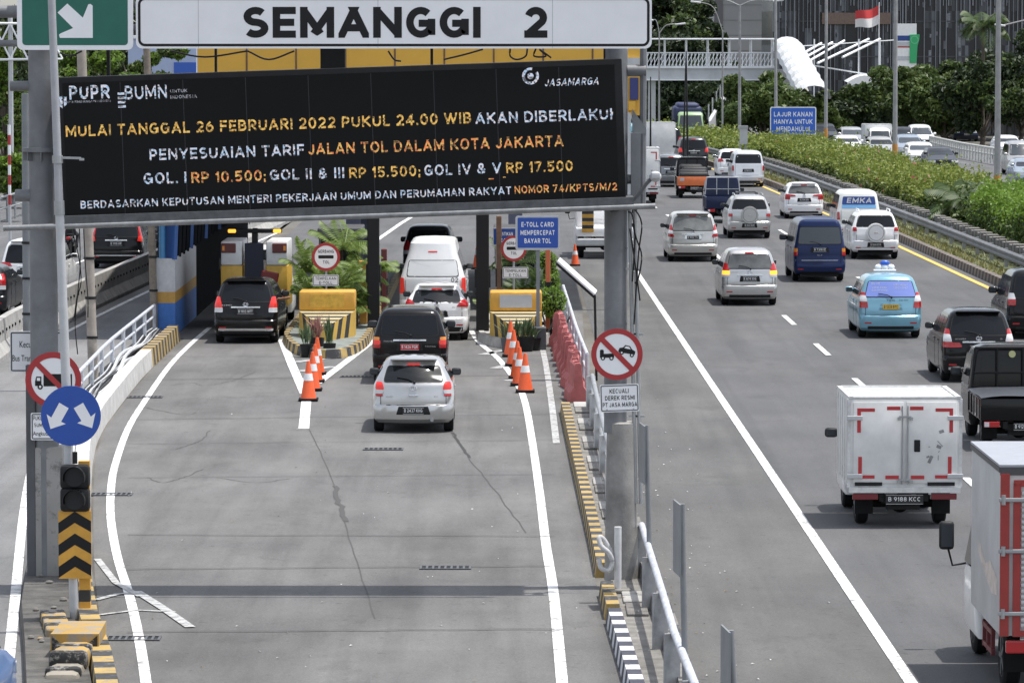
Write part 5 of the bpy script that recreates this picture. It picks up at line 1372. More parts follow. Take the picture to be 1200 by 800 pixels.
    if P.get('mirrors', True):
        for s in (-1, 1): mirror(root, s * (B.at(belt + .1)[2] + .0), yf_b - .36, belt + .10, P.get('mm', pm), P.get('mbig', 1.0))
    if P.get('exhaust'):
        mb = MB(); mb.cyl((.38, -L / 2 + .02, .27), (.38, -L / 2 + .3, .27), .035, 10); mb.build('exhaust', STEEL, root)
    if P.get('rack'):
        w = B.at(H - .03)[2] - .1
        mb = MB()
        for y in (-.6, -.1, .4): mb.box((0, y, H + .06), (w * 2, .05, .03))
        for s in (-1, 1): mb.box((s * w, -.1, H + .055), (.04, 1.3, .04)); mb.box((s * w, -.6, H + .01), (.05, .08, .1)); mb.box((s * w, .4, H + .01), (.05, .08, .1))
        mb.build('roof_rack', DGREYP, root)
    return root, B
def sorted_quad(s, x0, z0, x1, z1):
    p = [(s * x0, z0), (s * x1, z0 + .02), (s * x1, z1), (s * x0, z1 - .01)]
    return p if s > 0 else p[::-1]

SILV = paint('silver', (.50, .495, .485), .72, .34); SILV2 = paint('warm_silver', (.50, .49, .46), .6, .3); WHT = paint('white', (.80, .80, .80)); BLK = paint('black', (.008, .008, .009), 0, .16)
DBL = paint('navy', (.011, .022, .078), .2); GRY = paint('grey', (.17, .18, .19), .5); TAXI = paint('taxi_blue', (.17, .36, .46), .3); CHAR = paint('charcoal', (.04, .042, .047), .4)
WHT2 = paint('ivory', (.70, .70, .67)); LBL = paint('pale_blue_grey', (.33, .38, .44), .5); BPICK = paint('dark_blue', (.015, .022, .06), .1)
lampA = [([(.56, .92), (.86, .92), (.86, 1.24), (.66, 1.24)], REDLAMP), ([(.58, .80), (.86, .80), (.86, .92), (.57, .92)], CLEARLAMP)]
MPV = dict(L=4.2, W=1.67, H=1.69, oh=.72, fo=.82, wr=.305, shape=dict(belt=1.06, hb=.60, rws=.22, hood=1.0, slant=.75, tum=.13), lamps=lampA, plate=(.78, 'B 1823 PKM', 'k'), chrome=.90, badge=1.0, third=1, thz=.05)
def V(base, **k):
    d = dict(base); d.update(k); return d

# ---- toll lanes
car('hatchback', 'silver hatchback with a dark rear window, last in the toll queue', 'car',
    dict(L=3.78, W=1.665, H=1.53, oh=.62, fo=.7, wr=.295, paint=SILV, rr=.26, rf=.34, br=.09, shape=dict(belt=.98, hb=.56, bst=.04, rws=.36, hood=.95, hz=.72, slant=.72, tum=.17, roofr=.3),
         rw=(.60, .52, 1.045, 1.33), lamps=[([(.60, .88), (.80, .88), (.80, 1.03), (.63, 1.03)], REDLIT), ([(.62, .80), (.80, .80), (.80, .88), (.60, .88)], CLEARLAMP), ([(.63, .745), (.79, .745), (.80, .80), (.62, .80)], REDLAMP)],
         lr=.04, plate=(.46, 'B 2437 KHG', 'k'), badge=.92, third=2, thz=.045, spoiler=1, exhaust=1, mm=DARKP, wiper=True, wins=2, reflect=False, lowbumper=False,
         decals=[(Q(-.35, .38, .35, .545, .05), DARKP, 'bumper_insert'), (Q(-.09, .745, .09, .785), CHROME, 'gate_handle')], precess=False, script=(('MARCH', -.56, -.36, .73, .03), ('XV', .42, .50, .73, .03))), 485, 505, .004)
car('suv', 'black SUV with red licence plate in the toll queue', 'suv',
    dict(L=4.4, W=1.74, H=1.76, oh=.95, fo=.75, wr=.35, paint=BLK, rr=.16, br=.05, shape=dict(clear=.28, belt=1.12, hb=.68, bst=.06, rws=.14, hood=1.25, hz=.92, slant=.55, tum=.14),
         rw=(.66, .60, 1.14, 1.58), lamps=[([(.68, .92), (.86, .92), (.86, 1.02), (.68, 1.02)], REDLIT), ([(.68, .84), (.86, .84), (.86, .92), (.68, .92)], REDLAMP), ([(.70, 1.02), (.86, 1.02), (.86, 1.09), (.70, 1.09)], AMBER)],
         plate=(.86, 'B 1426 PQR', 'r'), chrome=1.02, rails=False, mm=DARKP, mbig=1.15, script=(('PANTHER', -.6, -.36, .98, .035), ('TOURING', .36, .6, .86, .035)), spoiler=0, handle=CHROME), 481, 447, .004)
car('hatchback', 'white hatchback squeezed behind the tall white van', 'car',
    dict(L=3.8, W=1.68, H=1.49, oh=.6, fo=.75, wr=.30, paint=WHT, rr=.26, br=.10, shape=dict(belt=1.0, hb=.6, rws=.40, hood=.95, hz=.72, slant=.75, tum=.18), rw=(.64, .55, 1.02, 1.30),
         lamps=[([(.52, .90), (.90, .88), (.92, 1.10), (.66, 1.06)], REDLAMP)], third=2, plate=(.72, 'B 2115 SZE', 'k'), badge=.93, mm=DARKP, spoiler=1, wins=2,
         decals=[(Q(-.7, .24, .7, .36), DARKP, 'lower_bumper')], script=(('RS', .42, .5, .86, .04),)), 512, 398, -.006)
rv, BV = car('van', 'tall white high-roof passenger van passing the toll booth', 'van',
    dict(L=5.4, W=1.88, H=2.28, oh=1.1, fo=.95, wr=.34, paint=WHT, rr=.22, br=.06, rf=.35, shape=dict(clear=.22, belt=1.22, hb=.60, bst=.04, rws=.22, hood=.45, hz=.85, slant=.9, tum=.22, topdrop=.36, roofr=.4),
         rw=(.72, .66, 1.27, 1.70), rearglass=mat('frosted_panel', (.66, .67, .67), .35, coat=.3), rwtrim=True, wiper=False, lamps=[([(.78, .78), (.98, .78), (.98, 1.22), (.82, 1.22)], REDLIT), ([(.78, .62), (.98, .62), (.98, .78), (.78, .78)], CLEARLAMP)],
         plate=(.55, 'B 7702 TDB', 'k'), third=0, decals=[(Q(-.13, 1.93, .13, 1.97), REDLIT, 'brake_light')], script=(('02', .52, .72, 1.10, .13),), scriptm=DGREYP, mm=DARKP, wins=3), 508, 374, -.004)
car('car', 'dark MPV with black windows beyond the toll booths', 'car',
    V(MPV, paint=CHAR, mm=DARKP, H=1.75, W=1.72, mbig=1.2, third=0, rw=(.70, .62, 1.10, 1.56)), 503, 325, -.02)
car('minivan', 'black minivan stopped at the toll booth by the shaded wall', 'car',
    V(MPV, paint=BLK, chrome=.955, badge=1.03, spoiler=1, spm=BLK, plate=(.84, 'B 1903 WFT', 'k'), third=0, lamps=[([(.60, .94), (.86, .94), (.86, 1.22), (.68, 1.22)], REDLIT), ([(.60, .82), (.86, .82), (.86, .94), (.60, .94)], CLEARLAMP)],
      decals=[(Q(-.72, .34, .72, .40), CHROME, 'bumper_trim')], script=(('AVANZA', -.62, -.34, .99, .035),), mm=DARKP), 290, 401, -.012)

GLASS_REFL = mat('glass_grey_reflection', (.10, .105, .105), .16, spec=.5, var=.5, vscale=1.5); GLASS_REFL2 = mat('glass_pale_reflection', (.17, .175, .17), .2, spec=.5, var=.5, vscale=1.5)  # paler base colours stand for grey reflections in the rear windows
# ---- expressway, same direction
car('minivan', 'warm silver MPV with chrome trim in the first expressway lane', 'car',
    V(MPV, L=4.55, W=1.77, H=1.75, wr=.33, paint=SILV2, rearglass=GLASS_REFL2, mm=BLK, chrome=.98, badge=1.04, plate=(.86, 'B 1902 TYU', 'k'), prm=CHROME, spoiler=1, lamps=[([(.66, .88), (.93, .88), (.93, 1.0), (.70, .98)], REDLAMP), ([(.70, .98), (.93, 1.0), (.93, 1.13), (.72, 1.10)], CLEARLAMP), ([(.72, 1.10), (.93, 1.13), (.92, 1.30), (.76, 1.30)], REDLAMP)]), 811, 306)
car('suv', 'silver SUV with silver spare wheel cover and roof rack', 'suv',
    dict(L=4.2, W=1.70, H=1.70, oh=.72, fo=.8, wr=.345, paint=SILV, rr=.18, shape=dict(clear=.26, belt=1.12, hb=.66, rws=.22, hood=1.05, slant=.7, tum=.14, hz=.85), rack=1, spare=.93, rails=1, wiper=False,
         lamps=[([(.66, .98), (.84, .98), (.84, 1.10), (.68, 1.10)], CLEARLAMP), ([(.66, .86), (.84, .86), (.84, .98), (.66, .98)], REDLAMP)], plate=(.52, 'B 1544 BZR', 'k'), third=0, mm=BLK), 877, 279)
car('minivan', 'plain silver minivan in mid expressway ahead of the taxi', 'car',
    V(MPV, paint=SILV, mm=BLK, rearglass=GLASS_REFL, chrome=.92, plate=(.80, 'B 1674 SOG', 'k'), script=(('AVANZA', -.58, -.34, .98, .03),), lamps=[([(.60, 1.04), (.86, 1.04), (.86, 1.26), (.68, 1.26)], REDLAMP), ([(.60, .92), (.86, .92), (.86, 1.04), (.60, 1.04)], AMBERLIT), ([(.60, .84), (.86, .84), (.86, .92), (.60, .92)], CLEARLAMP)]), 877, 357)
car('minibus', 'navy blue minibus with tinted rear window', 'van',
    dict(L=4.4, W=1.70, H=2.06, oh=.95, fo=.6, wr=.32, paint=DBL, rr=.14, br=.04, rf=.25, shape=dict(clear=.26, belt=1.20, hb=.60, bst=.03, rws=.12, hood=.3, hz=.9, slant=.6, tum=.12, topdrop=.22), rw=(.70, .64, 1.24, 1.78), rearglass=GLASSG,
         lamps=[([(.72, .86), (.86, .86), (.86, .98), (.72, .98)], REDLAMP), ([(.72, .98), (.86, .98), (.86, 1.10), (.72, 1.10)], AMBER)], plate=(1.05, 'B 7318 IZ', 'k'), wins=3, mbig=1.3, mm=DARKP, third=0,
         decals=[(Q(-.80, .70, .80, .715), CHROME, 'trim_line')], script=(('ELF', -.08, .08, .86, .03),)), 958, 329)
car('suv', 'white SUV with white spare wheel cover and steel bumper bar', 'suv',
    dict(L=4.2, W=1.70, H=1.72, oh=.72, fo=.8, wr=.345, paint=WHT, rr=.18, shape=dict(clear=.26, belt=1.12, hb=.66, rws=.20, hood=1.05, slant=.7, tum=.14, hz=.85), spare=.95, rails=1, railm=WHT, wiper=False,
         lamps=[([(.66, 1.0), (.84, 1.0), (.84, 1.14), (.68, 1.14)], REDLAMP), ([(.66, .88), (.84, .88), (.84, 1.0), (.66, 1.0)], CLEARLAMP)], plate=(.52, 'B 1068 EVA', 'k'), third=0, mm=BLK, decals=[(Q(-.7, .40, .7, .44), CHROME, 'bumper_bar')]), 1024, 303)
r_, B_ = car('delivery_van', 'white van with large blue lettering across its rear window', 'van',
    dict(L=4.05, W=1.72, H=1.96, oh=.6, fo=.6, wr=.3, paint=WHT2, rr=.18, rf=.25, br=.04, shape=dict(clear=.22, belt=1.15, hb=.6, bst=.03, rws=.14, hood=.4, hz=.85, slant=.75, tum=.11, topdrop=.2), rw=False, wins=3, mm=DARKP,
         lamps=[([(.74, .8), (.88, .8), (.88, 1.1), (.76, 1.1)], REDLAMP)], plate=(.78, 'B 9240 PCE', 'k')), 1005, 281)
mb = MB(); patch(mb, B_.rear, [(-.66, 1.38), (.66, 1.38), (.62, 1.70), (-.62, 1.70)], .05, .006); wd = mb.build('rear_window', DBLUE, r_, 40)
mb = MB(); patch(mb, B_.rear, [(-.67, 1.24), (.67, 1.24), (.66, 1.375), (-.66, 1.375)], .03, .006); mb.build('window_band', mat('sky_blue', (.18, .42, .72), .4), r_, 40)
q = B_.rear(0, 1.54); text('EMKA', -.48, .48, 1.45, .2, SIGNW, r_, y=q.y - .035, bold=.03, slant=.15)
car('hatchback', 'small white hatchback with red tail lights beside the median', 'car',
    V(MPV, L=4.0, W=1.68, H=1.58, rearglass=GLASS_REFL, paint=WHT, mm=BLK, chrome=0, plate=(.82, 'B 2704 UKH', 'k'), spoiler=1, lamps=[([(.36, .98), (.86, .94), (.86, 1.08), (.40, 1.04)], REDLAMP), ([(.60, .84), (.88, .84), (.88, .95), (.60, .96)], REDLAMP)]), 941, 256)
rt, BT = car('taxi', 'light blue taxi with roof lamp and yellow licence plate', 'taxi',
    V(MPV, paint=TAXI, mm=TAXI, plate=(.84, 'B 1238 BTC', 'y'), chrome=0, prm=TAXI, badge=0, third=0, rearglass=mat('advert_blue', (.16, .22, .55), .3, coat=.5), wiper=True,
      lamps=[([(.60, .82), (.86, .82), (.86, .98), (.62, .98)], REDLAMP), ([(.62, .98), (.86, .98), (.86, 1.14), (.66, 1.14)], CLEARLAMP), ([(.66, 1.14), (.86, 1.14), (.86, 1.22), (.68, 1.22)], REDLAMP)],
      script=(('TAXI', -.12, .10, .99, .055), ('021 797', .22, .46, 1.0, .04)), scriptm=DGREYP), 1041, 395)
q = BT.rear(-.3, 1.28)
for s_, x0, x1, z, h in (('BLUE', -.50, -.28, 1.43, .05), ('TAKSI AMAN', -.50, -.1, 1.33, .045), ('DAN NYAMAN', -.50, -.1, 1.26, .045), ('LEBIH HEMAT', .08, .46, 1.40, .045), ('LEBIH CEPAT', .08, .46, 1.32, .045)):
    q = BT.rear(0, z); text(s_, x0, x1, z, h, SIGNW, rt, y=q.y - .015, bold=.01)
mb = MB(); mb.box((0, -.25, 1.72), (.6, .2, .05), bev=.02)
for x in (-.17, 0, .17): mb.ball((x, -.25, 1.80), (.10, .09, .085))
tl = mb.build('roof_lamp', SIGNW, rt, 50)
mb = MB(); mb.ball((0, -.27, 1.92), (.13, .06, .07)); mb.build('lamp_emblem', mat('emblem_blue', (.03, .12, .55), .3), tl, 50)
car('minivan', 'black minivan with wide red and chrome tail lights', 'car',
    V(MPV, paint=BLK, mm=BLK, chrome=.945, badge=1.03, spoiler=1, plate=(.80, 'B 2235 SYT', 'k'), third=0, script=(('AVANZA', -.55, -.3, 1.0, .035), ('G', .5, .55, 1.0, .035)),
      lamps=[([(.38, .83), (.62, .82), (.62, .93), (.44, .93)], REDLAMP), ([(.60, .82), (.86, .82), (.86, .95), (.60, .95)], REDLAMP), ([(.62, .95), (.86, .95), (.86, 1.12), (.66, 1.12)], CLEARLAMP), ([(.66, 1.12), (.86, 1.12), (.86, 1.24), (.68, 1.24)], REDLAMP)],
      decals=[(Q(-.7, .30, .7, .36), CHROME, 'bumper_trim')]), 1143, 446)
car('minivan', 'black minivan beside the median behind the guard rail', 'car',
    V(MPV, paint=BLK, mm=BLK, mbig=1.2, H=1.85, W=1.69, third=0, lamps=[([(.62, .90), (.86, .90), (.86, 1.06), (.62, 1.06)], REDLAMP), ([(.62, 1.06), (.86, 1.06), (.86, 1.22), (.66, 1.22)], CLEARLAMP)]), 1214, 396)
car('van', 'silver white boxy van beside the median with dark windows', 'van',
    dict(L=4.05, W=1.68, H=1.90, oh=.6, fo=.6, wr=.3, paint=paint('pale_silver', (.62, .63, .65), .3), rr=.18, rf=.25, br=.04, shape=dict(clear=.22, belt=1.18, hb=.6, bst=.03, rws=.14, hood=.4, hz=.85, slant=.75, tum=.11), rw=(.68, .62, 1.26, 1.68), wins=3, mm=DARKP, wiper=False,
         lamps=[([(.74, .84), (.88, .84), (.88, 1.12), (.76, 1.12)], REDLAMP), ([(.74, .74), (.88, .74), (.88, .84), (.74, .84)], CLEARLAMP)], plate=(.86, 'B 1386 KVC', 'k')), 876, 219)
car('hatchback', 'white car half hidden beside the silver white van', 'car', V(MPV, paint=WHT, mm=WHT, H=1.62, lamps=[([(.5, .95), (.86, .9), (.86, 1.08), (.6, 1.1)], REDLAMP)]), 858, 209)
car('minivan', 'grey minivan ahead of the pickup with orange tailgate', 'car', V(MPV, paint=GRY, mm=GRY, chrome=.95), 786, 219)
car('suv', 'charcoal SUV far ahead with both brake lights glowing', 'suv',
    V(MPV, L=4.6, W=1.80, H=1.78, paint=CHAR, mm=CHAR, chrome=.98, wr=.36, lamps=[([(.66, .90), (.95, .90), (.95, 1.16), (.72, 1.16)], REDLIT)], plate=(.86, 'B 1208 PJA', 'k')), 812, 196, .03)
car('suv', 'black SUV far ahead near the white box trucks', 'suv', V(MPV, L=4.6, W=1.85, H=1.85, paint=BLK, mm=BLK, wr=.37, rws=.3), 783, 183, .04)
car('minibus', 'far minibus with turquoise roof ahead of the white box truck', 'bus',
    dict(L=6, W=2.0, H=2.3, oh=1.2, fo=1, wr=.38, paint=paint('turquoise', (.09, .42, .50)), rr=.2, shape=dict(clear=.3, belt=1.25, hb=.7, rws=.15, hood=.4, hz=.9, slant=.7, tum=.12), rw=(.85, .80, 1.0, 1.85), mm=DARKP, wins=3,
         lamps=[([(.86, .9), (1.02, .9), (1.02, 1.3), (.88, 1.3)], REDLAMP)], plate=(.8, 'B 7540 WW', 'y')), 754, 188, .04)

# ---- avenue on the left
car('suv', 'white MPV half hidden behind the steel gantry post', 'car',
    V(MPV, L=4.7, W=1.83, H=1.80, wr=.34, paint=WHT, mm=WHT, chrome=1.0, spoiler=1, plate=(.86, 'B 2016 SRN', 'k'), lamps=[([(.52, 1.0), (.92, .96), (.92, 1.12), (.60, 1.10)], REDLAMP)]), 38, 349, -.035)
car('suv', 'black crossover with tall red tail lights on the avenue', 'suv',
    V(MPV, L=4.55, W=1.82, H=1.68, wr=.35, paint=BLK, mm=BLK, chrome=.98, badge=1.05, plate=(.86, 'B 1108 KR', 'k'), lamps=[([(.72, .95), (.93, .92), (.92, 1.12), (.76, 1.12)], REDLIT), ([(.76, 1.12), (.92, 1.12), (.86, 1.50), (.72, 1.48)], REDLAMP)],
      decals=[(Q(-.8, .44, .8, .47), CHROME, 'bumper_trim')]), 139, 314, -.035)
car('car', 'dark car at the edge ahead of the concrete barrier', 'car', V(MPV, paint=CHAR, mm=BLK, H=1.5, W=1.75), -24, 371, -.03)
car('car', 'far dark car on the avenue beyond the black crossover', 'car', V(MPV, paint=CHAR, mm=BLK, H=1.55, W=1.75, lamps=[([(.6, .95), (.9, .92), (.9, 1.12), (.7, 1.12)], REDLIT)]), 172, 292, -.04)
car('car', 'far red car on the avenue beyond the dark car', 'car', V(MPV, paint=paint('red', (.4, .03, .03)), mm=BLK, H=1.55, W=1.75), 186, 277, -.04)
car('car', 'blue car at the very corner beside the striped island', 'car', V(MPV, paint=paint('blue', (.05, .16, .4)), mm=BLK, H=1.6, W=1.75, mirrors=False), -118, 905, -.03)

# ---- facing traffic beyond the hedge
FR = V(MPV, frontglass=GLASSG, badge=0, chrome=0, lamps=(), plate=(.8, 'B 1 XX', 'k'))
FR.pop('plate')
for px, py, m, H, Wd, lb, gl in ((995, 187, WHT, 1.5, 1.7, 'white oncoming car low behind the hedge by the blue sign', GLASS), (1000, 177, SILV, 1.6, 1.75, 'pale silver oncoming car behind the low white car', GLASSG), (1034, 190, SILV2, 1.55, 1.72, 'oncoming silver car in front of the white box truck', GLASS),
                             (1067, 188, LBL, 1.6, 1.75, 'oncoming blue grey car right of the lamp post', GLASSG), (1061, 177, CHAR, 1.6, 1.7, 'dark oncoming car with pale roof next to the white van', GLASS), (1081, 177, WHT, 1.75, 1.7, 'oncoming white van beside the white railing', GLASSG),
                             (1081, 198, WHT2, 1.55, 1.75, 'oncoming ivory car beside the palm clump', GLASSG), (1104, 204, CHAR, 1.5, 1.75, 'oncoming charcoal sedan just behind the palm clump', GLASS), (1183, 187, WHT, 1.5, 1.7, 'oncoming white car beyond the tall lamp post', GLASS),
                             (1199, 205, SILV, 1.9, 1.75, 'oncoming silver van at the edge behind the lamp post', GLASSG), (1208, 220, LBL, 1.5, 1.75, 'oncoming grey sedan at the edge over the bright hedge', GLASS), (968, 172, CHAR, 1.6, 1.75, 'far dark oncoming car left of the pale silver car', GLASS)):
    car('car' if H < 1.7 else 'van', lb, 'car' if H < 1.7 else 'van', V(FR, paint=m, mm=m, H=H, W=Wd, frontglass=gl), px, py, .02, 'oncoming cars beyond the hedge', facing=-1)
car('suv', 'dark blue oncoming SUV on the slip road by the grey wall', 'suv', V(FR, L=4.6, W=1.85, H=1.8, paint=paint('midnight', (.015, .02, .04), .3), mm=BLK, wr=.36, frontglass=GLASSG), 1131, 166, .05, facing=-1)
# ================================================================== TRUCKS, PICKUPS, RIDER
def cab_rows(L, Wd, H, clear=.3, y0=0.0):
    """short forward cab: rear wall upright, y0 = rear of cab"""
    r0, f0, hw = y0, y0 + L, Wd / 2
    return [(clear, r0, f0 - .06, hw - .05), (clear + .1, r0, f0, hw - .01), (.75, r0, f0, hw), (1.05, r0, f0 - .03, hw), (H * .55, r0, f0 - .10, hw - .01), (H * .90, r0 + .02, f0 - .48, hw - .10), (H * .96, r0 + .05, f0 - .60, hw - .15), (H, r0 + .15, f0 - .78, hw - .30)]
def truck_cab(root, L, Wd, H, y0, m, mm=DARKP, rear_win=True, rear_glass=GLASS, arm=False):
    B = Body(cab_rows(L, Wd, H, y0=y0), .08, .2, .0, .10); c = B.mesh().build('cab', m, root, 34)
    mb = MB(); zl, zt = H * .56, H * .90
    if rear_win: mb = MB(); patch(mb, B.rear, Q(-Wd * .36, zl + .03, Wd * .36, zt - .02, .03), .05, .006); mb.build('rear_window', rear_glass, c, 40)
    for s in (-1, 1):
        mb = MB(); patch(mb, B.side(s), [(y0 + .2, zl + .02), (y0 + L - .25, zl + .02), (y0 + L - .55, zt - .03), (y0 + .25, zt - .03)], .05, .005); mb.build('side_window', GLASS, c, 40)
    mb = MB(); patch(mb, B.front, [(-Wd * .42, zl), (Wd * .42, zl), (Wd * .37, zt), (-Wd * .37, zt)], .06, .006); mb.build('windscreen', GLASSG, c, 40)
    for s in (-1, 1):
        mb = MB(); patch(mb, B.front, sorted_quad(s, Wd * .28, .72, Wd * .48, .90), .03, .006); mb.build('headlight', CLEARLAMP, c, 40)
        x, y, z = s * (Wd / 2), y0 + L - .35, H * .68
        if arm:
            mb = MB(); mb.tube([(x - s * .02, y, z - .25), (x + s * .16, y, z - .28), (x + s * .22, y, z - .05)], .016, 6); mb.build('mirror_arm', BLACK, c, 50)
            mb = MB(); mb.box((x + s * .24, y, z + .12), (.20, .10, .38), bev=.045); mo = mb.build('mirror', mm, c, 50)
            mb = MB(); mb.box((x + s * .24, y - .053, z + .12), (.15, .004, .30), bev=.001); mb.build('mirror_glass', GLASSG, mo)
        else: mirror(root, x, y, z, mm, 1.1)
    return c
def chassis(root, L, Wd, wr, ya, yf, dual=False, zf=.55):
    mb = MB()
    for s in (-1, 1): mb.box((s * .36, 0, zf), (.09, L - .2, .14))
    mb.cyl((-Wd / 2 + .25, ya, wr), (Wd / 2 - .25, ya, wr), .07, 10); mb.ball((0, ya, wr), .16); mb.box((.25, .3, zf - .05), (.3, .7, .2)); mb.box((-.1, -L / 2 + .35, zf - .05), (.5, .3, .12)); mb.box((0, ya - .45, zf - .14), (.55, .16, .55 * .3))
    mb.build('chassis', DARKP, root)
    for s in (-1, 1):
        for y in (ya, yf): wheel(root, s * (Wd / 2 - .16), y, wr, .2, s, DGREYP)
        mb = MB(); mb.box((s * (Wd / 2 - .17), ya - wr - .1, wr + .05), (.3, .015, .36)); mb.build('mud_flap', RUBBER, root)

TAPE = mat('tape_red', (.45, .03, .035), .5, var=.12)
GRIME = mat('grimy_white', (.66, .66, .65), .5, var=.14, vscale=2.0)
def box_truck(label, px, py, W_=1.84, L=4.0, z0=.62, z1=2.14, boxL=2.35, cab=None, tape=True, ptext='B 9188 KCC', rz=.0115, detail=True, boxm=None, group=None, side=None, dark=True, facing=1):
    loc = place(px, py, L, .75, rz); loc.z = .01; r = thing('box_truck', label, 'truck', loc, rz + (math.pi if facing < 0 else 0), group)
    if facing < 0:
        loc = place(px, py, L, .8, rz); loc.z = .01; r.location = loc
    bm_ = boxm or GRIME; yr = -L / 2; hw = W_ / 2
    wr = .33; chassis(r, L, W_ - .22, wr, yr + .78, L / 2 - .75, zf=.5)
    mb = MB(); mb.box((0, yr + boxL / 2, (z0 + z1) / 2), (W_, boxL, z1 - z0), bev=.02); bx = mb.build('cargo_box', bm_, r, 30)
    mb = MB()
    for s in (-1, 1):
        mb.box((s * (hw - .03), yr + boxL / 2, z1 + .012), (.075, boxL + .02, .03)); mb.box((s * (hw + .001), yr + .03, (z0 + z1) / 2), (.05, .08, z1 - z0 - .02))
        for k in range(5): mb.box((s * (hw + .004), yr + .35 + k * (boxL - .6) / 4, (z0 + z1) / 2), (.012, .05, z1 - z0 - .12))
    for y in (yr + .03, yr + boxL - .03): mb.box((0, y, z1 + .012), (W_, .075, .03))
    for k in range(3): mb.box((0, yr + .5 + k * .6, z1 + .006), (W_ - .1, .02, .014))
    mb.box((0, yr + .0, z0 - .03), (W_, .10, .09)); mb.build('box_trim', mat('trim_white', (.60, .60, .59), .5, var=.25), bx)
    if detail:
        for s in (-1, 1):
            mb = MB(); mb.box((s * hw * .475, yr - .013, (z0 + z1) / 2 + .01), (hw * .90, .026, z1 - z0 - .14), bev=.008); dr = mb.build('cargo_door', bm_, r, 30)
            mb = MB(); mb.cyl((s * .045, yr - .045, z0 + .06), (s * .045, yr - .045, z1 - .12), .012, 8)
            for z in (z0 + .14, z1 - .30): mb.box((s * .05, yr - .05, z), (.10, .03, .03)); mb.box((s * .10, yr - .052, z - .03), (.05, .03, .05))
            mb.build('lock_bar', STEEL, dr)
            for z in (z0 + .2, (z1 + z0) / 2 + .42):
                mb = MB(); mb.box((s * (hw - .09), yr - .04, z), (.26, .03, .075), bev=.01); mb.build('hinge', LGREYP, dr)
            if tape:
                x0, x1 = .02, hw * .92; zt, zb_ = z1 - .16, z0 + .16; mb = MB()
                def tb(xa, xb, za, zb2): mb.box((s * (xa + xb) / 2, yr - .030, (za + zb2) / 2), (abs(xb - xa), .006, abs(zb2 - za)))
                tb(hw - .42, hw - .13, zt - .055, zt); tb(hw - .19, hw - .13, zt - .40, zt - .056); tb(hw - .42, hw - .15, zb_, zb_ + .055); tb(hw - .21, hw - .15, zb_ + .056, zb_ + .36)
                tb(.08, .30, zt - .03, zt + .03); tb(.10, .32, zb_ - .01, zb_ + .05)
                mb.build_each('reflective_tape', TAPE, dr)
            mb = MB(); mb.box((s * (hw - .32), yr - .03, z0 + .07), (.45, .006, .06)); mb.build('maker_plate', DARKP, dr)
        mb = MB(); mb.box((.20, yr - .032, z0 + .70), (.10, .03, .20), bev=.02); mb.build('door_handle', BLACK, r)
        mb = MB(); 
        for k, (x, z) in enumerate(((.40, .95), (.56, .95), (.58, 1.02), (.38, .72), (.55, .70), (.42, .66), (.56, .84), (.6, 1.3))): mb.box((x, yr - .029, z0 + z * .72), (.03 + .05 * (k % 3), .003, .012 + .04 * (k % 2)), rot=(0, .4 * k, 0))
        mb.build_each('scuff', mat('scuff_grey', (.25, .25, .25), .8, var=.4), r)
    for s in (-1, 1):
        mb = MB(); mb.box((s * (hw - .27), yr - .005, z0 - .14), (.42, .05, .10), bev=.01); mb.build('tail_light', mat('dim_red_lamp', (.16, .02, .025), .3), r)
    plate(r, yr + .02, z0 - .19, ptext, 'k', .62, .16)
    cm = cab or WHT; c = truck_cab(r, 1.5, W_ - .22, 1.85 if z1 < 2.5 else 2.0, yr + boxL + .05, cm, arm=z1 > 2.3)
    return r, bx
r, bx = box_truck('small white box truck with red reflective tape on its rear doors', 1054.5, 613, W_=1.84, z0=.66)

# red framed truck at the edge
L = 4.9; loc = place(1250, 806, L, .95, .0115); loc.z = .01
r = thing('box_truck', 'grey sided box truck with red painted frame, partly out of the picture', 'truck', loc, .0115)
W_, z0, z1, bl = 1.92, .78, 2.86, 3.1; yr = -L / 2; hw = W_ / 2; chassis(r, L, W_ - .16, .40, yr + .95, L / 2 - .85, zf=.62)
SIDEG = mat('alloy_side', (.46, .46, .46), .5, var=.18, vscale=1.2)
REDF = mat('frame_red', (.30, .03, .025), .5, var=.12)
mb = MB(); mb.box((0, yr + bl / 2, (z0 + z1) / 2), (W_, bl, z1 - z0), bev=.015); bx = mb.build('cargo_box', SIDEG, r, 30)
mb = MB(); mb.box((0, yr + bl / 2, z1 + .012), (W_ + .03, bl + .03, .03)); mb.build('roof_sheet', mat('roof_sheet', (.36, .37, .40), .4, metal=.3, var=.12), bx)
mb = MB()
for s in (-1, 1): mb.box((s * (hw + .008), yr + bl / 2, z1 - .04), (.02, bl, .06)); 
mb.box((0, yr - .012, z1 - .05), (W_ + .02, .03, .10)); mb.build('top_rail', mat('rail_dark', (.06, .06, .065), .5), bx)
mb = MB()
for s in (-1, 1): mb.box((s * (hw - .05), yr - .018, (z0 + z1) / 2 - .04), (.11, .05, z1 - z0 - .08)); mb.box((s * (hw - .20), yr - .014, (z0 + z1) / 2 - .10), (.09, .045, z1 - z0 - .2))
mb.box((0, yr - .014, z0 + .03), (W_ - .32, .05, .07)); mb.box((0, yr - .014, z1 - .20), (W_ - .32, .045, .08)); mb.build('rear_frame', REDF, bx)
mb = MB()
for i in range(24): z = z0 + .10 + i * (z1 - z0 - .38) / 24; mb.box((0, yr - .01, z + .03), (W_ - .50, .035, .05), bev=.012)
mb.build('ribbed_door', mat('door_rib', (.50, .50, .50), .45, metal=.2, var=.15), bx, 30)
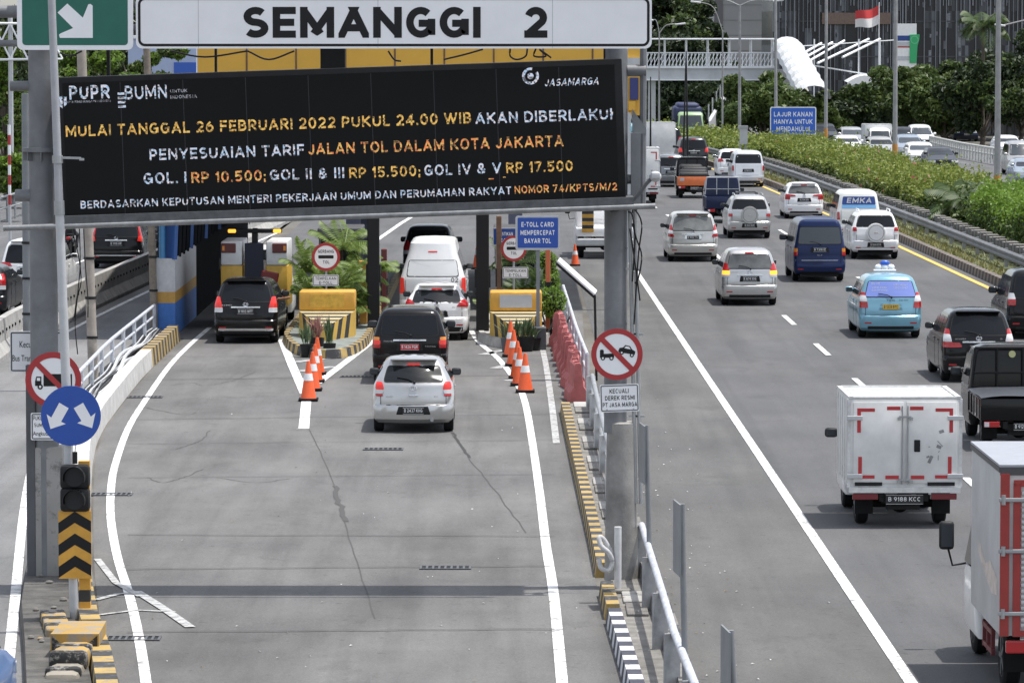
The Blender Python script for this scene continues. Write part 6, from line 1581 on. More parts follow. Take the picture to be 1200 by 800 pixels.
for z in (z0 + .28, z0 + 1.05, z1 - .40):
    for s in (-1, 1): mb = MB(); mb.box((s * (hw - .14), yr - .055, z), (.34, .03, .05), bev=.01); mb.cyl((s * (hw - .03), yr - .055, z - .06), (s * (hw - .03), yr - .055, z + .06), .028, 8); mb.build('hinge', STEEL, bx)
for s in (-1, 1):
    mb = MB(); mb.box((s * (hw - .35), yr - .005, z1 - .055), (.5, .02, .05)); mb.build('marker_lamp', REDLAMP, r)
    mb = MB(); mb.box((s * (hw - .25), yr + .05, z0 - .14), (.34, .08, .16), bev=.02); mb.build('tail_light', REDLAMP, r)
    mb = MB()
    for zz in (.62, .38): mb.box((s * (hw - .10), yr + 1.95, zz), (.05, 1.0, .06))
    for yy in (1.5, 1.95, 2.4): mb.box((s * (hw - .10), yr + yy, .5), (.05, .05, .34))
    mb.build('side_guard', mat('guard_maroon', (.16, .03, .035), .6), r)
mb = MB(); patchpts = [(yr + .3, 1.45), (yr + 1.0, 1.60), (yr + 1.5, 1.5), (yr + 2.2, 1.72), (yr + 2.3, 1.55), (yr + 1.4, 1.32), (yr + .8, 1.2), (yr + .25, 1.25)]
mb.add([(-hw - .003, y, z) for y, z in patchpts], [tuple(range(8))]); mb.build('worn_patch', mat('worn_patch', (.58, .50, .45), .6, var=.3), bx)
plate(r, yr + .02, z0 - .16, 'B 9542 TXR', 'k', .5, .15, x=0)
truck_cab(r, 1.62, 1.78, 2.05, yr + bl + .08, WHT, mm=DARKP, arm=True)

def pickup(label, px, py, W_, L, cabH, bz0, bz1, m, tailm, bedm=None, rz=.0115, cover=None, rack=False, ptext='B 9033 FAD', bedL=2.3, open_=True, glass=GLASS):
    loc = place(px, py, L, .85, rz); loc.z = .01; r = thing('pickup_truck', label, 'pickup truck', loc, rz); yr = -L / 2; hw = W_ / 2; bedm = bedm or m
    chassis(r, L, W_ - .1, .33, yr + .85, L / 2 - .75, zf=.5)
    mb = MB(); mb.box((0, yr + bedL / 2, bz0 + .03), (W_ - .02, bedL, .06)); bed = mb.build('bed_floor', DARKP, r)
    for s in (-1, 1):
        mb = MB(); mb.box((s * (hw - .025), yr + bedL / 2, (bz0 + bz1) / 2), (.05, bedL - .06, bz1 - bz0), bev=.012); sd = mb.build('bed_side', bedm, r, 30)
        mb = MB()
        for k in range(5): mb.box((s * (hw + .006), yr + .2 + k * (bedL - .4) / 4, (bz0 + bz1) / 2), (.014, .06, bz1 - bz0 - .04))
        mb.build_each('rib', bedm, sd)
        mb = MB(); mb.box((s * (hw - .22), yr - .006, bz0 - .08), (.30, .05, .11), bev=.01); tl_ = mb.build('tail_light', REDLAMP, r); mb = MB(); mb.box((s * (hw - .12), yr - .033, bz0 - .08), (.09, .006, .09)); mb.build('indicator', CLEARLAMP, tl_)
    mb = MB(); mb.box((0, yr + .02, (bz0 + bz1) / 2), (W_, .05, bz1 - bz0), bev=.012); tg = mb.build('tailgate', tailm, r, 30)
    mb = MB(); mb.box((0, yr + bedL - .02, (bz0 + bz1) / 2 + .02), (W_ - .1, .05, bz1 - bz0)); mb.build('front_board', bedm, r)
    mb = MB()
    for s in (-1, 1):
        mb.cyl((s * hw * .9, yr + bedL + .05, bz1), (s * hw * .82, yr + bedL + .05, cabH - .05), .025, 8)
        mb.cyl((s * hw * .3, yr + bedL + .05, bz1), (s * hw * .3, yr + bedL + .05, cabH - .05), .02, 8)
    mb.cyl((-hw * .82, yr + bedL + .05, cabH - .05), (hw * .82, yr + bedL + .05, cabH - .05), .025, 8); mb.cyl((-hw * .86, yr + bedL + .05, cabH - .55), (hw * .86, yr + bedL + .05, cabH - .55), .02, 8); mb.build('headboard', rack or BLACK, r, 40)
    if cover:
        mb = MB(); n = 8; vs = []
        for i in range(n + 1):
            for j in range(n + 1): u, v = i / n, j / n; vs.append((-hw + .01 + u * (W_ - .02), yr + v * (bedL - .05), bz1 + .012 + .05 * math.sin(u * 3.14) + .012 * math.sin(9 * u + 7 * v)))
        mb.add(vs, [(i * (n + 1) + j, (i + 1) * (n + 1) + j, (i + 1) * (n + 1) + j + 1, i * (n + 1) + j + 1) for i in range(n) for j in range(n)]); mb.build('bed_cover', cover, r, 60)
    plate(r, yr + .02, bz0 - .13, ptext, 'k')
    truck_cab(r, L - bedL - .15, W_ - .08, cabH, yr + bedL + .12, m, rear_glass=glass); return r, tg, yr, hw
r, tg, yr, hw = pickup('black pickup truck with a taut cover over its bed', 1194, 524, 1.72, 4.1, 1.90, .60, 1.02, BLK, BLK, cover=mat('cover_dark', (.05, .055, .065), .45, var=.2), ptext='B 9127 SAD')
mb = MB(); mb.plate(ngon(hw * .05, 1.72, .07, 20), yr + 2.36, yr + 2.38); mb.build('sticker', mat('sticker_yellow', (.5, .5, .25), .5), r)
r, tg, yr, hw = pickup('dark pickup truck with a bright orange tailgate and black tarpaulin', 813, 232, 1.70, 4.2, 1.95, .62, 1.05, BLK, mat('tail_orange', (.68, .17, .05), .5, var=.1), bedm=BLK, ptext='B 9310 NCD')
mb = MB()
for k in range(4): mb.box((rnd.uniform(-.1, .1), yr + .5 + k * .5, 1.02 + .05 * k), (1.45 - .1 * k, .5, .5 + .12 * k), rot=(rnd.uniform(-.1, .1), 0, rnd.uniform(-.05, .05)), bev=.12)
mb.build('tarpaulin', mat('tarp_black', (.012, .012, .013), .6, var=.3), r, 50)
mb = MB(); mb.box((-.62, yr - .008, .92), (.22, .01, .14)); mb.build('sticker', LGREYP, tg)
r, tg, yr, hw = pickup('dark blue pickup truck ahead of the silver SUV with spare wheel', 849, 261, 1.66, 4.0, 1.92, .62, 1.12, BPICK, BPICK, rack=LGREYP, ptext='B 9771 UAH', glass=GLASSG)
box_truck('white box truck half hidden by the gantry bracket', 748, 238, W_=1.95, z1=2.6, tape=True, ptext='B 9604 KXU', group=None)
box_truck('far white box truck just ahead of the other white box truck', 772, 192, W_=1.95, z1=2.5, tape=False, detail=False, ptext='B 9255 PXS', rz=.03)
r, bx = box_truck('white oncoming box truck among the queued cars beyond the hedge', 1031, 184, W_=1.75, z1=2.05, tape=False, detail=False, ptext='B 9401 BCP', rz=.02, facing=-1)
# tow lorry on the shoulder behind the right post
L = 5.6; loc = place(708, 302, L, 1.0, .01); loc.z = .01
r = thing('service_truck', 'white service lorry with yellow and black hazard board behind the gantry post', 'truck', loc, .01); yr = -L / 2
chassis(r, L, 2.0, .42, yr + 1.0, L / 2 - .9, zf=.65)
mb = MB(); mb.box((0, yr + 1.7, .95), (2.05, 3.4, .3), bev=.03); mb.box((-.75, yr + 2.2, 1.6), (.5, 2.2, 1.0), bev=.05); mb.box((.75, yr + 2.2, 1.5), (.5, 2.2, .8), bev=.05); mb.build('bed', WHT, r, 30)
mb = MB(); mb.box((0, yr - .04, .60), (2.05, .2, .26), bev=.05); mb.build('bumper', LGREYP, r)
mb = MB(); n = 6
for i in range(n): mb.box((-.62, yr - .055, 1.02 + i * .13), (.42, .03, .128), i % 2, rot=(0, .0, 0))
mb.build('hazard_board', [YELLOW, YBLACK], r)
for s in (-1, 1): mb = MB(); mb.box((s * .80, yr - .05, 1.88), (.34, .1, .16), bev=.02); mb.build('beacon', REDLIT, r)
truck_cab(r, 1.7, 2.0, 2.2, yr + 3.55, WHT, arm=True)
# patrol tow truck ahead of the black minivan
L = 5.2; loc = place(301, 383, L, 1.1, -.01); loc.z = .01
r = thing('tow_truck', 'white and yellow tow truck with lit amber light bar in the shaded lane', 'truck', loc, -.01); yr = -L / 2
chassis(r, L, 1.8, .38, yr + 1.1, L / 2 - .9, zf=.62)
TOWY = mat('tow_yellow', (.60, .36, .05), .45, var=.12); TOWW = mat('tow_white', (.72, .72, .72), .45, var=.1)
for s in (-1, 1):
    mb = MB(); mb.box((s * .62, yr + 1.2, 1.17), (.60, 2.2, 1.15), 0, bev=.04); mb.box((s * .62, yr + 1.2, 2.08), (.58, 2.2, .66), 1, bev=.04); cab_ = mb.build('locker', [TOWY, TOWW], r, 30)
    mb = MB(); mb.box((s * .70, yr + .08, 2.22), (.40, .05, .26), bev=.02); mb.build('lamp_panel', mat('lamp_maroon', (.12, .02, .02), .3), r); mb = MB(); mb.box((s * .84, yr + .05, 2.22), (.07, .02, .13)); mb.build('work_lamp', AMBER, r)
    mb = MB()
    for k in range(5): mb.box((.48 + k * .085 if s > 0 else -.48 - k * .085, yr + .092, .92), (.042, .006, .36), k % 2, rot=(0, .25, 0))
    mb.build('chevron_tape', [TAPE, SIGNW], cab_)
mb = MB(); mb.prism([(-.34, yr - .1), (.34, yr - .1), (.30, yr + .6), (-.30, yr + .6)], .5, 1.2); mb.prism([(-.26, yr + .1), (.26, yr + .1), (.10, yr + .7), (-.10, yr + .7)], 1.2, 2.35); mb.build('boom', mat('boom_navy', (.012, .016, .035), .6), r)
mb = MB(); mb.box((0, yr + .5, 2.5), (.16, .3, .5), bev=.03); mb.box((0, yr + .4, 2.68), (1.5, .16, .12), bev=.03); lb = mb.build('light_bar', BLACK, r)
for s in (-1, 1): mb = MB(); mb.box((s * .62, yr + .30, 2.68), (.22, .06, .10), bev=.03); mb.build('beacon', AMBERLIT, lb)
mb = MB(); mb.box((.42, yr + .35, 2.02), (.45, .1, .28), bev=.08); mb.build('rear_mirror', GLASSG, r); mb = MB(); mb.box((.42, yr + .12, 1.42), (.50, .1, .34), rot=(0, .2, 0), bev=.05); mb.build('tail_board', mat('maroon_board', (.22, .03, .03), .4), r)
truck_cab(r, 1.7, 1.85, 2.15, yr + 2.6, TOWW, arm=True)
# lorry with blue tarpaulin beyond the hedge, facing us
L = 7.0; p = D(811, 150, 313); r = thing('lorry', 'far oncoming lorry with pale green cab under a blue tarpaulin', 'truck', (p.x, 318, 0), math.pi); r.scale = (.86, .86, .86); yr = -L / 2
chassis(r, L, 2.3, .45, yr + 1.3, L / 2 - 1.0, zf=.8)
mb = MB(); mb.box((.15, yr + 2.4, 2.1), (2.4, 4.8, 2.2), bev=.25); mb.box((.15, yr + 2.4, 3.2), (1.9, 4.7, .55), bev=.27); mb.build('tarpaulin', mat('tarp_blue', (.022, .03, .085), .6, var=.3), r, 50)
truck_cab(r, 1.9, 2.3, 2.75, yr + 5.0, mat('cab_green', (.26, .38, .20), .4), arm=True)

# arm out of the black minivan's window reaching for the reader
ar = G(330, 388); dp = Vector((-5.78, 118.9, 0))
def skin_chain(name, verts, edges, radii, m, parent=None, loc=(0, 0, 0), sub=2):
    me = bpy.data.meshes.new(name); me.from_pydata([tuple(v) for v in verts], edges, []); o = bpy.data.objects.new(name, me); COL.objects.link(o)
    sk = o.modifiers.new('s', 'SKIN'); 
    for i, r_ in enumerate(radii):
        v = me.skin_vertices[0].data[i]; v.radius = (r_, r_) if not hasattr(r_, '__len__') else r_; v.use_root = (i == 0)
    ss = o.modifiers.new('u', 'SUBSURF'); ss.levels = sub; ss.render_levels = sub
    dg = bpy.context.evaluated_depsgraph_get(); dg.update(); m2 = bpy.data.meshes.new_from_object(o.evaluated_get(dg)); o.modifiers.clear(); old = o.data; o.data = m2; bpy.data.meshes.remove(old)
    m2.materials.clear(); m2.materials.append(m); m2.polygons.foreach_set('use_smooth', [True] * len(m2.polygons))
    o.location = loc
    if parent: o.parent = parent
    return o
SKIN = mat('skin', (.30, .15, .09), .55); ORSH = mat('orange_sleeve', (.62, .17, .05), .8, var=.15)
base = D(327, 351, 116.9); dv = thing('person', 'driver in an orange sleeve reaching an arm out of the black minivan', 'person', base)
skin_chain('body', [(-.75, .30, .02), (-.75, .30, .22), (-.52, .28, .20), (-.42, .28, .17), (-.02, .10, .0), (.16, .02, .03), (.24, .0, .04), (-.75, .30, .34), (-.75, .31, .48), (.31, -.01, .06), (.31, .03, .05), (.28, .05, .07), (.30, -.04, .06)],
           [(0, 1), (1, 2), (2, 3), (3, 4), (4, 5), (5, 6), (1, 7), (7, 8), (6, 9), (6, 10), (5, 11), (6, 12)], [.16, .13, .07, .06, .048, .034, .036, .055, (.085, .10), .011, .011, .012, .010], SKIN, dv)
skin_chain('sleeve', [(-.70, .30, .02), (-.70, .30, .21), (-.50, .285, .20), (-.42, .28, .17), (-.05, .115, .005)], [(0, 1), (1, 2), (2, 3), (3, 4)], [.19, .16, .10, .085, .066], ORSH, dv)

# motorcycle with rider on the avenue
g = G(84, 300); mc = thing('motorcycle', 'black motorcycle ridden between the barrier and the white car', 'motorcycle', (g.x, g.y, .01), -.03)
for y in (-.62, .62):
    mb = MB(); mb.lathe([(.20, -.05), (.27, -.055), (.29, -.02), (.29, .02), (.27, .055), (.20, .05)], 20, 'x'); w_ = mb.build('wheel', RUBBER, mc, 40, (0, y, .29)); mb = MB(); mb.lathe([(.001, -.03), (.2, -.03), (.2, .03), (.001, .03)], 16, 'x'); mb.build('rim', ALLOY, w_, 40)
mb = MB(); mb.box((0, 0, .48), (.22, .7, .28), bev=.08); mb.box((0, -.62, .66), (.16, .5, .10), bev=.04); mb.cyl((0, .62, .29), (0, .42, .95), .035, 8); mb.build('frame', BLK, mc, 50)
mb = MB(); mb.box((0, -.25, .78), (.24, .75, .10), bev=.045); mb.build('seat', RUBBER, mc, 50)
mb = MB(); mb.tube([(-.34, .32, 1.02), (-.12, .42, .98), (.12, .42, .98), (.34, .32, 1.02)], .018, 8); mb.build('handlebar', BLACK, mc, 50)
mb = MB(); mb.box((0, -.90, .68), (.16, .06, .10), bev=.02); mb.build('tail_light', REDLAMP, mc); 
for s in (-1, 1): mb = MB(); mb.ball((s * .36, .34, 1.18), (.07, .03, .05)); mb.build('mirror', BLACK, mc, 60)
rd = thing('person', 'motorcycle rider in a green jacket and dark helmet', 'person', (g.x, g.y, .01), -.03)
skin_chain('body', [(0, -.25, .86), (0, -.22, 1.08), (0, -.12, 1.32), (.19, -.10, 1.36), (.26, .08, 1.16), (.30, .32, 1.06), (-.19, -.10, 1.36), (-.26, .08, 1.16), (-.30, .32, 1.06), (0, -.07, 1.46), (0, -.05, 1.60), (.14, -.18, .84), (.20, .20, .76), (.19, .02, .36), (.19, .16, .30), (-.14, -.18, .84), (-.20, .20, .76), (-.19, .02, .36), (-.19, .16, .30)],
           [(0, 1), (1, 2), (2, 3), (3, 4), (4, 5), (2, 6), (6, 7), (7, 8), (2, 9), (9, 10), (0, 11), (11, 12), (12, 13), (13, 14), (0, 15), (15, 16), (16, 17), (17, 18)], [.15, .14, .15, .07, .05, .04, .07, .05, .04, .055, .09, .09, .075, .05, .045, .09, .075, .05, .045], mat('trousers_dark', (.03, .03, .035), .8), rd)
skin_chain('jacket', [(0, -.25, .93), (0, -.22, 1.08), (0, -.12, 1.31), (.19, -.10, 1.35), (.26, .08, 1.16), (.29, .28, 1.07), (-.19, -.10, 1.35), (-.26, .08, 1.16), (-.29, .28, 1.07)], [(0, 1), (1, 2), (2, 3), (3, 4), (4, 5), (2, 6), (6, 7), (7, 8)], [.175, .17, .175, .09, .068, .052, .09, .068, .052], mat('jacket_green', (.03, .16, .07), .8), rd)
mb = MB(); mb.ball((0, -.05, 1.62), (.135, .16, .145), n=16, k=10); mb.build('helmet', BLK, rd, 60)
# ================================================================== VEGETATION
RG = np.random.default_rng(11)
def leaf_quads(cen, size, up=None, aspect=.55):
    """random leaf-shaped faces at the points cen (n x 3)"""
    n = len(cen); a = RG.normal(size=(n, 3)); 
    if up is not None: a[:, 2] += up
    a /= np.linalg.norm(a, axis=1)[:, None]; t = RG.normal(size=(n, 3)); u = np.cross(a, t); u /= np.linalg.norm(u, axis=1)[:, None] + 1e-9; v = np.cross(a, u)
    sz = (size * RG.uniform(.6, 1.3, n))[:, None]; u = u * sz; v = v * sz * aspect
    q = np.stack([cen - u, cen - v * .9 + u * .1, cen + u, cen + v * .9 + u * .1], 1).reshape(-1, 3)
    f = np.arange(4 * n).reshape(-1, 4); return q, f
def np_mesh(name, verts, faces, mats, parent=None, mi=None, loc=None):
    me = bpy.data.meshes.new(name); nv, nf = len(verts), len(faces)
    me.vertices.add(nv); me.vertices.foreach_set('co', np.asarray(verts, 'f').ravel()); k = faces.shape[1]
    me.loops.add(nf * k); me.loops.foreach_set('vertex_index', faces.astype('i').ravel())
    me.polygons.add(nf); me.polygons.foreach_set('loop_start', np.arange(0, nf * k, k, dtype='i')); me.polygons.foreach_set('loop_total', np.full(nf, k, 'i'))
    mats = mats if isinstance(mats, (list, tuple)) else [mats]
    for m in mats: me.materials.append(m)
    if mi is not None: me.polygons.foreach_set('material_index', mi.astype('i'))
    me.update(calc_edges=True); me.validate(); o = bpy.data.objects.new(name, me); COL.objects.link(o)
    if parent is not None: o.parent = parent
    if loc is not None: o.location = loc
    return o
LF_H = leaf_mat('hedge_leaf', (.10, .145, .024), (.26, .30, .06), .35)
LF_HD = leaf_mat('hedge_leaf_shaded', (.035, .06, .016), (.09, .12, .03), .3)
LF_G = leaf_mat('bright_leaf', (.10, .18, .022), (.20, .32, .045), .35)
LF_T = leaf_mat('tree_leaf', (.045, .08, .022), (.115, .16, .042), .32)
LF_T2 = leaf_mat('tree_leaf_light', (.05, .085, .02), (.12, .155, .04), .25)
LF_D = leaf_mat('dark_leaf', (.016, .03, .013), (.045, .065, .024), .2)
LF_P = leaf_mat('palm_leaf', (.085, .14, .03), (.20, .27, .065), .35)
LF_PD = leaf_mat('palm_leaf_dark', (.03, .06, .018), (.09, .13, .04), .3)
LF_B = leaf_mat('bougainvillea_pink', (.40, .10, .10), (.55, .28, .24), .3)
CORE = mat('twigs_dark', (.016, .022, .010), .95, var=.4)

def hedge(label, d0, d1, off0, off1, hf, n, leaf, mats, wig=.18):
    """clipped-then-overgrown hedge along the median between depths d0 and d1"""
    r = thing('hedge', label, 'hedge', (gx((d0 + d1) / 2) + off0, (d0 + d1) / 2, .2)); base = np.array(r.location)
    d = RG.uniform(d0, d1, n); q = RG.uniform(0, 1, n); X = np.array([gx(t) for t in d]); h = np.array([hf(t) for t in d])
    bump = .24 * np.sin(d * 1.7) + .28 * np.sin(d * .63 + 1) + .16 * np.sin(d * 4.1 + q * 9) + .15 * np.sin(d * 2.9 + 2)
    front = q < .46; top = ~front
    z = np.where(front, RG.uniform(.02, 1, n) ** .8 * h, h + bump * .45 + RG.normal(0, wig, n) + .25 * np.abs(RG.normal(0, 1, n)) * (RG.uniform(0, 1, n) < .07))
    w = off1 - off0; x = np.where(front, off0 + .25 * (z / h) ** 2 + bump * .5 + RG.normal(0, wig * .8, n), off0 + .2 + RG.uniform(0, 1, n) * w)
    c = np.stack([X + x, d, z + .2], 1) - base
    V_, F_ = leaf_quads(c, leaf, .5); dark = (front & (z / h < .72 + RG.normal(0, .14, n))); mi = np.where(dark, 1, 0)  # lower front leaves take the darker material: shade put into the colour
    if len(mats) > 2: mi = np.where((RG.uniform(0, 1, n) < .006), 2, mi)
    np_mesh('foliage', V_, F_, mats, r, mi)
    mb = MB(); vs = []; ds = np.linspace(d0, d1, max(4, int((d1 - d0) / 3)))
    for t in ds:
        for xx, zz in ((off0 + .35, .15), (off0 + .45, hf(t) * .82), (off1 - .3, hf(t) * .82), (off1 - .2, .15)): vs.append((gx(t) + xx - base[0], t - base[1], zz))
    m = len(ds); mb.add(vs, [(4 * i + j, 4 * i + j + 1, 4 * i + j + 5, 4 * i + j + 4) for i in range(m - 1) for j in range(3)] + [(0, 1, 2, 3), (4 * m - 1, 4 * m - 2, 4 * m - 3, 4 * m - 4)]); mb.build('twig_core', CORE, r)
    return r
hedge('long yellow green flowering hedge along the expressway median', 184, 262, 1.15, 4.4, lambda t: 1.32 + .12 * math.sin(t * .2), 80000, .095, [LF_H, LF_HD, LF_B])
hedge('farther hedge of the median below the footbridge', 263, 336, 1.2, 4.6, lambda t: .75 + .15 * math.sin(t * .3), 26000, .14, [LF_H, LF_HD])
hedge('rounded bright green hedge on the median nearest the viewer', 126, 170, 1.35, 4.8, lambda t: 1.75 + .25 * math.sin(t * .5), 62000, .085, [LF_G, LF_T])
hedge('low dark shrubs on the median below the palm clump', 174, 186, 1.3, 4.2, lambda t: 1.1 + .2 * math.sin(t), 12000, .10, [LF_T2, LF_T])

def frond(mb_v, mb_f, base, az, length, rise, droop, leaf_len, n=16, wd=.045, twist=0.0):
    """arching palm frond with leaflets"""
    o = Vector(base); d = Vector((math.cos(az), math.sin(az), 0)); sd = Vector((-d.y, d.x, 0)); pts = []
    for i in range(n + 1): t = i / n; pts.append(o + d * (length * (t * (1 - .18 * droop * t))) + Vector((0, 0, rise * t - droop * length * .55 * t * t)))
    for i in range(1, n + 1):
        p = pts[i]; tg = (pts[i] - pts[i - 1]).normalized(); t = i / n; ll = leaf_len * (math.sin(math.pi * min(1, t * .92 + .10)) ** .6)
        for s in (-1, 1):
            dr = (sd * s * .85 + tg * .65 + Vector((0, 0, -.25 - .3 * t))).normalized(); w = tg * wd
            k = len(mb_v); tip = p + dr * ll + Vector((0, 0, -.15 * ll)); md = p + dr * ll * .5
            mb_v += [tuple(p - w * .3), tuple(md - w), tuple(tip), tuple(md + w)]; mb_f.append((k, k + 1, k + 2, k + 3))
        k = len(mb_v); a, b = pts[i - 1], pts[i]; u = sd * .014 + Vector((0, 0, .008)); mb_v += [tuple(a - u), tuple(b - u), tuple(b + u), tuple(a + u)]; mb_f.append((k, k + 1, k + 2, k + 3))
def palm(name, label, cat, loc, nf, length, rise, droop, leaf_len, m, trunk=0.0, tr=.1, spread=.12, wd=.045, group=None, n=16, pot=False):
    r = thing(name, label, cat, loc, 0, group); V_, F_ = [], []; rn = random.Random(hash(label) % 1000 if False else len(label) * 7 + nf)
    for i in range(nf):
        az = 2 * math.pi * i / nf * 2.4 + rn.uniform(-.3, .3); k = rn.uniform(.35, 1.15); b = (rn.uniform(-spread, spread), rn.uniform(-spread, spread), trunk + rn.uniform(0, .1))
        frond(V_, F_, b, az, length * rn.uniform(.6, 1.05) * (1.1 - .45 * k * .5), rise * k * rn.uniform(.7, 1.15), droop * rn.uniform(.6, 1.2), leaf_len, n, wd)
    np_mesh('fronds' if False else 'frond_crown', np.array(V_), np.array(F_), m, r)
    mb = MB()
    if trunk > 0: mb.tube([(0, 0, 0), (.04, 0, trunk * .5), (0, 0, trunk)], tr, 10, r2=tr * .8); mb.build('trunk', BARK, r, 50)
    else:
        for i in range(5): mb.cyl((rn.uniform(-spread, spread), rn.uniform(-spread, spread), 0), (rn.uniform(-spread, spread) * 1.5, rn.uniform(-spread, spread) * 1.5, .5), .03, 6)
        mb.build('stem', BARK, r, 50)
    return r
# toll island palms
for k, (x, y, tr_, nf, ln, lb) in enumerate(((-4.75, 119.6, 1.0, 26, 1.35, 'tall feathery palm clump behind the left toll sign'), (-5.45, 120.6, 1.3, 22, 1.25, 'feathery palm leaning toward the shaded lane on the left island'), (-4.05, 121.0, 1.2, 26, 1.35, 'feathery palm overhanging the lane of the white van'),
        (-4.7, 122.2, 1.9, 24, 1.4, 'tallest palm of the left island in front of the booth'), (-4.2, 119.2, .5, 20, 1.0, 'low palm just right of the plate under the toll sign'), (-5.3, 119.4, .6, 16, .9, 'low palm left of the plate under the toll sign'))):
    palm('palm_shrub', lb, 'palm', (x, y, .24), nf, ln, 1.15, 1.15, .36, [LF_P], tr_, .05, .18, .026, 'palm shrubs on the toll islands', 18)
palm('palm_shrub', 'small palm between the round sign and card sign', 'palm', (.45, 119.8, .26), 26, 1.05, 1.0, 1.0, .32, [LF_PD], .7, .05, .2, .026, 'palm shrubs on the toll islands', 16)
palm('palm_shrub', 'taller dark palm in front of the right toll booth', 'palm', (.1, 121.5, .26), 26, 1.15, 1.0, 1.0, .34, [LF_PD], 1.5, .05, .2, .026, 'palm shrubs on the toll islands', 16)
palm('palm_shrub', 'low palm fronds at the foot of the brown post', 'palm', (-.40, 119.0, .26), 16, .85, .7, 1.0, .28, [LF_P], .4, .05, .15, .026, 'palm shrubs on the toll islands', 14)
def bush(name, label, loc, balls, leaf, n, m, trunk=True, pot=None):
    r = thing(name, label, 'shrub', loc); V_, F_ = [], []; base = 0; C_ = []
    for (x, y, z, rr) in balls:
        k = int(n * rr * rr); p = RG.normal(size=(k, 3)); p /= np.linalg.norm(p, axis=1)[:, None]; p *= (rr * RG.uniform(.78, 1.06, k))[:, None]; C_.append(p + np.array([x, y, z]))
    V_, F_ = leaf_quads(np.concatenate(C_), leaf, .2); np_mesh('foliage', V_, F_, m, r)
    mb = MB(); mb.cyl((0, 0, 0), (balls[-1][0], balls[-1][1], balls[-1][2]), .03, 7)
    for (x, y, z, rr) in balls: mb.ball((x, y, z), rr * .78, n=10, k=6)
    mb.build('stem', CORE, r, 60)
    if pot: mb = MB(); mb.lathe([(.16, 0), (.2, .30), (.18, .30), (.17, .27), (.001, .27)], 14); mb.build('pot', DARKP, r, 40)
    return r
g = G(646, 400); bush('topiary_shrub', 'large clipped round green shrub beside the guard rail', (g.x, g.y, .02), [(0, 0, 1.02, .40)], .05, 5200, [LF_G], pot=True)
bush('topiary_shrub', 'smaller round shrub above and behind the large clipped one', (g.x + .02, g.y + 1.6, .02), [(0, 0, 1.45, .24), (.02, 0, 1.0, .2)], .045, 6000, [LF_G], pot=True)
bush('topiary_shrub', 'topmost clipped ball of leaves behind the blue card sign', (g.x - .08, g.y + 3.0, .02), [(0, 0, 1.95, .27), (.1, 0, 1.6, .22)], .045, 6000, [LF_G], pot=True)
for k in range(6):                                        # stacked grey stands under the topiary
    p = G(640 + 4 * k, 398 + 3 * (k % 2)); mb = MB(); mb.box((0, 0, .35), (.05, .04, .75), rot=(0, .5 * (1 if k % 2 else -.6), 0)); o = mb.build('folding_stand', DGREYP, None, None, p); tag(o, 'dark folding stand leaning under the round topiary shrubs', 'stand', 'folding stands under the topiary')
def spiky(label, px, py, h, n, m, pot=(.17, .32), z=.02, wd=.03, spread=.35, potm=DARKP):
    p = G(px, py); r = thing('potted_plant', label, 'potted plant', (p.x, p.y, z)); V_, F_ = [], []; rn = random.Random(len(label))
    for i in range(n):
        a = rn.uniform(0, 6.28); hh = h * rn.uniform(.55, 1.05); sp = rn.uniform(.1, 1) * spread; b = Vector((rn.uniform(-.08, .08), rn.uniform(-.08, .08), pot[1] - .03)); t = Vector((math.cos(a) * sp, math.sin(a) * sp, hh)); s_ = Vector((-math.sin(a), math.cos(a), 0)) * wd; k = len(V_)
        md = b + Vector((t.x * .35, t.y * .35, hh * .6)); V_ += [tuple(b - s_ * .7), tuple(md - s_), tuple(b + t), tuple(md + s_)]; F_.append((k, k + 1, k + 2, k + 3))
    np_mesh('leaves' if False else 'leaf_tuft', np.array(V_), np.array(F_), m, r)
    mb = MB(); mb.lathe([(pot[0] * .75, 0), (pot[0], pot[1]), (pot[0] * .88, pot[1]), (pot[0] * .85, pot[1] - .04), (.001, pot[1] - .04)], 16); mb.build('pot', potm, r, 40); return r
LF_S = leaf_mat('snake_leaf', (.05, .09, .04), (.16, .20, .10), .15); LF_K = leaf_mat('pink_cordyline', (.28, .12, .11), (.45, .26, .22), .25)
spiky('dark pot with green blades left of the cone row', 359, 419, .62, 30, [LF_S]); spiky('dark pot with striped upright blades right of the cone row', 386, 418, .75, 34, [LF_S], spread=.2)
spiky('low tuft of pinkish blades between the two green pots', 371, 416, .60, 44, [LF_K], (.2, .42), spread=.5)
spiky('dark planter with blades at the platform corner', 606, 411, .5, 26, [LF_S], (.2, .34)); spiky('dark planter with short blades in mid row', 616, 412, .55, 34, [LF_S], (.24, .36)); spiky('leaning grey pot at the platform edge', 594, 413, .5, 22, [LF_S], (.16, .36), potm=DGREYP)
spiky('dark planter with blades under the card sign', 625, 411, .45, 26, [LF_S], (.2, .32))

# median palms
g0 = gx(182)
palm('palm_clump', 'dark spreading palm clump growing through the median hedge', 'palm', (g0 + 2.7, 178, .25), 46, 2.5, 1.7, 1.1, .75, [LF_PD], 1.0, .1, .4, .06, None, 20)
palm('palm_clump', 'palm clump with one long pale drooping frond over the guard rail', 'palm', (g0 + 2.0, 176, .25), 26, 2.3, 1.5, 1.2, .7, [LF_PD], .8, .1, .3, .06, None, 18)

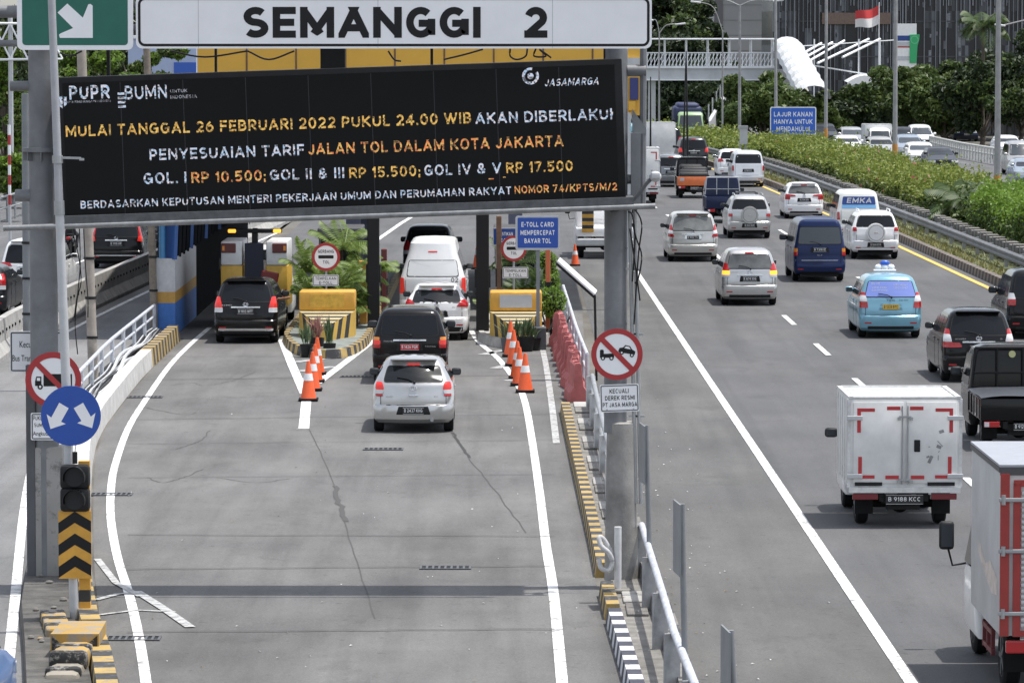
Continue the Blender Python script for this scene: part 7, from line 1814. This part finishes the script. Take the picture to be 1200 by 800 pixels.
# ---- trees
def tree(name, label, loc, h, rad, n, leaf, mats, clumps=14, trunk_r=.25, low=.3, group=None, flat=.8):
    r = thing(name, label, 'tree', loc, 0, group); C_ = []; M_ = []; rn = RG
    cz = h * (low + (1 - low) * .5); ch = h * (1 - low) * .5; cl = []
    for i in range(clumps):
        v = rn.normal(size=3); v /= np.linalg.norm(v); k = rn.uniform(.35, 1.05); c = np.array([v[0] * rad * k, v[1] * rad * k, cz + v[2] * ch * k * flat]); rr = rad * rn.uniform(.16, .36); cl.append((c, rr))
        m = int(n / clumps); p = rn.normal(size=(m, 3)); p /= np.linalg.norm(p, axis=1)[:, None]; p[:, 2] = np.where(rn.uniform(0, 1, m) < .35, np.abs(p[:, 2]), p[:, 2]); q = rn.uniform(.55, 1.08, m)[:, None]; C_.append(c + p * q * rr * np.array([1, 1, .72])); M_.append(np.where(rn.uniform(0, 1, m) < (.55 if rn.uniform() < .5 else .12), 1, 0))
    V_, F_ = leaf_quads(np.concatenate(C_), leaf, .7); np_mesh('crown', V_, F_, mats, r, np.concatenate(M_))
    mb = MB(); mb.tube([(0, 0, 0), (.1, 0, h * low * .6), (0, .1, cz)], trunk_r, 8, r2=trunk_r * .5)
    for c, rr in cl[:8]: mb.tube([(0, .05, h * low * .7), tuple(c * .5 + np.array([0, 0, h * low * .5])), tuple(c)], trunk_r * .4, 5, r2=trunk_r * .12)
    mb.build('trunk', BARK, r, 50); return r
def at(px, d): return D(px, 300, d).x
GRP = 'trees beyond the far carriageway'
for px, d, ytop, wpx, lb, m, ln in ((1072, 330, 70, 112, 'large round dark green tree below the green and white sign tower', [LF_T, LF_T2], .34), (1000, 325, 100, 95, 'dark green tree right of the blue lane sign', [LF_D, LF_T], .34), (965, 322, 118, 60, 'low bushy tree just behind the blue lane sign', [LF_T2, LF_T], .3),
                                   (895, 318, 84, 118, 'broad olive green tree beside the covered footbridge stair', [LF_T, LF_T2], .34), (1138, 335, 56, 105, 'dark tree between the round tree and the lamp post', [LF_D, LF_T], .36), (1195, 330, 30, 130, 'tall dark tree at the edge beyond the lamp post', [LF_D, LF_T], .36),
                                   (1165, 345, 60, 100, 'shaded tree over the grey wall', [LF_D, LF_D], .36), (1150, 316, 62, 92, 'dark bushy tree hiding the foot of the tall palm', [LF_D, LF_T], .34), (1105, 322, 95, 70, 'low leafy tree beside the round dark tree', [LF_T, LF_T2], .34), (1040, 345, 95, 80, 'leafy tree peeping between the two lamp posts', [LF_T2, LF_T], .34), (850, 335, 112, 60, 'small tree at the foot of the footbridge', [LF_D, LF_T], .3)):
    s_ = FPX / d; h = HC - (ytop - 35) / s_; rad = wpx / s_ / 2; tree('street_tree', lb, (at(px, d), d, 0), max(h, 2.5), rad, 16000, ln * .62, m, 38, .22, .10, GRP)
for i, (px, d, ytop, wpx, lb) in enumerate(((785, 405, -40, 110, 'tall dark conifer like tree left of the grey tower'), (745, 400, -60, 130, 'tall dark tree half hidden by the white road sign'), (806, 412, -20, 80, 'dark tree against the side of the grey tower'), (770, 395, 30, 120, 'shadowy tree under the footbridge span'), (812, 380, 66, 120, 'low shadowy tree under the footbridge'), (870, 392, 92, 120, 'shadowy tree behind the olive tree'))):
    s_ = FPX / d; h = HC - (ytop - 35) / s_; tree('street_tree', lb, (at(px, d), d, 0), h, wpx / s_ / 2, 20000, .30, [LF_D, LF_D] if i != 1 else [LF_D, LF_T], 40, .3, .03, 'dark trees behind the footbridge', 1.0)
for px, d, ytop, wpx, lb in ((8, 215, 40, 110, 'green tree beyond the avenue left of the gantry post'), (-30, 190, 150, 120, 'bush crowned tree at the very edge beyond the white car'), (20, 240, -30, 150, 'tall dark tree behind the lattice tower'), (105, 260, 40, 120, 'tree seen in the gap between green sign and message board'), (170, 270, 30, 110, 'tree behind the pole above the message board'), (40, 205, 190, 90, 'low shrub tree behind the white car')):
    s_ = FPX / d; h = HC - (ytop - 35) / s_; tree('street_tree', lb, (at(px, d), d, 0), h, wpx / s_ / 2, 14000, .17, [LF_T2, LF_G] if px != 20 else [LF_D, LF_T], 16, .22, .12, 'trees beyond the avenue')
x = at(1150, 322); palm('palm_tree', 'tall ragged palm rising above the dark trees', 'palm', (x, 322, 0), 26, 2.8, 2.0, 1.3, 1.1, [LF_PD], HC + .2, .16, .15, .07, None, 16)

# ================================================================== GUARD RAIL, LAMPS, MEDIAN SIGNS
ds = np.concatenate([np.arange(96, 200, 4), np.arange(200, 300, 4)]); o0 = Vector((gx(170), 170, 0))
gr = thing('crash_barrier', 'long galvanised crash barrier curving along the expressway median', 'crash barrier', o0)
prof = [(0, .48), (-.07, .54), (-.07, .60), (0, .655), (-.07, .71), (-.07, .77), (0, .83), (.02, .83), (-.03, .655), (.02, .48)]
vs = []; k = len(prof)
for d in ds: vs += [(gx(d) + u - o0.x, d - o0.y, z) for u, z in prof]
mb = MB(); mb.add(vs, [(i * k + j, i * k + (j + 1) % k, (i + 1) * k + (j + 1) % k, (i + 1) * k + j) for i in range(len(ds) - 1) for j in range(k)]); mb.build('beam', mat('beam_steel', (.19, .19, .195), .6, metal=.3, var=.25, vscale=1.0), gr)
for d in np.arange(98, 292, 4.0): mb = MB(); mb.box((gx(d) + .12 - o0.x, d - o0.y, .5), (.12, .16, .66)); mb.build('post', STEEL, gr)
for kseg in range(16):
    d0 = 118 + kseg * 9.0; o = Vector((gx(d0) + .72, d0, .18)); f = thing('picket_fence', 'run of short grey concrete slabs standing under the median hedge', 'fence', o, 0, 'concrete slab runs along the median')
    for i in range(10): d = d0 + i * .9; mb = MB(); mb.box((gx(d) + .72 - o.x, d - o.y, .36 + .05 * (i % 2)), (.42, .62, .64), bev=.02); mb.build('slab', CONCD, f)
LPOLE = mat('lamp_pole_grey', (.30, .30, .30), .5, metal=.2, var=.3, vscale=1.5)
def lamp(label, px, d, r, top, arms=(), lean=0, band=True, m=None):
    x = at(px, d); q = thing('street_lamp', label, 'street lamp', (x, d, .1)); mb = MB(); mb.cyl((0, 0, -.1), (lean, 0, top), r, 12, r * .62); mb.build('pole', m or LPOLE, q, 40)
    if band: mb = MB(); mb.cyl((0, 0, 1.55), (lean * .2, 0, 2.15), r * 1.06, 12, r * 1.04); mb.build('painted_band', mat('band_ochre', (.52, .24, .05), .6, var=.2), q, 40)
    for (dx, dz, up) in arms:
        s = 1 if dx > 0 else -1; mb = MB(); mb.tube(spline3([Vector((lean, 0, top - .05)), Vector((lean + dx * .4, 0, top + up)), Vector((lean + dx, 0, top + dz))]), r * .42, 7); a_ = mb.build('arm', m or LPOLE, q, 50)
        mb = MB(); mb.box((lean + dx + s * .28, 0, top + dz - .01), (.75, .26, .14), rot=(0, -s * .12, 0), bev=.06); mb.build('lamp_head', LGREYP, a_, 50)
zt = lambda py, d: HC - (py - 35) * d / FPX
lamp('thick grey lamp post rising from the hedge beyond the palm clump', 1168, 182, .145, 11.2, ((1.9, -.2, .3),), .0); lamp('tall lamp post with orange band in front of the round dark tree', 1048, 232, .14, 11.0); lamp('thin lamp post with orange band right of the blue lane sign', 967, 268, .12, 11.0)
lamp('pale lamp post rising behind the blue lane sign', 909, 290, .12, 12.0, (), -.1, False); lamp('double armed lamp post in front of the grey tower', 866, 300, .12, zt(8, 300), ((-2.6, .35, .35), (2.3, .3, .3)), 0, False)
lamp('curved arm lamp post left of the double armed one', 846, 310, .075, zt(38, 310), ((-1.6, 2.0, 1.6),), 0, False); lamp('curved arm lamp post beside the edge of the white road sign', 772, 312, .08, zt(40, 312), ((-.5, .9, .8), (1.2, .6, .5)), 0, False)
lamp('lamp post arm reaching over the dark office facade', 1230, 300, .12, zt(28, 300), ((-3.2, -.2, .2),), 0, False)
for px, d, py, lb, ln in ((800, 250, 68, 'thin black pole leaning before the footbridge', .15), (806, 246, 60, 'thin black pole leaning before the footbridge', -.12), (762, 255, 90, 'slim dark pole beside the gantry bracket before the footbridge', 0)):
    x = at(px, d); q = thing('slim_pole', lb, 'pole', (x, d, 0), 0, 'slim black poles before the footbridge'); mb = MB(); mb.cyl((0, 0, 0), (ln, 0, zt(py, d)), .07, 8, .03); mb.build('shaft', BLACK, q, 40)
LS = Board('lane_sign', 'blue lane sign with three lines of white text above the hedge', 'road sign', 929.5, 141.5, 286)
LS.panel('panel', 902.5, 125.5, 956.5, 158, 0, .05, SIGNW, .12); LS.panel('field', 903.6, 126.6, 955.4, 157, -.004, .001, mat('sign_bright_blue', (.025, .115, .50), .4), .1)
for i, (t_, a_, b_) in enumerate((('LAJUR KANAN', 907, 952), ('HANYA UNTUK', 907, 952), ('MENDAHULUI', 910, 949))): LS.text(t_, a_, b_, 136.8 + i * 8.6, 5.6, SIGNW, -.006, bold=.02)
mb = MB()
for px in (915, 944): mb.cyl((LS.x(px), .08, -.7), (LS.x(px), .08, -LS.p.z), .06, 8)
mb.build('leg', STEEL, LS.root, 40)
CBX = Board('signal_cabinet', 'grey steel cabinet on twin posts at the hedge edge', 'cabinet', 870, 163, 262)
CBX.panel('cabinet', 867, 149, 876, 169, -.1, .3, LGREYP); CBX.panel('hood', 865, 147.5, 876.5, 151, -.14, .34, STEEL); mb = MB(); mb.box((-.12, .1, -1.2), (.12, .12, 2.4)); mb.box((.2, .1, -1.6), (.1, .1, 3.2)); mb.build('post', STEEL, CBX.root)

# ================================================================== BACKDROP: footbridge, towers, fences
YF = 340; FB_ = thing('footbridge', 'white roofed pedestrian bridge with mesh railings over the expressway', 'bridge', (at(700, YF), YF, 0)); ox = FB_.location.x
X = lambda px, d=YF: at(px, d) - ox
Z = lambda py, d=YF: zt(py, d)
FW = mat('footbridge_white', (.78, .79, .80), .55, var=.15, vscale=.6); FG = mat('footbridge_grey', (.52, .53, .54), .6, var=.2, vscale=.6)
x0, x1 = X(300), X(908)
mb = MB(); mb.box(((x0 + x1) / 2, 1.2, (Z(78) + Z(94)) / 2), (x1 - x0, 2.4, Z(78) - Z(94)), bev=.03); dk = mb.build('girder', FG, FB_); mb = MB(); mb.box(((x0 + x1) / 2, 1.2, Z(78) - .06), (x1 - x0, 2.7, .16)); mb.box(((x0 + x1) / 2, 1.2, Z(93.5)), (x1 - x0, 2.55, .1)); mb.build('edge', FW, dk)
mb = MB(); mb.box(((x0 + x1) / 2, .05, Z(62)), (x1 - x0, .07, .07)); mb.box(((x0 + x1) / 2, 2.35, Z(62)), (x1 - x0, .07, .07)); n = int((x1 - x0) / .28)
for i in range(n): xx = x0 + (x1 - x0) * i / n; mb.box((xx, .05, (Z(62) + Z(78)) / 2), (.06, .03, Z(62) - Z(78))); mb.box((xx + .14, .05, (Z(62) + Z(78)) / 2), (.05, .02, Z(62) - Z(78)), rot=(0, .5, 0))
mb.build('railing', FW, FB_)
mb = MB(); mb.box(((x0 + x1) / 2, 1.2, Z(46)), (x1 - x0, 2.8, .12), bev=.03); rf = mb.build('roof', FW, FB_); mb = MB()
for i in range(13):
    xx = X(905) - i * 1.27 * 1.02 * (19.5 / 15.3); mb.cyl((xx, .1, Z(78)), (xx, .1, Z(46)), .045, 6); mb.cyl((xx, 2.3, Z(78)), (xx, 2.3, Z(46)), .045, 6)
mb.build_each('roof_post', FW, rf, 40)
for px in (764, 700, 560): mb = MB(); mb.box((X(px), 1.2, Z(94) / 2), (.55, 1.6, Z(94)), bev=.05); mb.build('pier', FG, FB_)
mb = MB(); 
# arched stair roof coming down toward the viewer
n = 15; vs = []; ks = 9
for i in range(n + 1):
    t = (i // 2 * 2 + (i % 2) * 1.9) / n if i < n else 1.0; d = YF + 1 - 24 * t; cx = at(921 + 33 * t, d) - ox; cz = zt(58 + 62 * t, d) + (.0 if i % 2 == 0 else .26); w_ = 1.12
    for j in range(ks): a = math.pi * j / (ks - 1); vs.append((cx + math.cos(a) * w_ * (1 + .04 * (i % 2)), d - YF, cz + max(0, math.sin(a)) ** .8 * .95))
mb.add(vs, [(i * ks + j, (i + 1) * ks + j, (i + 1) * ks + j + 1, i * ks + j + 1) for i in range(n) for j in range(ks - 1)]); sr = mb.build('stair_roof', mat('roof_sheet_white', (.66, .67, .67), .6, var=.15), FB_)
mb = MB()
for i in range(0, n + 1, 2):
    pts = [Vector(vs[i * ks + j]) + Vector((0, 0, .012)) for j in range(ks)]; mb.tube(pts, .03, 5)
mb.build('roof_hoop', FG, sr, 60)
mb = MB(); A_, B_2 = Vector((X(921), 0, Z(78) - .2)), Vector((at(953, YF - 23) - ox, -23, .6)); mb.add([A_ + Vector((-1, 0, 0)), A_ + Vector((1, 0, 0)), B_2 + Vector((1, 0, 0)), B_2 + Vector((-1, 0, 0)), A_ + Vector((-1, 0, -.5)), A_ + Vector((1, 0, -.5)), B_2 + Vector((1, 0, -.5)), B_2 + Vector((-1, 0, -.5))], [(0, 1, 2, 3), (7, 6, 5, 4), (0, 3, 7, 4), (1, 5, 6, 2), (0, 4, 5, 1), (3, 2, 6, 7)]); mb.build('stair', CONC, FB_)
mb = MB(); p, q = Vector((at(828, 330) - ox, -10, zt(142, 330))), Vector((at(846, 338) - ox, -2, zt(112, 338))); mb.add([p, q, q + Vector((0, 0, -1.1)), p + Vector((0, 0, -1.1)), p + Vector((.3, .6, 0)), q + Vector((.3, .6, 0)), q + Vector((.3, .6, -1.1)), p + Vector((.3, .6, -1.1))], [(0, 1, 2, 3), (7, 6, 5, 4), (0, 4, 5, 1), (2, 6, 7, 3), (0, 3, 7, 4), (1, 5, 6, 2)])
for t in (.1, .35, .6, .85): v = p.lerp(q, t); mb.cyl(v, v + Vector((0, 0, 1.1)), .05, 6)
mb.build('side_stair', FG, FB_)

# grey tower
d = 470; xL, xR = at(836, d), at(907, d); TW = thing('tower', 'plain grey concrete tower rising behind the footbridge', 'building', ((xL + xR) / 2, d, 0)); w_ = xR - xL
mb = MB(); mb.box((0, 6, 24), (w_, 12, 48)); wl = mb.build('wall', mat('tower_grey', (.37, .37, .365), .8, var=.1, vscale=.15), TW); mb = MB()
for i in range(30): mb.box((0, -.01, 1.2 + i * 1.6), (w_ + .02, .03, .05))
mb.build('panel_joint', mat('tower_joint', (.22, .22, .22), .8), wl); mb = MB(); mb.box((-w_ / 2 + .45, -.05, 24), (.9, .12, 48)); mb.build('corner_strip', mat('tower_dark', (.16, .16, .165), .7), wl)
# dark glass office
def strip_glass(name):  # random paler panes: glass reflections put into the base colour
    m = bpy.data.materials.new(name); m.use_nodes = True; nt = m.node_tree; N = nt.nodes; L = nt.links; b = N['Principled BSDF']; b.inputs['Roughness'].default_value = .25
    tc = N.new('ShaderNodeTexCoord'); out = None
    for sc in ((3.1, .0, .30), (1.3, .0, .12)):
        mp = N.new('ShaderNodeMapping'); mp.inputs['Scale'].default_value = sc; L.new(tc.outputs['Object'], mp.inputs['Vector'])
        fl = N.new('ShaderNodeVectorMath'); fl.operation = 'FLOOR'; L.new(mp.outputs[0], fl.inputs[0]); w = N.new('ShaderNodeTexWhiteNoise'); L.new(fl.outputs[0], w.inputs['Vector'])
        if out is None: out = w.outputs['Value']
        else:
            k = N.new('ShaderNodeMath'); k.operation = 'MULTIPLY'; L.new(out, k.inputs[0]); L.new(w.outputs['Value'], k.inputs[1]); out = k.outputs[0]
    cr = N.new('ShaderNodeValToRGB'); e = cr.color_ramp.elements; e[0].position = .25; e[0].color = (.010, .012, .017, 1); e[1].position = .85; e[1].color = (.20, .22, .25, 1); L.new(out, cr.inputs['Fac']); L.new(cr.outputs[0], b.inputs['Base Color']); return m
d = 430; xL, xR = at(905, d), at(1330, d); OF = thing('office_building', 'dark glass office block with closely set silver vertical fins', 'building', ((xL + xR) / 2, d, 0)); w_ = xR - xL; hw = w_ / 2
OGL = strip_glass('office_glass_reflections'); FIN = mat('office_fin', (.20, .21, .23), .45, metal=.4, var=.3, vscale=.3)
mb = MB(); mb.box((0, 10, 21), (w_, 20, 42)); mb.build('facade', OGL, OF); rn = random.Random(4); x = -hw
k = 0
while x < hw:
    mb_h = rn.choice((42, 42, 42, 30, 36)); 
    if k < 95: mb = MB(); z0_ = rn.choice((0, 0, 8, 10.5)); mb.box((x, -.16, (z0_ + mb_h) / 2), (rn.choice((.06, .08, .12)), .3, mb_h - z0_)); mb.build('fin', FIN, OF)
    x += rn.choice((.22, .3, .42, .55)) ; k += 1
mb = MB()
for zz in np.arange(2.2, 42, 3.4): mb.box((0, -.05, zz), (w_, .1, .14))
mb.build('floor_band', mat('office_band', (.05, .052, .058), .5), OF)
mb = MB()
for i in range(150): mb.box((rn.uniform(-hw, hw), -.02, rn.uniform(1, 14)), (rn.uniform(.1, .28), .05, rn.uniform(.3, 1.4)))
mb.build_each('blind', mat('blind_grey', (.22, .23, .25), .6, var=.5), OF)
mb = MB(); xa, xb = at(962, d - .5) - OF.location.x, at(1042, d - .5) - OF.location.x; mb.box(((xa + xb) / 2, -.35, zt(22, d)), (xb - xa, .6, 1.1)); mb.build('canopy_soffit', mat('soffit_brown', (.16, .11, .085), .6, var=.3), OF)
# pergola of white tubes
d = 385; PG = thing('tube_pergola', 'row of slanting white steel tubes on thin posts before the office', 'pergola', (at(985, d), d, 0)); ox2 = PG.location.x
for (xa, ya, xb, yb) in ((940, 61, 964, 51), (942, 66, 977, 50), (945, 71, 991, 48), (954, 74, 1020, 46), (983, 67, 1033, 46)):
    mb = MB(); mb.cyl((at(xa, d) - ox2, -3, zt(ya, d)), (at(xb, d) - ox2, 3, zt(yb, d)), .10, 10); mb.build('tube', FW, PG, 40)
mb = MB(); mb.cyl((at(925, d) - ox2, 0, zt(55, d)), (at(1050, d) - ox2, 0, zt(47, d)), .05, 6)
mb.cyl((at(940, d) - ox2, 0, zt(75, d)), (at(1034, d) - ox2, 0, zt(90, d)), .07, 6)
for px in (953, 1005, 1030): mb.cyl((at(px, d) - ox2, 0, 0), (at(px, d) - ox2, 0, zt(46, d)), .06, 6)
mb.build('frame', FW, PG, 40)
mb = MB(); vs = []
for i in range(9):
    t = i / 8; px = 990 + 40 * t; vs += [(at(px, d) - ox2, -2, zt(96 - 8 * math.sin(3.14 * t), d)), (at(px, d) - ox2, 2, zt(95 - 8 * math.sin(3.14 * t), d)), (at(px, d) - ox2, -2, zt(100, d)), (at(px, d) - ox2, 2, zt(100, d))]
mb.add(vs, [(4 * i, 4 * i + 1, 4 * i + 5, 4 * i + 4) for i in range(8)] + [(4 * i + 2, 4 * i, 4 * i + 4, 4 * i + 6) for i in range(8)]); mb.build('awning', WHITE, PG, 60)
# flag
d = 395; FLG = thing('flag', 'red and white flag flying on a thin pole before the office', 'flag', (at(1028.5, d), d, 0)); fx = FLG.location.x
mb = MB(); mb.cyl((0, 0, 0), (0, 0, zt(3, d)), .06, 8, .04); mb.build('flagpole', FW, FLG, 40)
for nm, ya, yb, m in (('red_half', 0, .5, mat('flag_red', (.55, .05, .05), .7)), ('white_half', .5, 1, mat('flag_white', (.7, .68, .66), .7))):
    vs = []; n = 10
    for i in range(n + 1):
        t = i / n; yt = 8 + 9 * t + 2 * math.sin(t * 5); xx = at(1028 - 27 * t, d) - fx
        for j in range(5): v = ya + (yb - ya) * j / 4; vs.append((xx, .28 * math.sin(t * 7 + v), zt(yt + v * (22 - 3 * t) - 1.5, d)))
    mb = MB(); mb.add(vs, [(i * 5 + j, (i + 1) * 5 + j, (i + 1) * 5 + j + 1, i * 5 + j + 1) for i in range(n) for j in range(4)]); mb.build(nm, m, FLG, 60)
# sign tower
PY = Board('sign_tower', 'white and green roadside sign tower above the round tree', 'sign', 1062, 52, 392)
PY.panel('tower', 1048, 28, 1074, 110, .0, .8, WHITE); PY.panel('blue_band', 1049, 42, 1066, 48, -.03, .01, DBLUE); PY.panel('grey_band', 1049, 49.5, 1066, 54, -.03, .01, LGREYP); PY.panel('red_band', 1049, 54.5, 1066, 56, -.03, .01, RED); PY.panel('dark_band', 1049, 66, 1066, 71, -.03, .01, LGREYP)
PY.text('DYNAPLAST', 1050, 1065, 70, 2.2, DGREYP, -.04) if False else None
PY.plate('green_panel', [(1066, 41), (1077.5, 40.5), (1077, 47), (1075, 54), (1074, 74), (1066, 74)], -.12, .02, mat('tower_green', (.03, .36, .13), .45))
mb = MB(); p = PY.pt(1071.5, 47); ring(mb, p[0], p[1], .28, .36, -.135, -.121, 20); mb.build('emblem_ring', mat('emblem_pale_green', (.12, .5, .25), .5), PY.root)
# wall and railings beyond
p0, p1 = Vector((at(1116, 352), 352, 0)), Vector((at(1260, 340), 340, 0)); GW = thing('corrugated_wall', 'grey ribbed panel wall behind the slip road', 'wall', p0); v = p1 - p0; L_ = v.length; GW.rotation_euler = (0, 0, math.atan2(v.y, v.x))
mb = MB(); mb.box((L_ / 2, .1, 1.45), (L_, .12, 2.9)); wl = mb.build('panel', mat('wall_grey', (.30, .29, .28), .8, var=.2, vscale=.6), GW); mb = MB()
for i in range(int(L_ / .9)): mb.box((i * .9, 0, 1.45), (.26, .14, 2.92))
mb.build('rib', mat('wall_rib', (.20, .195, .19), .8, var=.2), wl)
rail('railing', 'white slatted railing between the far carriageway and the slip road', 'railing', [Vector((at(px, dd), dd, 0)) for px, dd in ((1064, 318), (1090, 300), (1128, 282), (1172, 268), (1230, 255))], 1.0, 1.1, .07, mat('railing_cream', (.50, .50, .47), .7, var=.2), None, .1, True)
# low blue and white building seen between sign and board, lattice mast, striped pole at far left
p = D(190, 75, 300); LBD = thing('low_building', 'pale blue building seen between the road sign and the message board', 'building', (p.x, 300, 0)); mb = MB(); mb.box((0, 4, 3.8), (4.6, 8, 7.6)); wl = mb.build('wall', mat('wall_pale_blue', (.36, .42, .58), .7, var=.15, vscale=.5), LBD); mb = MB(); mb.box((1.55, -.03, 5.3), (1.5, .06, 1.4)); mb.build('blue_panel', mat('panel_blue', (.03, .10, .42), .5), wl); mb = MB(); mb.box((0, 4, 7.7), (4.9, 8.4, .2)); mb.build('roof', FW, LBD)
p = D(12, 50, 205); LT = thing('lattice_mast', 'white steel lattice arm crossing behind the green sign', 'mast', (p.x, 205, 0)); mb = MB()
for k in range(5):
    xa, xb = -1.6 + k * .8, -.8 + k * .8; za, zb_ = p.z + .9 - k * .02, p.z - .75; mb.cyl((xa, 0, za), (xb, 0, zb_), .045, 6); mb.cyl((xa, 0, zb_), (xb, 0, za), .045, 6)
mb.cyl((-1.8, 0, p.z + .9), (2.4, 0, p.z + .85), .06, 6); mb.cyl((-1.8, 0, p.z - .8), (2.4, 0, p.z - .75), .06, 6); mb.build('lattice', FW, LT, 40); mb = MB(); mb.cyl((0, .1, 0), (0, .1, p.z + 1.4), .11, 10); mb.build('mast', LGREYP, LT, 40)
p = D(11, 190, 160); SPo = thing('striped_pole', 'thin red and white striped pole beyond the barrier', 'pole', (p.x, 160, 0)); mb = MB()
for i in range(8): mb.cyl((0, 0, 1.9 + i * .36), (0, 0, 1.9 + (i + 1) * .36), .055, 10, None, i % 2)
mb.cyl((0, 0, 0), (0, 0, 1.9), .055, 10, None, 2); mb.build('shaft', [RED, SIGNW, LGREYP], SPo, 40)
# fence of the avenue, far left
rail('railing', 'thin grey railing along the far side of the avenue', 'railing', [Vector((at(px, dd), dd, 0)) for px, dd in ((-60, 178), (0, 188), (60, 205), (130, 240))], 1.1, 2.5, .05, STEEL, None, .0, True)

# far wood closing the view beyond the toll plaza
n = 26000; x = RG.uniform(-190, 14, n); top = 9 + 3 * np.sin(x * .13) + 2.5 * np.sin(x * .41 + 1) + 1.5 * np.sin(x * 1.1); c = np.stack([x, 520 + RG.uniform(-5, 5, n), RG.uniform(0, 1, n) ** .7 * top], 1)
V_, F_ = leaf_quads(c, .75, .4); o = np_mesh('far_wood', V_, F_, [LF_D, LF_T], None, (RG.uniform(0, 1, n) < .4).astype(int)); tag(o, 'far dark belt of trees closing the view beyond the toll plaza', 'wood', kind='stuff')
